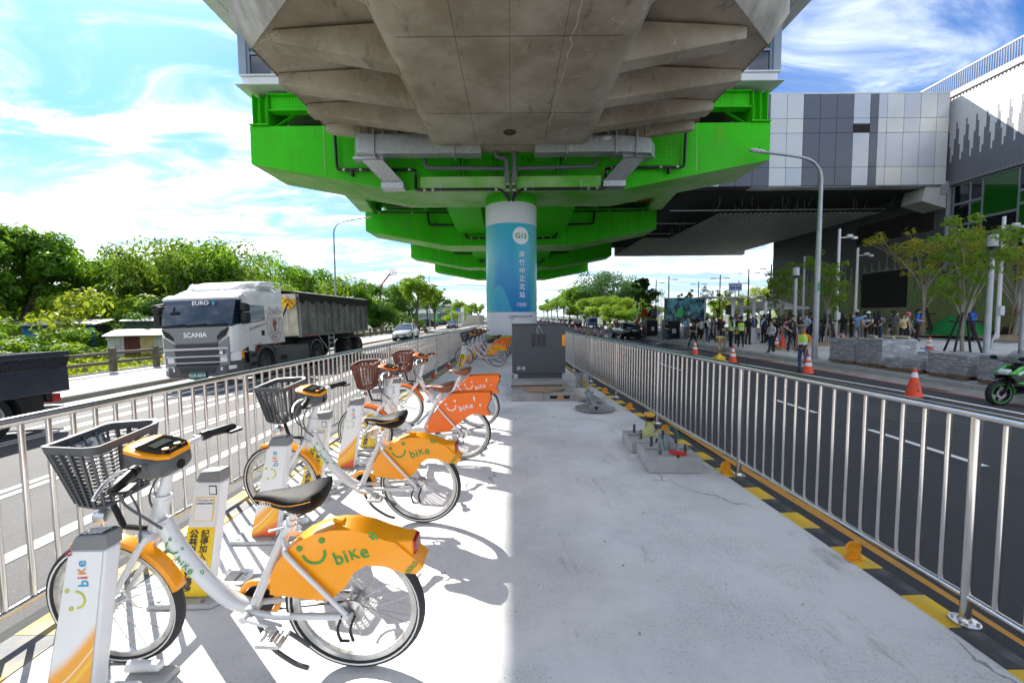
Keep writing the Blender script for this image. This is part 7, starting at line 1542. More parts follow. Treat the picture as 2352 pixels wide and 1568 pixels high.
m_bark = mat('grey_brown_bark', (.17, .13, .095), .9, noise=(3, .3, .7), col2=(.09, .07, .05), bump=(12, .6), stretch=(1, 1, .3)); m_barkp = mat('pale_bark', (.36, .33, .28), .9, noise=(4, .35, .65), col2=(.20, .17, .13), bump=(12, .4)); m_cane = mat('bamboo_cane', (.20, .21, .09), .6, noise=(3, .4, .6), col2=(.28, .24, .14))
def leaf_cloud(rng, clumps, n, size, droop=.3, elong=1.6):
    """leaf-shaped faces around clump centres (x, y, z, rx, rz)"""
    vs, fs = [], []; tot = sum(c[3]**2 for c in clumps)
    for cx, cy_, cz, rx, rz in clumps:
        k = max(6, int(n*rx*rx/tot))
        for _ in range(k):
            u = rng.random()*2*pi; w_ = rng.uniform(-.75, 1); r = rng.random()**.28; s_ = sqrt(max(0, 1-w_*w_))
            nrm = Vector((s_*cos(u), s_*sin(u), w_)); p = Vector((cx+rx*r*nrm.x, cy_+rx*r*nrm.y, cz+rz*r*nrm.z))
            nrm = (nrm+Vector((rng.uniform(-.8, .8), rng.uniform(-.8, .8), rng.uniform(-.1, 1.0)))).normalized(); a = nrm.cross(Vector((rng.uniform(-1, 1), rng.uniform(-1, 1), rng.uniform(-1, 1)))).normalized(); b = nrm.cross(a)
            l = size*rng.uniform(.6, 1.3)*.5; a = a*l*elong; b = b*l*.62; o = len(vs); dn = Vector((0, 0, -l*droop))
            vs += [tuple(p-a), tuple(p+b+nrm*l*.12), tuple(p+a+dn), tuple(p-b+nrm*l*.12)]; fs.append((o, o+1, o+2, o+3))
    return vs, fs
TREES = {}
def tree_meshes(kind, seed):
    """unit-height tree: (trunk mesh, crown mesh)"""
    key = (kind, seed)
    if key in TREES: return TREES[key]
    rng = random.Random(seed*17+hash(kind) % 1000 if 0 else seed*17+sum(map(ord, kind))); t = MB(); cl = []
    P = dict(broad=(.14, .40, 7, 8500, .030), bushy=(.05, .46, 9, 8500, .028), bamboo=(0, 0, 0, 8500, .024), street=(.40, .34, 7, 3400, .034), young=(.26, .20, 8, 1900, .025), dome=(.12, .60, 12, 10000, .024), shrub=(.0, .6, 7, 2600, .05), slim=(.12, .15, 7, 900, .05), vase=(.33, .40, 8, 2600, .022))[kind]
    h0, spread, nl, nf, ls = P
    if kind == 'bamboo':
        for k in range(22):
            a = rng.uniform(0, 2*pi); r0 = rng.uniform(0, .12); ln = rng.uniform(.10, .42); ht = rng.uniform(.65, 1.0); pts = []
            for i in range(7): u = i/6; pts.append((r0*cos(a)+ln*cos(a)*u**2.4, r0*sin(a)+ln*sin(a)*u**2.4, ht*(u if u < .85 else .85+(u-.85)*.35)))
            t.tube(pts, [.007-.006*i/6 for i in range(7)], 5)
            for i in range(2, 7):
                for q_ in range(2): p = Vector(pts[i])+Vector((rng.uniform(-.05, .05), rng.uniform(-.05, .05), rng.uniform(-.05, .04))); cl.append((p.x, p.y, p.z, .05+.018*i*rng.uniform(.5, 1.1), .035+.012*i))
    else:
        top = Vector((rng.uniform(-.03, .03), rng.uniform(-.03, .03), h0+.18 if h0 else .2)); th = {'broad': .026, 'street': .022, 'young': .012, 'dome': .03, 'bushy': .02, 'shrub': .012, 'slim': .011, 'vase': .018}[kind]
        t.tube(catmull([(0, 0, -.02), (rng.uniform(-.02, .02), rng.uniform(-.02, .02), h0*.5+.02), tuple(top)], 4), [th*1.35]+[th*(1.1-.45*i/7) for i in range(8)], 8)
        for k in range(nl):
            a = 2*pi*k/nl+rng.uniform(-.35, .35); el = rng.uniform(.2, 1.0); st = Vector((0, 0, h0*.75+.2*rng.random()+.02)) if h0 else Vector((0, 0, .05))
            R_ = spread*rng.uniform(.55, 1.0); zt = {'broad': .28+.62*rng.random(), 'street': .58+.34*rng.random(), 'young': .42+.52*rng.random(), 'dome': .34+.46*rng.random(), 'bushy': .25+.62*rng.random(), 'shrub': .35+.5*rng.random(), 'slim': .35+.6*rng.random(), 'vase': .66+.26*rng.random()}[kind]
            if kind in ('dome',): zt = min(zt, .95-.5*(R_/spread)**2)
            e_ = Vector((cos(a)*R_, sin(a)*R_, zt)); mid = st.lerp(e_, .5)+Vector((0, 0, .05+.03*rng.random()))
            pts = catmull([st, mid, e_], 3); t.tube(pts, [th*.5*(1-.75*i/len(pts)) for i in range(len(pts))], 5)
            for u, rr in ((.55, .55), (.8, .8), (1.0, 1.0)):
                p = st.lerp(e_, u)+Vector((rng.uniform(-.05, .05), rng.uniform(-.05, .05), rng.uniform(-.02, .06)))
                cr = {'broad': .135, 'street': .115, 'young': .075, 'dome': .19, 'bushy': .16, 'shrub': .24, 'slim': .06, 'vase': .095}[kind]*rr*rng.uniform(.75, 1.2); cl.append((p.x, p.y, p.z, cr, cr*.72))
                if kind not in ('young', 'slim', 'vase'):
                    q_ = p+Vector((rng.uniform(-.10, .10), rng.uniform(-.10, .10), rng.uniform(.0, .10))); cl.append((q_.x, q_.y, q_.z, cr*.7, cr*.5))
            if kind in ('young', 'vase', 'slim', 'street'):
                for _ in range(3): d = e_+Vector((rng.uniform(-.1, .1), rng.uniform(-.1, .1), rng.uniform(.0, .14))); t.tube([mid.lerp(e_, .4), d], [th*.22, th*.08], 4); cl.append((d.x, d.y, d.z, .05, .04))
        if kind in ('broad', 'dome', 'bushy', 'street'):
            for _ in range(5): cl.append((rng.uniform(-.15, .15), rng.uniform(-.15, .15), .80+rng.uniform(-.06, .07), .15, .11))
    vs, fs = leaf_cloud(rng, cl, nf, ls, elong=2.2 if kind == 'bamboo' else 1.6)
    zmax = max(p[2] for p in vs); vs = [(x, y, z/zmax) for x, y, z in vs]; t.v = [(x, y, z/zmax) for x, y, z in t.v]
    me = bpy.data.meshes.new('crown'); me.from_pydata(vs, [], fs); me.materials.append(LM['mid']); me.update()
    tm = t.mesh('trunk', m_bark); TREES[key] = (tm, me); return TREES[key]
def tree(name, label, kind, seed, x, y, z, h, wx, leaf, rz=0., group=None, bark=None, cat='tree'):
    tm, cm = tree_meshes(kind, seed); t = thing(name, label, cat, (x, y, z), rz, group); t.scale = (h*wx, h*wx, h)
    for n, me, m in (('trunk', tm, bark or (m_cane if kind == 'bamboo' else m_bark)), ('crown', cm, LM[leaf])):
        o = bpy.data.objects.new('canes' if n == 'trunk' and kind == 'bamboo' else n, me); COL.objects.link(o); o.parent = t; o.material_slots[0].link = 'OBJECT'; o.material_slots[0].material = m
    return t
GW = 'trees behind the left fence'
def px(u, Y): return (u-1178)/945*Y
# left wood, nearest first: (u of the axis, depth, height, width factor, kind, seed, leaf, label)
for u, Y, h, wx, k, sd, lf, lb in (
    (45, 30, 10.2, 1.0, 'broad', 1, 'mid', 'tall round broadleaf tree at the far left edge'), (-150, 27, 9.7, 1.0, 'broad', 2, 'dark', 'dark broadleaf tree beyond the left edge'), (130, 33, 9.7, 1.0, 'broad', 2, 'mid', 'dense green broadleaf tree second from the left edge'),
    (235, 37, 8.7, 1.1, 'bushy', 1, 'light', 'light green bushy tree above the tin sheds'), (310, 40, 9.0, 1.05, 'bushy', 2, 'mid', 'mid green tree left of the bamboo'), (375, 38, 9.9, .9, 'bamboo', 1, 'bamboo', 'left bamboo clump leaning over behind the lorry cab'), (440, 36, 10.6, 1.0, 'bamboo', 2, 'bamboo', 'tallest bamboo clump behind the lorry cab'), (525, 39, 10.2, .95, 'bamboo', 1, 'mid', 'right bamboo clump above the lorry cab'),
    (600, 48, 8.8, 1.2, 'bushy', 1, 'light', 'light green tree above the lorry roof'), (665, 54, 9.7, 1.1, 'bushy', 2, 'mid', 'green tree above the front of the trailer'), (735, 58, 9.0, 1.15, 'bamboo', 2, 'light', 'feathery pale tree above the trailer'), (800, 58, 7.9, 1.2, 'bushy', 1, 'mid', 'bushy tree behind the left lamp post'), (860, 66, 8.1, 1.2, 'bushy', 2, 'dark', 'dark bushy tree right of the trailer'), (915, 74, 8.4, 1.2, 'bushy', 1, 'dark', 'dark tree behind the street trees'), (785, 50, 4.2, 1.5, 'bushy', 2, 'dark', 'low dark bush at the tail of the trailer'), (880, 56, 4.6, 1.4, 'bushy', 1, 'dark', 'low dark bush right of the trailer tail'),
    (90, 26, 5.1, 1.2, 'shrub', 1, 'yellow', 'yellow green shrub above the blue shed'), (215, 31, 5.0, 1.3, 'bushy', 2, 'light', 'pale yellow green bush behind the sheds'), (300, 33, 5.5, 1.2, 'shrub', 2, 'light', 'light bush behind the cream shed'), (370, 31, 4.8, 1.2, 'bushy', 1, 'dark', 'dark bush right of the cream shed'), (165, 24.5, 2.8, 1.4, 'shrub', 1, 'mid', 'green shrub in front of the blue shed'), (15, 22, 2.8, 1.7, 'shrub', 2, 'light', 'bright creeper covered bush behind the navy truck'), (85, 21, 2.0, 1.8, 'shrub', 1, 'light', 'low leafy bush right of the navy truck bed'), (-60, 21, 3.4, 1.5, 'shrub', 2, 'mid', 'bush at the left edge behind the navy truck')):
    tree({'bamboo': 'bamboo_clump', 'shrub': 'bush'}.get(k, 'tree'), lb, k, sd, px(u, Y), Y, -1.3 if Y < 45 else -.9, h, wx, lf, rz=u*.7, group=GW, cat={'bamboo': 'bamboo', 'shrub': 'bush'}.get(k, 'tree'))
# leafy backdrop of the same wood, one mass
rng = random.Random(5); cl = []
for k in range(330):
    u = rng.uniform(-350, 960); Y = rng.uniform(40, 62)+max(0, (u-500)*.05); x = px(u, Y); cl.append((x, Y, rng.uniform(.2, 5.0), rng.uniform(1.2, 2.3), rng.uniform(.9, 1.6)))
vs, fs = leaf_cloud(rng, cl, 42000, .32); me = bpy.data.meshes.new('wood_undergrowth'); me.from_pydata(vs, [], fs); me.materials.append(LM['dark']); o = bpy.data.objects.new('wood_undergrowth', me); COL.objects.link(o); tag(o, 'dark green undergrowth filling the wood behind the fence', 'undergrowth', kind='stuff')
# lotus and weeds in the ditch behind the fence
cl = []
for k in range(260):
    u = rng.uniform(-100, 420); Y = rng.uniform(15.5, 30); cl.append((px(u, Y) if px(u, Y) < -15.9 else -16.2-rng.random()*4, Y, -.62+rng.uniform(-.1, .15), .55, .16))
vs, fs = leaf_cloud(rng, cl, 9000, .24, elong=1.1); me = bpy.data.meshes.new('ditch_plants'); me.from_pydata(vs, [], fs); me.materials.append(LM['yellow']); o = bpy.data.objects.new('ditch_plants', me); COL.objects.link(o); tag(o, 'bright yellow green water plants behind the fence', 'water plants', kind='stuff')
# street trees
for i, (u, Y, h, wx, sd, lf) in enumerate(((962, 62, 8.6, .95, 1, 'light'), (1001, 70, 7.6, .9, 2, 'mid'), (985, 90, 8.0, .9, 1, 'mid'), (1058, 105, 6.6, .95, 2, 'light'), (1085, 118, 6.2, 1.0, 1, 'light'), (1102, 140, 6.6, 1.0, 2, 'light'))):
    tree('street_tree', 'street tree on the left pavement, %s from the camera' % ['nearest', 'second', 'third', 'fourth', 'fifth', 'farthest'][i], 'street', sd, px(u, Y), Y, -.38, h, wx, lf, rz=i, group='street trees on the left')
tree('bush', 'pale round bush beside the left bus stop', 'shrub', 1, px(1050, 92), 92, -.4, 4.6, 1.0, 'light', cat='bush')
for i, (u, Y, h) in enumerate(((1330, 100, 9.6), (1312, 118, 9.8), (1296, 138, 9.6), (1282, 165, 10), (1270, 200, 10.5), (1260, 240, 11), (1252, 290, 11))):
    tree('street_tree', 'street tree right of the queue of cars, %s from the camera' % ['nearest', 'second', 'third', 'fourth', 'fifth', 'sixth', 'farthest'][i], 'street', 1+i % 2, px(u, Y), Y, -.3, h, 1.1, 'light' if i % 2 else 'mid', rz=i*2, group='street trees on the right')
for u, Y, h, wx, k, sd, lf, lb in ((1392, 105, 13.6, 1.15, 'dome', 1, 'blue', 'large dome shaped tree on the right horizon'), (1440, 112, 12.4, 1.1, 'dome', 2, 'blue', 'right shoulder of the dome shaped tree'), (1352, 112, 10.6, 1.1, 'dome', 2, 'mid', 'left shoulder of the dome shaped tree'), (1345, 88, 6.0, 1.4, 'bushy', 1, 'light', 'bright green bush left below the dome tree'), (1390, 86, 6.3, 1.4, 'bushy', 2, 'light', 'bright green bush in the middle below the dome tree'), (1440, 88, 6.2, 1.4, 'bushy', 1, 'yellow', 'yellow green bush right below the dome tree'), (1480, 84, 6.0, 1.3, 'bushy', 2, 'light', 'green bush behind the slim bare trees'), (1418, 70, 4.0, 1.6, 'bushy', 1, 'light', 'low bush behind the black sedan'), (1470, 68, 4.0, 1.6, 'bushy', 2, 'mid', 'low bush left of the screen'),
    (1570, 95, 5.2, 1.5, 'bushy', 1, 'mid', 'hazy green bush behind the screen'), (1640, 88, 5.4, 1.4, 'bushy', 2, 'light', 'green bush seen through the bus shelter'), (1700, 80, 6.4, 1.3, 'bushy', 1, 'yellow', 'yellow green bush behind the tent'), (1752, 76, 7.4, 1.1, 'bushy', 2, 'yellow', 'bright yellow green tree beside the end of the tiled wall')):
    tree('bush' if h < 7 else 'tree', lb, k, sd, px(u, Y), Y, -.4, h, wx, lf, rz=u, group='trees on the right horizon', cat='bush' if h < 7 else 'tree')
# plaza trees with tripod props
m_prop = mat('charred_prop', (.028, .024, .022), .85, bump=(20, .5)); m_propb = mat('wooden_prop', (.23, .15, .09), .85, noise=(3, .35, .65), col2=(.14, .09, .055), bump=(20, .4)); m_soil = mat('sandy_soil', (.34, .26, .17), .95, noise=(2, .35, .65), col2=(.23, .17, .11), bump=(8, .8))
def prop(x, y, lb, m, h=1.55, r=.62, rz=0.):
    z = gz(x, y); t = thing('tree_prop', 'wooden tripod propping '+lb, 'tree support', (x, y, z), rz)
    for k in range(4): a = pi/4+k*pi/2; MB().cyl((r*cos(a), r*sin(a), -.1), (.12*cos(a), .12*sin(a), h+.15), .042, .036, n=8).obj('leg', m, t)
    for k in range(2): a = pi/4+k*pi/2; d = Vector((cos(a), sin(a), 0)); e = Vector((-sin(a), cos(a), 0))*.11; MB().cyl(d*-.5+e+Vector((0, 0, h-.2)), d*.5+e+Vector((0, 0, h-.2)), .035, n=8).obj('crossbar', m, t)
for x, y, h, wx, kd, sd, lf, lb, pm in ((17.58, 16.0, 5.4, 1.0, 'young', 1, 'young', 'leafy young tree behind the right pallets', m_prop), (17.0, 22.2, 5.2, .9, 'young', 2, 'young', 'leafy young tree right of the big lamp post', m_prop), (16.6, 25.4, 4.9, .9, 'young', 3, 'young', 'leafy young tree left of the big lamp post', m_prop), (24.6, 24.6, 6.4, .95, 'vase', 1, 'gold', 'bare vase shaped tree with golden leaves by the tiled wall', m_prop), (25.6, 21.0, 6.0, 1.1, 'vase', 2, 'gold', 'golden leaved tree at the right edge by the wall', m_propb)):
    tree('young_tree', lb, kd, sd, x, y, gz(x, y), h, wx, lf, rz=x, bark=m_barkp); prop(x, y, 'the '+lb, pm, rz=x*.6)
for u, Y, h, lb in ((1478, 47, 6.2, 'left slim dark tree beside the screen'), (1500, 48, 4.8, 'right slim dark tree beside the screen')): tree('slim_tree', lb, 'slim', 1 if h > 5 else 2, px(u, Y), Y, -.2, h, 1.0, 'dark', rz=u)
for u, Y, h, lb in ((1575, 50, 4.9, 'thin leafless tree behind the screen'), (1650, 44, 5.0, 'sparse tree seen through the bus shelter')): tree('slim_tree', lb, 'vase' if Y < 46 else 'slim', 3, px(u, Y), Y, -.1, h, .8, 'young', rz=u)
b = MB(); rg = random.Random(3)
rows = []
for j in range(15): rows.append([(24.0+.4*i, 10+j*1.3, .235+.22*max(0, sin(i*.9+j*.8))*rg.random()+(.12 if 0 < i < 7 else 0)) for i in range(9)])
b.loft(rows, cap=False, closed=False); b.obj('planting_bed', m_soil, kind='structure')
for x, y, r, lb in ((17.55, 16.05, .75, 'mound of sandy soil at the foot of the right young tree'), (17.0, 22.2, .6, 'soil mound under the young tree beside the lamp post')):
    t = MB(); t.loft([[(r*f*cos(a)*(1+.15*sin(3*a)), r*f*sin(a)*(1+.12*cos(5*a)), zz_) for a in [2*pi*i/18 for i in range(18)]] for f, zz_ in ((1, -.05), (.8, .08), (.5, .17), (.2, .2), (.01, .2))]); tag(t.obj('soil_mound', m_soil, loc=(x, y, gz(x, y))), lb, 'soil')
# ------------------------------------------------------------------ street furniture and small things
m_pole = mat('galvanised_pole', (.40, .42, .44), .4, .6, noise=(2, .4, .65), col2=(.30, .32, .34)); m_pdark = mat('dark_pole', (.045, .045, .05), .5); m_pwhite = mat('white_pole', (.66, .67, .68), .4)
def street_lamp(x, y, h, arm, label, group=None, r=.085, z=None):
    z = gz(x, y) if z is None else z; t = thing('street_lamp', label, 'street lamp', (x, y, z), 0, group); s = 1 if arm > 0 else -1; A = abs(arm)
    MB().tube([(0, 0, 0), (0, 0, h*.5), (0, 0, h-.85)], [r, r*.85, r*.68], 14).obj('post', m_pole, t)
    MB().tube(catmull([(0, 0, h-.85), (s*.03*A, 0, h-.5), (s*.14*A, 0, h-.14), (s*.36*A, 0, h+.05), (s*.84*A, 0, h+.24)], 5), [r*.66]*6+[r*.5]*15, 10).obj('arm', m_pole, t)
    b = MB(); rings = []
    for u, w_, hh in ((-.05, .05, .05), (.06, .09, .075), (.25, .13, .085), (.48, .12, .07), (.62, .06, .03)):
        rings.append([(s*(.80*A+u), w_*cos(a), h+.235+u*.13+hh*(sin(a) if sin(a) > 0 else .45*sin(a))) for a in [2*pi*i/12 for i in range(12)]])
    b.loft(rings); b.obj('lamp_head', m_pwhite, t); MB().box((s*(.80*A+.33), 0, h+.235), (.36, .16, .02), (0, -s*.13, 0)).obj('lamp_glass', m_lampw, t)
    MB().cyl((s*(.80*A+.2), 0, h+.33), (s*(.80*A+.2), 0, h+.42), .035, n=8).obj('light_sensor', m_pdark, t)
    MB().lathe([(r*2.2, 0), (r*2.2, .03), (r*1.2, .05)], n=12).obj('base', m_pole, t); return t
bl = street_lamp(12.85, 17.4, 8.35, -3.0, 'tall curved street lamp between the flag worker and the wrapped pallets', r=.115)
MB().box((-.02, -.125, 3.05), (.075, .02, .36)).obj('notice_plate', mat('sticker_green', (.05, .30, .16), .5), bl)
for u, Y, lb in ((776, 30, 'nearest the lorry'), (990, 63, 'second, above the silver sedan'), (1076, 112, 'third, far down the road'), (1106, 160, 'fourth and farthest')): street_lamp((u-1178)/945*Y, Y, 8.9, 2.7, 'curved street lamp on the left pavement, '+lb, 'street lamps on the left', .075, -.38)
for u, Y, lb in ((1312, 120, 'nearest'), (1275, 168, 'second'), (1262, 220, 'third'), (1248, 290, 'farthest')):
    t = street_lamp((u-1178)/945*Y, Y, 10.6, -3.0, 'curved street lamp right of the car queue, '+lb, 'street lamps on the right', .09, -.3)
    if Y < 150:
        for s in (-1, 1): MB().box((s*.62, 0, 3.1), (.95, .02, 2.0)).obj('banner', mat('banner_print', (.75, .68, .70), .6, noise=(1.6, .45, .6), col2=(.55, .12, .28)), t)
def t_lamp(x, y, h, both, label):
    z = gz(x, y); t = thing('plaza_lamp', label, 'lamp post', (x, y, z), 0, 'dark plaza lamp posts')
    MB().tube([(0, 0, 0), (0, 0, h)], [.075, .055], 10).obj('post', m_pdark, t)
    for s in ((-1, 1) if both else (1,)): MB().bar((0, 0, h-.4), (s*.45, 0, h-.35), .04, .04).box((s*.72, 0, h-.36), (.55, .22, .07)).obj('lamp_arm', m_pdark, t)
for u, Y, both, vt, lb in ((1508, 49, 0, 646, 'single armed, left of the screen by the slim trees'), (1537, 44.6, 0, 638, 'single armed, above the left end of the screen'), (1605, 51, 1, 650, 'above the right end of the screen'), (1654, 43.6, 1, 636, 'left of the bus stop sign'), (1697, 51, 1, 649, 'small one right of the bus stop sign'), (1719, 38.5, 1, 624, 'above the right end of the shelter'), (1770, 35, 1, 614, 'tallest, beside the tent')):
    x = (u-1178)/945*Y; h = 1.62+(727-vt)/945*Y-gz(x, Y); t_lamp(x, Y, h, both, ('double armed ' if both else '')+'dark plaza lamp post '+lb)
def lantern(x, y, h, label):
    t = thing('lantern_post', label, 'lamp post', (x, y, gz(x, y)), 0, 'lantern posts on the plaza')
    MB().tube([(0, 0, 0), (0, 0, h-.55)], [.10, .075], 14).lathe([(.16, 0), (.16, .03), (.1, .05)], n=14).obj('post', m_pole, t); MB().cyl((0, 0, h-.62), (0, 0, h-.55), .083, n=14).obj('black_ring', m_pdark, t)
    MB().lathe([(.06, h-.55), (.15, h-.50), (.15, h-.47)], n=18).lathe([(.145, h-.06), (.165, h-.05), (.16, h), (0, h+.01)], n=18).obj('collar', m_pdark, t); MB().lathe([(.145, h-.47), (.145, h-.06)], n=18).obj('lantern_glass', mat('frosted_glass', (.62, .68, .70), .25, trans=.3), t); MB().cyl((0, 0, h-.47), (0, 0, h-.08), .05, n=8).obj('lamp_tube', m_pwhite, t)
    MB().box((.13, 0, .55), (.06, .12, .3)).obj('access_box', m_pole, t)
lantern(17.35, 15.0, 4.55, 'lantern post behind the right end pallets'); lantern(14.9, 21.7, 4.3, 'lantern post behind the stout man in black'); lantern(15.2, 50, 4.1, 'lantern post left of the slim dark trees'); lantern(18.9, 15.2, 4.6, 'lantern post cut by the right edge above the motorcycle')
for x, y, h, lb in ((18.9, 24, 6.5, 'white camera pole right of the big lamp post'), (23.0, 27.6, 5.8, 'second white camera pole before the wall grille'), (22.6, 32, 5.9, 'thin white pole behind the lantern post'), (24.2, 20.5, 6.1, 'white camera pole beside the golden leaved tree')):
    t = thing('camera_pole', lb, 'camera pole', (x, y, gz(x, y)), 0, 'white camera poles'); MB().tube([(0, 0, 0), (0, 0, h)], [.09, .07], 12).obj('post', m_pwhite, t)
    MB().prism([(-.25, 0), (.25, 0), (.1, .35), (-.1, .35)], -.02, .02, 'Y').obj('base_fin', m_pwhite, t)
    if 'thin' not in lb: MB().bar((0, 0, h-.5), (.9, 0, h-.45), .05, .05).obj('arm', m_pwhite, t); MB().box((.55, -.05, h-.38), (.3, .12, .1)).box((.85, -.05, h-.52), (.22, .16, .12)).obj('camera', m_pwhite, t); MB().box((0, -.12, 1.5), (.2, .12, .45)).obj('control_box', m_pwhite, t)
# cones
m_cone = mat('cone_orange', (.80, .07, .015), .45); m_cone_w = mat('cone_worn', (.62, .10, .04), .6, noise=(6, .4, .65), col2=(.42, .13, .08)); m_ctape = mat('cone_tape', (.78, .78, .78), .35); m_cbase = mat('cone_base', (.03, .03, .032), .8)
def cone(bands, mm, label):
    t = thing('traffic_cone', label, 'traffic cone', (0, 0, 0), 0, 'traffic cones'); r = lambda z: .165-.135*(z-.03)/.67
    MB().box((0, 0, .016), (.42, .42, .03)).obj('base', m_cbase, t, bevel=.008); MB().lathe([(.18, .03), (.165, .05), (.033, .70), (.02, .705), (0, .705)], n=24).obj('cone_body', mm, t)
    for a, b_ in bands: MB().lathe([(r(a)+.004, a), (r(b_)+.004, b_)], n=24).obj('reflective_band', m_ctape, t)
    return t
CN = [('one', 9.85, 10.0, 'orange cone with one white band beside the railing, nearest the camera', 1), ('two', 10.35, 14.3, 'orange cone behind the red flag of the worker', 1), ('two', 9.4, 17.45, 'two banded orange cone right of the yellow sign base', 1), ('two', 9.55, 21.4, 'one banded cone on the white line beyond the yellow sign base', 1), ('worn', 17.6, 17.3, 'worn faded cone standing on the plaza paving', 1), ('two', 14.1, 21.9, 'two banded cone left of the stout man in black', 1), ('none', 14.5, 22.0, 'plain orange cone beside the stout man in black', 1), ('worn', 14.7, 21.1, 'orange cone right behind the stout man in black', 1)]
for i, (x, y) in enumerate(((8.92, 41.06), (8.79, 43.63), (8.37, 47.42), (8.51, 51.21), (8.52, 54.58), (10.19, 66.46), (10.3, 74), (10.3, 84), (10.2, 95), (10.1, 107), (10, 120), (9.9, 134))): CN.append(('two', x, y, 'far orange cone in the line left of the black sedan, %s from its near end' % ['first', 'second', 'third', 'fourth', 'fifth', 'sixth', 'seventh', 'eighth', 'ninth', 'tenth', 'eleventh', 'last'][i], 1))
CN.append(('two', 15.6, 66.4, 'far orange cone right of the distant flag worker', 1))
cp = {}
for k, x, y, lb, s in CN:
    if k not in cp: cp[k] = cone({'one': ((.50, .62),), 'two': ((.28, .40), (.48, .60)), 'worn': ((.30, .42), (.46, .58)), 'none': ()}[k], m_cone_w if k == 'worn' else m_cone, lb); o = cp[k]; o.location = (x, y, gz(x, y)+.008)
    else: o = dup(cp[k], (x, y, gz(x, y)+.008), 0, lb)
    if k == 'none': o.scale = (1.05, 1.05, 1.15)
b = MB()
for k, ch in enumerate('施工用'): put_text(b, ch, (-.0-.03, -.145+.021*k*-1+.016*(.45-.06*k)/.06*0-.0, .33-.075*k), (1, 0, 0), (0, .2, 1), .055, .02)
b.v = [(x, -(.165-.135*(z-.03)/.67)-.006, z) for x, y, z in b.v]; b.obj('lettering', mat('cone_print', (.03, .03, .03), .6), cp['one'])
def sign_stand(x, y, lb):
    t = thing('sign_stand', lb, 'sign stand', (x, y, gz(x, y)+.008)); my = mat('signal_yellow', (.80, .55, .02), .45)
    MB().loft([[(s*c, d*c, z) for s, d in ((-1, -1), (1, -1), (1, 1), (-1, 1))] for c, z in ((.20, 0), (.20, .13), (.19, .15), (.06, .24), (.05, .30))], smooth=False).obj('base', my, t, bevel=.015)
    for k in range(4): MB().cyl((0, 0, .3+.18*k), (0, 0, .48+.18*k), .024, n=10).obj('pole_section', my if k % 2 else m_cone, t)
    MB().box((0, 0, 1.04), (.34, .05, .05)).obj('handle', my, t, bevel=.01)
sign_stand(9.35, 18.5, 'yellow weighted sign stand between two cones on the white line'); sign_stand(8.5, 45.4, 'distant yellow sign stand among the far cones')
# ---- pallets with wrapped paving stones
m_pv = [mat('grey_paver_%d' % i, c, .9, noise=(6, .35, .65), col2=tuple(x*.8 for x in c)) for i, c in enumerate(((.27, .28, .29), (.33, .34, .35), (.22, .23, .24)))]
m_wrap_p = bpy.data.materials.new('stretch_film'); m_wrap_p.use_nodes = True; q = NB(m_wrap_p); q.b.inputs['Base Color'].default_value = (.75, .77, .8, 1); q.b.inputs['Roughness'].default_value = .18
q.lk(q.m('ADD', q.m('MULTIPLY', q.rng(q.noise(2.2, 5, .65, (1, 1, 6), 1.2), .48, .66), .5), .14), q.b.inputs['Alpha']); q.bump(q.noise(9, 4, .6, (1, 1, 4)), .6)
m_wood = mat('pallet_wood', (.24, .15, .085), .85, noise=(3, .35, .65), col2=(.14, .085, .05), bump=(14, .4))
pvm = [MB().box((0, 0, 0), (.368, .272, .056)).mesh('paver', m) for m in m_pv]
brd = MB().box((0, 0, 0), (1.16, .10, .022)).mesh('board', m_wood); brg = MB().box((0, 0, 0), (.10, 1.10, .09)).mesh('bearer', m_wood)
random.seed(11)
for x, y, nl, rz, lb in ((13.2, 15.75, 14, .02, 'tall pallet of paving stones nearest the lamp post'), (13.2, 14.5, 15, -.05, 'tall film wrapped pallet with rolls of paper on top'), (13.15, 13.25, 6, .05, 'low pallet of paving stones in the middle of the row'), (13.15, 11.85, 10, -.03, 'film wrapped pallet second from the motorcycle'), (13.1, 10.45, 11, .03, 'film wrapped pallet behind the motorcycle')):
    z0 = gz(x)+.02; t = thing('pallet', 'wooden pallet under the '+lb, 'pallet', (x, y, z0), rz, 'wooden pallets along the kerb')
    for k in range(3): o = bpy.data.objects.new('bearer', brg); COL.objects.link(o); o.parent = t; o.location = (-.5+.5*k, 0, .045)
    for k in range(6): o = bpy.data.objects.new('board', brd); COL.objects.link(o); o.parent = t; o.location = (0, -.5+.2*k, .102)
    s = thing('paver_stack', lb, 'paving stones', (x, y, z0+.114), rz, 'stacks of paving stones')
    for l in range(nl):
        for i in range(3):
            for j in range(4):
                if i == 1 and j in (1, 2) and l < nl-1: continue
                if l == nl-1 and nl < 10 and (i+j) % 3 == 0: continue
                o = bpy.data.objects.new('paver', random.choice(pvm)); COL.objects.link(o); o.parent = s; o.location = ((i-1)*.372+random.uniform(-.006, .006), (j-1.5)*.276+random.uniform(-.006, .006), .029+l*.058)
    H_ = nl*.058; b = MB(); ring = lambda z, g: [(-.57-g, -.565-g, z), (.57+g, -.565-g, z), (.57+g, .565+g, z), (-.57-g, .565+g, z)]
    b.loft([ring(-.02, .004), ring(H_*.5, .010), ring(H_+.004, .003)], cap=False, smooth=False); f = b.obj('stretch_film', m_wrap_p, s)
for k, (x, y) in enumerate(((13.0, 14.8), (13.25, 14.45), (13.5, 14.2))):
    b = MB().cyl((-.25, 0, 0), (.25, 0, 0), .055, n=14); tag(b.obj('paper_roll', mat('kraft_roll', (.42, .36, .28), .8), loc=(x, y, gz(13.2)+.114+.02+15*.058+.06), rot=(0, 0, 1.2+k*.2)), 'rolled paper lying on the tall wrapped pallet, %s' % ['left one', 'middle one', 'right one'][k], 'roll', 'paper rolls on the pallet')
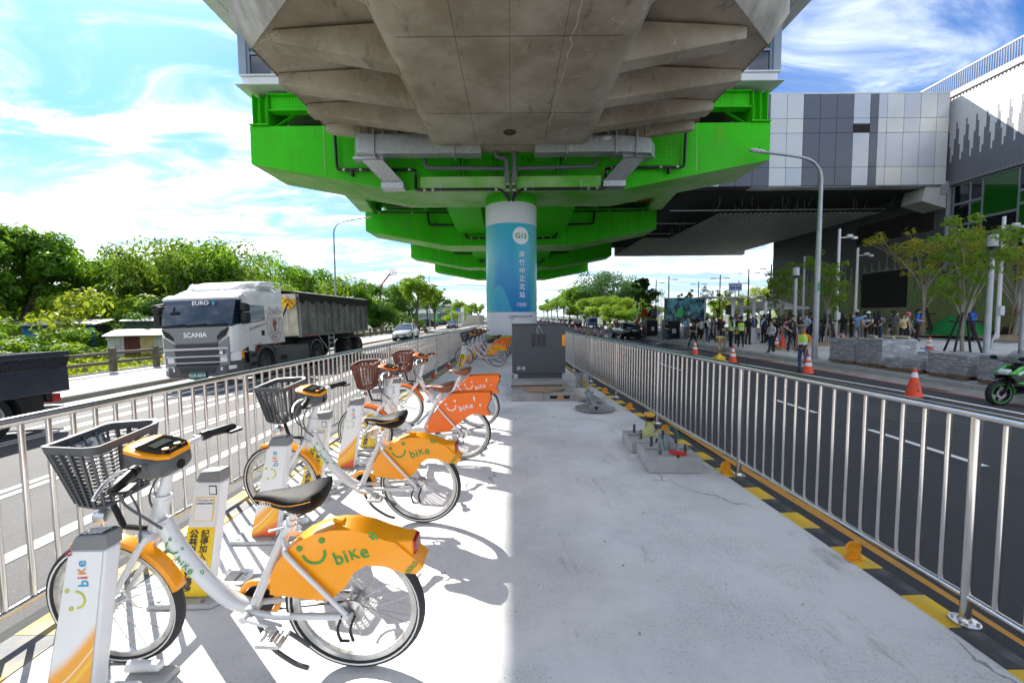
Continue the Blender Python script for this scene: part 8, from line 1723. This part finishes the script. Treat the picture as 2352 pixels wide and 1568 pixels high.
for k in range(3): tag(MB().box((0, 0, 0), (.9, .09, .03)).obj('plank', mat('striped_plank', (.60, .33, .05), .7, noise=(7, .47, .53), col2=(.05, .05, .05)), loc=(13.1+.1*k, 15.6+.14*k, gz(13.2)+.114+.02+14*.058+.02+.0*k), rot=(0, 0, 1.0+.5*k)), 'orange and black plank on the first tall pallet, %s' % ['near one', 'middle one', 'far one'][k], 'plank', 'planks on the pallet')
t = thing('wheelbarrow', 'wheelbarrow with blue grips behind the low pallet', 'wheelbarrow', (14.6, 14.4, gz(14.6)), .3)
MB().loft([[(-.3, -.2, .25), (.3, -.2, .25), (.3, .2, .25), (-.3, .2, .25)], [(-.45, -.32, .5), (.45, -.32, .5), (.45, .32, .5), (-.45, .32, .5)]], smooth=False, cap=False).obj('tray', m_plate, t)
for s in (-1, 1): MB().tube([(.5, s*.1, .2), (-.3, s*.28, .45), (-.75, s*.3, .62)], .016, 8).obj('frame', m_pdark, t); MB().tube([(-.6, s*.3, .56), (-.8, s*.3, .64), (-.95, s*.3, .64)], .022, 8).obj('grip', mat('blue_grip', (.02, .2, .5), .5), t)
MB().lathe([(.1, -.04), (.19, -.04), (.2, 0), (.19, .04), (.1, .04), (.1, -.04)], (.55, 0, .2), 'Y', 18).obj('wheel', black_rubber, t)
# ---- screen, truss, speakers, red drapes, kiosks, bin, shelter, tent
t = thing('led_screen', 'large dark led screen showing workers above the crowd', 'screen', (17.7, 42, -.06)); MB().bx(-2.1, 2.1, 0, .25, .9, 3.45).obj('screen_housing', m_pdark, t)
ms = mat('screen_picture', (.01, .02, .025), .5); q = NB(ms); X = q.xyz(); n1 = q.noise(1.1, 5, .6, (1, 1, 1), 1.2); n2 = q.noise(2.4, 4, .55, (1.4, 1, .6), .8)
c = q.mix(q.rng(n1, .42, .62), (.006, .012, .016), (.035, .12, .15)); c = q.mix(q.rng(n2, .58, .70), c, (.17, .25, .28)); d2 = q.m('ADD', q.m('POWER', q.m('DIVIDE', q.m('ADD', X[0], .55), .33), 2.), q.m('POWER', q.m('DIVIDE', q.m('SUBTRACT', X[2], 1.95), .55), 2.))
c = q.mix(q.rng(d2, .75, 1., 1, 0), c, (.02, .16, .03)); d3 = q.m('ADD', q.m('POWER', q.m('DIVIDE', q.m('ADD', X[0], .55), .2), 2.), q.m('POWER', q.m('DIVIDE', q.m('SUBTRACT', X[2], 2.75), .22), 2.)); c = q.mix(q.rng(d3, .7, 1., 1, 0), c, (.02, .08, .25))
q.lk(c, q.b.inputs['Emission Color']); q.b.inputs['Emission Strength'].default_value = .12; q.lk(c, q.b.inputs['Base Color'])
MB().bx(-2.06, 2.06, -.015, -.003, .94, 3.41).obj('screen_face', ms, t)
for x in (-1.8, 1.8): MB().bx(x-.06, x+.06, .3, .42, 0, .9).obj('screen_leg', m_pdark, t)
t = thing('truss_tower', 'aluminium truss tower left of the screen', 'truss', (14.95, 42, -.15))
for x in (0, .35):
    for y in (0, .35): MB().cyl((x, y, 0), (x, y, 3.2), .025, n=6).obj('chord', m_alu, t)
b = MB()
for k in range(9): b.cyl((0, 0, .35*k), (.35, 0, .35*k+.35), .012, n=5).cyl((0, .35, .35*k), (0, 0, .35*k+.35), .012, n=5).cyl((.35, 0, .35*k), (.35, .35, .35*k+.35), .012, n=5)
b.obj('lattice', m_alu, t, kind='stuff')
for x, y, z, lb in ((14.0, 40.5, 1.75, 'black loudspeaker on a stand beside the red drapes'), (16.6, 31.5, 1.75, 'black loudspeaker seen under the bus shelter')):
    t = thing('loudspeaker', lb, 'loudspeaker', (x, y, gz(x, y))); MB().bx(-.22, .22, -.18, .18, z, z+.75).obj('cabinet', m_bk, t, bevel=.03); MB().bx(-.19, .19, -.19, -.181, z+.03, z+.72).obj('grille', m_pdark, t); MB().cyl((0, 0, .1), (0, 0, z), .022, n=8).obj('pole', m_pdark, t)
    for k in range(3): MB().cyl((0, 0, .7), (.5*cos(2.1*k), .5*sin(2.1*k), 0), .014, n=6).obj('leg', m_pdark, t)
t = thing('red_drapes', 'red cloth drapes strung from a pole beside the screen', 'drape', (13.6, 42.2, gz(13.6, 42))); md = mat('red_cloth', (.60, .02, .015), .6, bump=(6, .5)); MB().cyl((.1, 0, 0), (.1, 0, 2.9), .03, n=8).obj('pole', m_pdark, t)
rg = random.Random(4)
for a, b_, sag in (((.1, 2.8), (-1.9, .6), .35), ((.1, 2.6), (.9, .3), .2), ((.1, 2.7), (-.7, .3), .2), ((.1, 2.2), (.5, .5), .1)):
    rows = []
    for k in range(9): u = k/8; x = a[0]+(b_[0]-a[0])*u; z = a[1]+(b_[1]-a[1])*u-sag*sin(pi*u); w_ = .12+.3*sin(pi*u)*rg.uniform(.7, 1.2); rows.append([(x+.05*rg.random(), .06*sin(k*2+j), z-w_*j/3) for j in range(4)])
    MB().loft(rows, cap=False, closed=False).obj('cloth', md, t)
for k in range(3): MB().ball((-.15+.2*k, -.1, 2.35-.12*k), .19).obj('bow', md, t)
mg_ = mat('granite_speckle', (.13, .13, .12), .5, noise=(60, .4, .6), col2=(.05, .05, .05))
for x, y, lb in ((12.95, 38.4, 'dark stone clad service cabinet beside the black sedan'), (12.75, 32.9, 'dark stone clad service cabinet nearer the crowd')):
    t = thing('service_cabinet', lb, 'cabinet', (x, y, gz(x, y))); MB().bx(-.5, .5, -.45, .45, .1, 1.45).obj('body', m_bk, t); MB().bx(-.62, -.5, -.48, .48, .08, 1.5).obj('stone_side', mg_, t); MB().bx(-.62, .55, -.5, .5, 1.5, 1.56).obj('top', mg_, t); MB().bx(-.5, .5, -.4, .4, 0, .1).obj('plinth', m_pdark, t); MB().bx(-.1, .2, -.462, -.45, .5, .85).obj('notice', mat('poster_print', (.35, .3, .32), .6, noise=(18, .4, .6), col2=(.6, .58, .56)), t)
t = thing('recycling_box', 'white recycling box with a symbol beside the shelter', 'recycling box', (15.3, 26.0, gz(15.3)), .1); MB().bx(-.38, .38, -.3, .3, .02, .95).obj('body', m_pwhite, t, bevel=.02); MB().bx(-.33, .33, -.25, .25, .951, .97).obj('lid', m_plate, t)
b = MB()
for i in (-1, 1):
    for j in (-1, 1): b.bx(.1+i*.052-.042, .1+i*.052+.042, -.304, -.301, .55+j*.052-.042, .55+j*.052+.042)
put_text(b, '資源', (.1, -.305, .38), (1, 0, 0), (0, 0, 1), .1, .01); put_text(b, '回收', (.1, -.305, .27), (1, 0, 0), (0, 0, 1), .1, .01); b.obj('lettering', m_pdark, t)
t = thing('bus_shelter', 'white bus shelter with a curved roof over the waiting crowd', 'bus shelter', (16.1, 29.6, -.14)); rf = MB()
rf.loft([[(x, -1.0, z), (x, 1.2, z+.02), (x, 1.2, z+.10), (x, -1.0, z+.08)] for x, z in ((-2.4, 2.98), (-1.6, 2.93), (-.6, 2.94), (.8, 3.02), (2.3, 3.10))], smooth=False); rf.obj('roof', m_pwhite, t, bevel=.02)
for x, y, w_ in ((-1.75, 1.0, .07), (-.35, -.2, .16), (.95, 1.0, .2), (1.15, -.2, .18), (1.55, -.85, .14), (2.0, -.2, .16)):
    MB().bx(x-w_/2, x+w_/2, y-.06, y+.06, 0, 2.95).obj('post', m_pwhite, t)
    if w_ > .15: MB().prism([(x-.08, 2.4), (x-.12, 2.62), (x-.3, 2.82), (x-.55, 2.95), (x+.3, 2.98), (x+.08, 2.8)], y-.05, y+.05, 'Y').obj('bracket', m_pwhite, t)
MB().bx(-1.2, .9, .3, .6, .40, .46).bx(-1.1, -1.0, .35, .55, 0, .4).bx(.7, .8, .35, .55, 0, .4).obj('bench', m_pwhite, t)
t = thing('bus_stop_sign', 'blue and white bus pictogram sign on a pole above the shelter', 'bus stop sign', (17.3, 32, gz(17.3))); MB().cyl((0, 0, 0), (0, 0, 3.6), .035, n=8).obj('pole', m_pwhite, t); MB().bx(-.5, .5, -.06, .06, 3.55, 4.15).obj('panel', m_pwhite, t, bevel=.03)
b = MB()
for s in (-1, 1): b.bx(s*.23-.19, s*.23+.19, -.075, -.066, 3.66, 4.06)
b.obj('bus_symbol', mat('sign_blue', (.02, .12, .50), .4), t); b = MB()
for s in (-1, 1): b.bx(s*.23-.14, s*.23+.14, -.082, -.077, 3.86, 4.0); b.lathe([(.035, -.003), (0, -.003)], (s*.23-.08, -.08, 3.72), 'Y', 10); b.lathe([(.035, -.003), (0, -.003)], (s*.23+.08, -.08, 3.72), 'Y', 10)
b.obj('bus_windows', m_pwhite, t)
t = thing('canopy_tent', 'pale grey peaked canopy tent behind the crowd', 'tent', (20.4, 32.5, gz(20.4)), .15); mt_ = mat('tent_fabric', (.55, .56, .57), .7)
b = MB(); c_ = (0, 0, 2.95); cr = [(-1.9, -1.6), (1.9, -1.6), (1.9, 1.6), (-1.9, 1.6)]
rows = []
for f, z in ((1.0, 1.95), (1.0, 2.12), (.62, 2.3), (.25, 2.66), (.02, 3.0)): rows.append([((cr[i][0]*(1-u)+cr[(i+1) % 4][0]*u)*f, (cr[i][1]*(1-u)+cr[(i+1) % 4][1]*u)*f, z-.08*f*sin(pi*u)*(z > 2.0)) for i in range(4) for u in (0, .33, .67)])
b.loft(rows, cap=False); b.obj('canopy', mt_, t)
for x, y in cr: MB().cyl((x*.98, y*.98, 0), (x*.98, y*.98, 2.1), .025, n=6).obj('leg', m_pdark, t)
t = thing('portable_steps', 'blue grey portable steps behind the stout man', 'steps', (15.2, 22.9, gz(15.2)))
for k in range(4): MB().bx(-.3, .3, .25*k, .25*k+.27, 0, .22*(k+1)).obj('step', mat('blue_grey_step', (.14, .20, .30), .6), t)
tag(MB().prism([(-.28, 0), (.24, 0), (.28, .03), (-.2, .22)], -.2, .2, 'Y').obj('cardboard_box', mat('cardboard', (.38, .27, .17), .9), loc=(14.0, 21.35, gz(14)), rot=(0, 0, .4)), 'flattened cardboard box lying beside the two cones', 'box')
tp = thing('camera_tripod', 'slim black camera tripod beside the stout man', 'tripod', (14.35, 20.7, gz(14.4)))
for k in range(3): MB().cyl((0, 0, 1.1), (.33*cos(2.1*k+.3), .33*sin(2.1*k+.3), 0), .014, n=6).obj('leg', m_bk, tp)
MB().box((0, 0, 1.16), (.1, .1, .14)).obj('head', m_bk, tp)
# green sheeting and parked bicycles by the wall
random.seed(2)
def tarp(x, y, w_, d_, h, m, name, lb):
    rows = []
    for j in range(8):
        v = j/7*2-1; rows.append([(w_*u, d_*v, max(0, h*(1-abs(u)**2.2)*(1-abs(v)**2.4)*random.uniform(.72, 1.12))) for u in [i/9*2-1 for i in range(10)]])
    b = MB(); b.loft(rows, cap=False, closed=False); tag(b.obj(name, m, loc=(x, y, gz(x, y)+.02)), lb, 'tarpaulin')
tarp(25.8, 23.9, .9, 1.6, 1.15, mat('green_tarp', (.015, .26, .06), .5, bump=(5, .5)), 'tarpaulin', 'green tarpaulin over a heap by the tiled wall'); tarp(26.3, 21.2, .8, 1.6, .75, mat('black_sheet', (.015, .016, .018), .6, bump=(5, .5)), 'tarpaulin', 'black sheet over a heap right of the green tarpaulin'); tarp(26.4, 26.4, .7, 1.2, .6, MATS['black_sheet'], 'tarpaulin', 'dark sheet over a heap behind the bicycles by the wall')
for k, (x, y, r) in enumerate(((24.2, 25.6, .3), (24.6, 24.7, .2))): dup(by, (x, y, gz(x, y)+.02), 0, ['yellow share bicycle parked by the tiled wall, left one', 'yellow share bicycle parked by the tiled wall, next to the green tarpaulin'][k], rot=(-.05, 0, pi+r))
# ---- grey power cabinet on its plinth
t = thing('cabinet_plinth', 'rough concrete plinth with an open cable pit', 'plinth', (.6, 9.1, .002)); m_pl = mat('rough_concrete', (.42, .41, .39), .92, noise=(2.5, .32, .66), col2=(.27, .26, .24), bump=(18, .6))
b = MB(); b.bx(-.62, .62, -.45, 1.35, 0, .14); b.bx(-.62, .0, -1.28, -.451, 0, .14); b.bx(.42, .62, -1.28, -.451, 0, .14); b.bx(.001, .419, -1.28, -1.08, 0, .14); b.bx(.001, .419, -.62, -.4511, 0, .139)
b.obj('plinth_block', m_pl, t, bevel=.012); MB().bx(.0, .42, -1.08, -.62, .001, .012).obj('pit_floor', m_under, t)
b = MB(); b.bx(.12, .5, -1.2835, -1.281, .04, .10); o = b.obj('hazard_tape', m_bk, t); MB().bx(.26, .38, -1.2865, -1.284, .045, .095).obj('tape_mark', mat('tape_orange', (.70, .25, .03), .5), t)
tag(MB().prism([(-.42, .12), (.48, .05), (.02, -.35), (-.33, -.27)], 0, .018, 'Z').obj('plywood_sheet', mat('plywood', (.42, .27, .16), .85, noise=(2, .35, .65), col2=(.30, .19, .11), stretch=(1, 5, 1)), loc=(.63, 8.22, .155), rot=(.015, .0, 0)), 'broken plywood sheet covering the cable pit', 'plywood')
tag(MB().tube([(-.55, .0, 0), (.1, .02, .005), (.52, .05, 0)], .02, 8).obj('steel_bar', mat('rusty_bar', (.16, .10, .07), .8), loc=(.52, 8.42, .19)), 'rusty steel bar lying across the plywood', 'bar')
t = thing('power_cabinet', 'dark grey TPC power cabinet with louvres and a yellow patch', 'cabinet', (.635, 9.78, .142)); m_cab = mat('speckled_grey_paint', (.055, .06, .068), .5, noise=(90, .4, .65), col2=(.085, .09, .10), bump=(120, .15))
MB().bx(-.58, .58, .05, .72, 0, .12).obj('base', m_cab, t); MB().bx(-.635, .635, 0, .75, .12, 1.28).obj('body', m_cab, t, bevel=.01); MB().bx(-.645, .645, -.012, .76, 1.282, 1.30).obj('roof', m_cab, t, bevel=.006)
b = MB()
for i in range(3):
    for j in range(12): b.box((-.125+.125*i, -.006, 1.05-.026*j), (.095, .012, .011), (.5, 0, 0))
b.obj('louvres', m_cab, t); b = MB(); put_text(b, 'TPC', (0, -.003, .40), (1, 0, 0), (0, 0, 1), .11, .004, spacing=1.25); b.obj('lettering', mat('embossed_grey', (.10, .105, .115), .5), t)
MB().bx(.555, .632, -.004, -.001, .78, 1.04).bx(.6355, .638, 0, .03, .78, 1.04).obj('yellow_patch', m_ylw, t)
for x in (-.48, -.365):
    b = MB(); 
    for r_, tk in ((.042, .004), (.022, .003)):
        for qd in arc2(x, .245, r_, 0, 2*pi, tk, 18): b.add([(p[0], -.003, p[1]) for p in qd], [(0, 1, 2, 3)])
    b.bx(x-.03, x+.03, -.003, -.002, .243, .248); b.bx(x-.003, x+.003, -.003, -.002, .215, .275); b.obj('round_logo', m_lwhite, t)
MB().tube(catmull([(-.01, -.02, 1.25), (-.05, -.03, 1.15), (-.02, -.025, 1.06), (.0, -.03, 1.12), (.02, -.02, 1.25), (.07, -.03, 1.14), (.1, -.03, 1.08)], 5), .005, 6).obj('tied_wire', m_plate, t); MB().ball((0, -.02, 1.25), .022).obj('wire_knot', m_plate, t)
MB().bx(-.60, -.5, .02, .05, 0, .1).bx(.56, .62, .02, .05, 0, .1).obj('foot_bracket', galv, t)
# ---- lying sign pole
m_gal2 = mat('dull_zinc', (.40, .42, .42), .5, .4, noise=(4, .4, .65), col2=(.30, .31, .31)); t = thing('sign_pole', 'fallen striped sign pole with round plate lying on the concrete', 'sign pole', (0, 0, .004))
A, B = Vector((1.60, 9.3, .17)), Vector((1.37, 6.66, .115)); n = 8
for k in range(7): a, b_ = A.lerp(B, .04+.055*k), A.lerp(B, .04+.055*(k+1)); MB().cyl(a, b_, .04, n=14).obj('stripe', MATS['kerb_yellow'] if k % 2 == 0 else m_kb_k, t)
MB().cyl(A.lerp(B, .425), B, .04, n=14).obj('pole', m_gal2, t); MB().cyl(B+(B-A).normalized()*.002, B+(B-A).normalized()*.004, .033, n=14).obj('pole_mouth', m_under, t)
MB().lathe([(.345, 0), (.345, .006), (0, .006)], (1.43, 7.05, .028), n=48).obj('round_plate', m_gal2, t); MB().prism([(1.2, 7.72), (1.72, 7.45), (1.66, 8.1)], .03, .036, 'Z').obj('triangle_plate', m_gal2, t)
for f in (.52, .62, .72, .80, .93): p = A.lerp(B, f); MB().lathe([(.045, -.02), (.048, -.02), (.048, .02), (.045, .02)], p, 'Y', 14).box(p+Vector((.07, 0, -.01)), (.05, .03, .03)).box(p+Vector((-.07, 0, -.01)), (.05, .03, .03)).box(p-Vector((0, 0, .06)), (.14, .05, .03)).obj('clamp', m_gal2, t)
b = MB(); b.box(A+Vector((.0, .03, -.02)), (.03, .3, .34), (0, 0, .3)).box(A+Vector((0, .03, -.02)), (.32, .03, .3), (0, 0, .3)); b.obj('base_bracket', m_gal2, t)
# ---- two footings with bolts and conduits
m_ft = mat('fresh_concrete', (.43, .43, .42), .9, noise=(3, .35, .65), col2=(.35, .35, .34), bump=(30, .35)); m_con = mat('grey_conduit', (.26, .27, .28), .5); m_grn = mat('green_wire', (.01, .22, .17), .4)
def footing(x, y, h, lb, near):
    t = thing('concrete_footing', lb, 'footing', (x, y, .003), -.04)
    MB().loft([[(-.27, -.25, 0), (.27, -.25, 0), (.27, .25, 0), (-.27, .25, 0)], [(-.265, -.245, h), (.265, -.245, h), (.265, .245, h), (-.265, .245, h)]], smooth=False).obj('block', m_ft, t, bevel=.008)
    for (a, b_), (c, d) in (((.02, -.25), (.07, -.12)), ((-.24, .02), (-.10, .025)), ((.14, .04), (.25, .05))): MB().bar((a, b_, h+.0008), (c, d, h+.0008), .022, .003).obj('slot', m_under, t)
    for i, (bx_, by_) in enumerate(((-.13, -.14), (.13, -.14), (-.14, .13), (.13, .13))): MB().cyl((bx_, by_, h-.02), (bx_, by_, h+.11), .016, n=10).obj('anchor_bolt', mat('taped_bolt', (.02, .022, .024), .5, noise=(40, .5, .62), col2=(.3, .3, .3)), t)
    MB().cyl((.0, .03, h-.02), (.0, .03, h+.14), .032, n=14).lathe([(.026, h+.12), (.032, h+.14)], (.0, .03, 0), n=14).obj('conduit', m_con, t); MB().cyl((.06, -.01, h-.02), (.06, -.01, h+.08), .029, n=14).obj('conduit', m_con, t)
    MB().tube(catmull([(-.03, .0, h), (-.06, -.02, h+.1), (-.02, 0, h+.22), (.05, .02, h+.26), (.10, .02, h+.2), (.12, .01, h+.1)] if near else [(-.03, .0, h), (-.03, -.0, h+.2), (.02, .02, h+.32), (.08, .03, h+.27)], 6), .006, 6).obj('wire', m_grn, t)
    return t
footing(1.68, 4.38, .16, 'concrete footing block nearest the camera with a red clamp', True); footing(1.67, 4.99, .14, 'concrete footing block with a yellow bagged conduit', False)
tag(MB().box((0, 0, 0), (.12, .05, .035)).box((-.08, 0, .01), (.06, .04, .02)).obj('red_clamp', mat('red_plastic', (.55, .02, .02), .4), loc=(1.74, 4.22, .185), rot=(0, 0, -.25)), 'small red clamp lying on the nearest footing', 'clamp')
t = thing('wrapped_bag', 'yellow plastic bag taped over the conduit of the far footing', 'plastic bag', (1.69, 5.02, .30)); rg = random.Random(6)
rows = [[(r_*rg.uniform(.8, 1.2)*cos(a), r_*rg.uniform(.8, 1.2)*sin(a), z) for a in [2*pi*i/12 for i in range(12)]] for r_, z in ((.11, -.18), (.10, -.12), (.06, -.05), (.045, 0), (.06, .03))]
MB().loft(rows, cap=False).obj('bag', mat('thin_yellow_bag', (.60, .58, .22), .4, alpha=.75), t); MB().lathe([(.055, .02), (.062, .05), (.06, .08)], n=14).obj('tape_band', m_bk, t); MB().lathe([(.06, .08), (.068, .10), (.055, .125), (.02, .135), (0, .135)], n=14).obj('bag_top', mat('red_yellow_bag', (.75, .42, .03), .45, noise=(30, .5, .6), col2=(.65, .08, .02)), t)
# pebbles on the concrete
pm_ = MB().ball((0, 0, 0), (.011, .009, .007), 0, 6, 4).mesh('pebble', mat('pebble_grey', (.36, .35, .34), .9)); rg = random.Random(9)
for k in range(34):
    x, y = rg.uniform(-1.2, 2.0), rg.uniform(1.9, 7.5); o = bpy.data.objects.new('pebble', pm_); COL.objects.link(o); s = rg.uniform(.35, 1.); o.scale = (s, s, s); o.location = (x, y, .006*s); o.rotation_euler = (0, 0, rg.random()*6); tag(o, 'tiny grey pebble on the pale concrete floor', 'pebble', 'pebbles on the platform floor')
# barrier at the far end of the median
t = thing('pipe_barrier', 'red and white pipe barrier at the end of the left railing', 'barrier', (-1.95, 21.6, 0)); 
for k, (a, b_) in enumerate((((0, 0, 0), (0, 0, 1.1)), ((.62, 0, 0), (.62, 0, 1.1)), ((0, 0, 1.1), (.62, 0, 1.1)), ((0, 0, .6), (.62, 0, .6)))): MB().cyl(a, b_, .022, n=10).obj('pipe', MATS['red_fire_pipe'] if k in (0, 3) else m_plate, t)
for k in range(4): MB().cyl((.12+.125*k, 0, .6), (.12+.125*k, 0, 1.1), .012, n=8).obj('bar', m_plate, t)
# ---- left side: fence, sheds, wall, factory, bus stop, lifts
m_fn = mat('brown_concrete_rail', (.15, .125, .10), .9, noise=(3, .35, .65), col2=(.08, .068, .055), bump=(14, .5))
t = thing('rail_fence', 'brown rustic two rail fence along the left pavement', 'fence', (-15.2, 0, -.38)); pst = MB().box((0, 0, .45), (.17, .17, .9)).mesh('post', m_fn); rl = MB().cyl((0, 0, 0), (0, 1.9, 0), .065, n=8).mesh('rail', m_fn)
for k in range(26):
    y = 8+1.9*k; o = bpy.data.objects.new('post', pst); COL.objects.link(o); o.parent = t; o.location = (0, y, random.uniform(-.02, .0)+(0 if k % 2 else .04))
    for z in (.74, .40): o = bpy.data.objects.new('rail', rl); COL.objects.link(o); o.parent = t; o.location = (random.uniform(-.02, .02), y, z); o.rotation_euler = (random.uniform(-.006, .006), 0, 0)
MB().bx(-.35, -.25, 8, 58, -.9, .05).obj('retaining_edge', m_kerb, t)
m_tin = lambda n, c: mat('tin_'+n, c, .6, .1, noise=(3, .4, .65), col2=tuple(x*.72 for x in c))
def shed(x, y, w_, d_, h, rz, panels, roof, lb):
    t = thing('tin_shed', lb, 'shed', (x, y, -1.1), rz); n = len(panels)
    for k, m in enumerate(panels):
        b = MB(); x0 = -w_/2+w_*k/n; 
        for i in range(6): a = x0+w_/n*i/6; b.prism([(a, -d_/2), (a+w_/n/12, -d_/2-.025), (a+w_/n/6, -d_/2), (a+w_/n/6, -d_/2+.03), (a, -d_/2+.03)], 0, h, 'Z')
        b.obj('wall_panel', m, t)
    MB().bx(-w_/2, w_/2, -d_/2+.04, d_/2, 0, h).obj('body', m_under, t); MB().prism([(-d_/2-.35, h+.0), (d_/2+.1, h+.3), (d_/2+.1, h+.36), (-d_/2-.35, h+.06)], -w_/2-.15, w_/2+.15, 'X').obj('roof', roof, t)
shed(-22.6, 25.8, 3.6, 2.2, 1.75, .55, [m_tin('white', (.55, .56, .54)), m_tin('maroon', (.12, .025, .02)), m_tin('cream', (.52, .42, .20)), m_tin('pale', (.45, .48, .48)), m_tin('cream', (.52, .42, .20))], m_tin('cream_roof', (.50, .45, .34)), 'cream and maroon corrugated tin shed behind the fence')
shed(-29.0, 27.0, 3.4, 2.2, 2.4, .4, [m_tin('blue', (.03, .20, .42))]*3, m_tin('grey_roof', (.42, .44, .44)), 'blue corrugated shed with a grey roof behind the bushes'); shed(-24.5, 30, 5, 2.5, 2.6, .5, [m_tin('green', (.05, .09, .06))]*4, m_tin('grey_roof', (.42, .44, .44)), 'dark green long shed behind the cream one')
t = thing('warehouse', 'grey warehouse with a white roof far down the left road', 'building', (-25, 132, -.4)); m_wh = mat('warehouse_grey', (.20, .23, .27), .7); MB().bx(-6, 9.5, 0, 30, 0, 5.6).obj('wall', m_wh, t); MB().prism([(-6.4, 5.6), (9.8, 5.6), (9.8, 6.0), (1.5, 8.0), (-6.4, 6.6)], -.5, 30.5, 'Y').obj('roof', white_paint, t)
for x in (-4, -.5, 3): MB().bx(x, x+2, -.05, 0, .2, 3.2).obj('shutter', m_pdark, t)
MB().prism([(-6, 3.2), (-1, 4.8), (2.5, 3.2)], -5, -.1, 'Y').obj('porch_gable', m_fascia, t); MB().bx(-5.8, 2.2, -4.8, -.1, 0, 3.2).obj('porch_wall', m_wh, t)
tag(MB().bx(-12.3, -7.9, 100, 118, -.38, 2.1).obj('boundary_wall', mat('cream_wall', (.50, .47, .40), .85)), 'cream boundary wall beyond the left bus stop', 'wall')
t = thing('bus_shelter', 'small white bus shelter with a glass panel far down the left pavement', 'bus shelter', (-11.6, 88, -.38)); MB().bx(-1.4, 1.3, -1.2, 1.2, 2.9, 3.05).obj('roof', m_pwhite, t)
for x in (-1.2, .3, .7): MB().bx(x-.09, x+.09, -.1, .1, 0, 2.9).obj('post', m_pwhite, t)
MB().bx(.75, 1.4, -.05, .05, 1.2, 4.1).obj('glass_panel', m_lampw, t); MB().bx(-.2, .5, -.3, -.2, 3.2, 3.8).obj('stop_sign', MATS['sign_blue'], t)
def lift(x, y, h, col, lb, d):
    t = thing('boom_lift', lb, 'boom lift', (x, y, -.4)); m = mat('lift_'+('red' if col[0] > .3 else 'green'), col, .5)
    MB().bx(-1.2, 1.2, -1, 1, .5, 1.5).obj('chassis', m, t)
    for sx in (-.9, .9): MB().lathe([(.5, -.2), (.5, .2), (0, .2)], (sx, -1.1, .5), 'Y', 14).obj('wheel', black_rubber, t)
    MB().bar((0, 0, 1.5), (d*1.2, 0, h*.8), .35, .4).bar((d*1.2, 0, h*.8), (d*3.2, 0, h), .28, .32).obj('boom', m, t); b = MB()
    for zz_ in (h-.2, h+.4, h+.9): b.tube([(d*3.2, -.5, zz_), (d*4.6, -.5, zz_), (d*4.6, .5, zz_), (d*3.2, .5, zz_)], .04, 4, closed=True)
    for xx in (3.2, 3.9, 4.6):
        for yy_ in (-.5, .5): b.cyl((d*xx, yy_, h-.2), (d*xx, yy_, h+.9), .04, n=4)
    b.bx(d*3.2, d*4.6, -.5, .5, h-.25, h-.2); b.obj('basket', m, t)
lift(-31.0, 95, 12.0, (.45, .05, .03), 'red boom lift raised above the trees on the left', 1); lift(-22.5, 122, 8.0, (.10, .42, .05), 'green boom lift raised behind the street trees', .9)
for k, h in enumerate((13.5, 15.0, 16.5)): tag(MB().tube([(-60, 180, h+6), (-30, 185, h+1.5), (0, 190, h), (40, 200, h+1)], .05, 4).obj('power_line', m_pdark), 'thin power line crossing the sky behind the left trees, %s' % ['lowest', 'middle', 'highest'][k], 'power line', 'power lines')
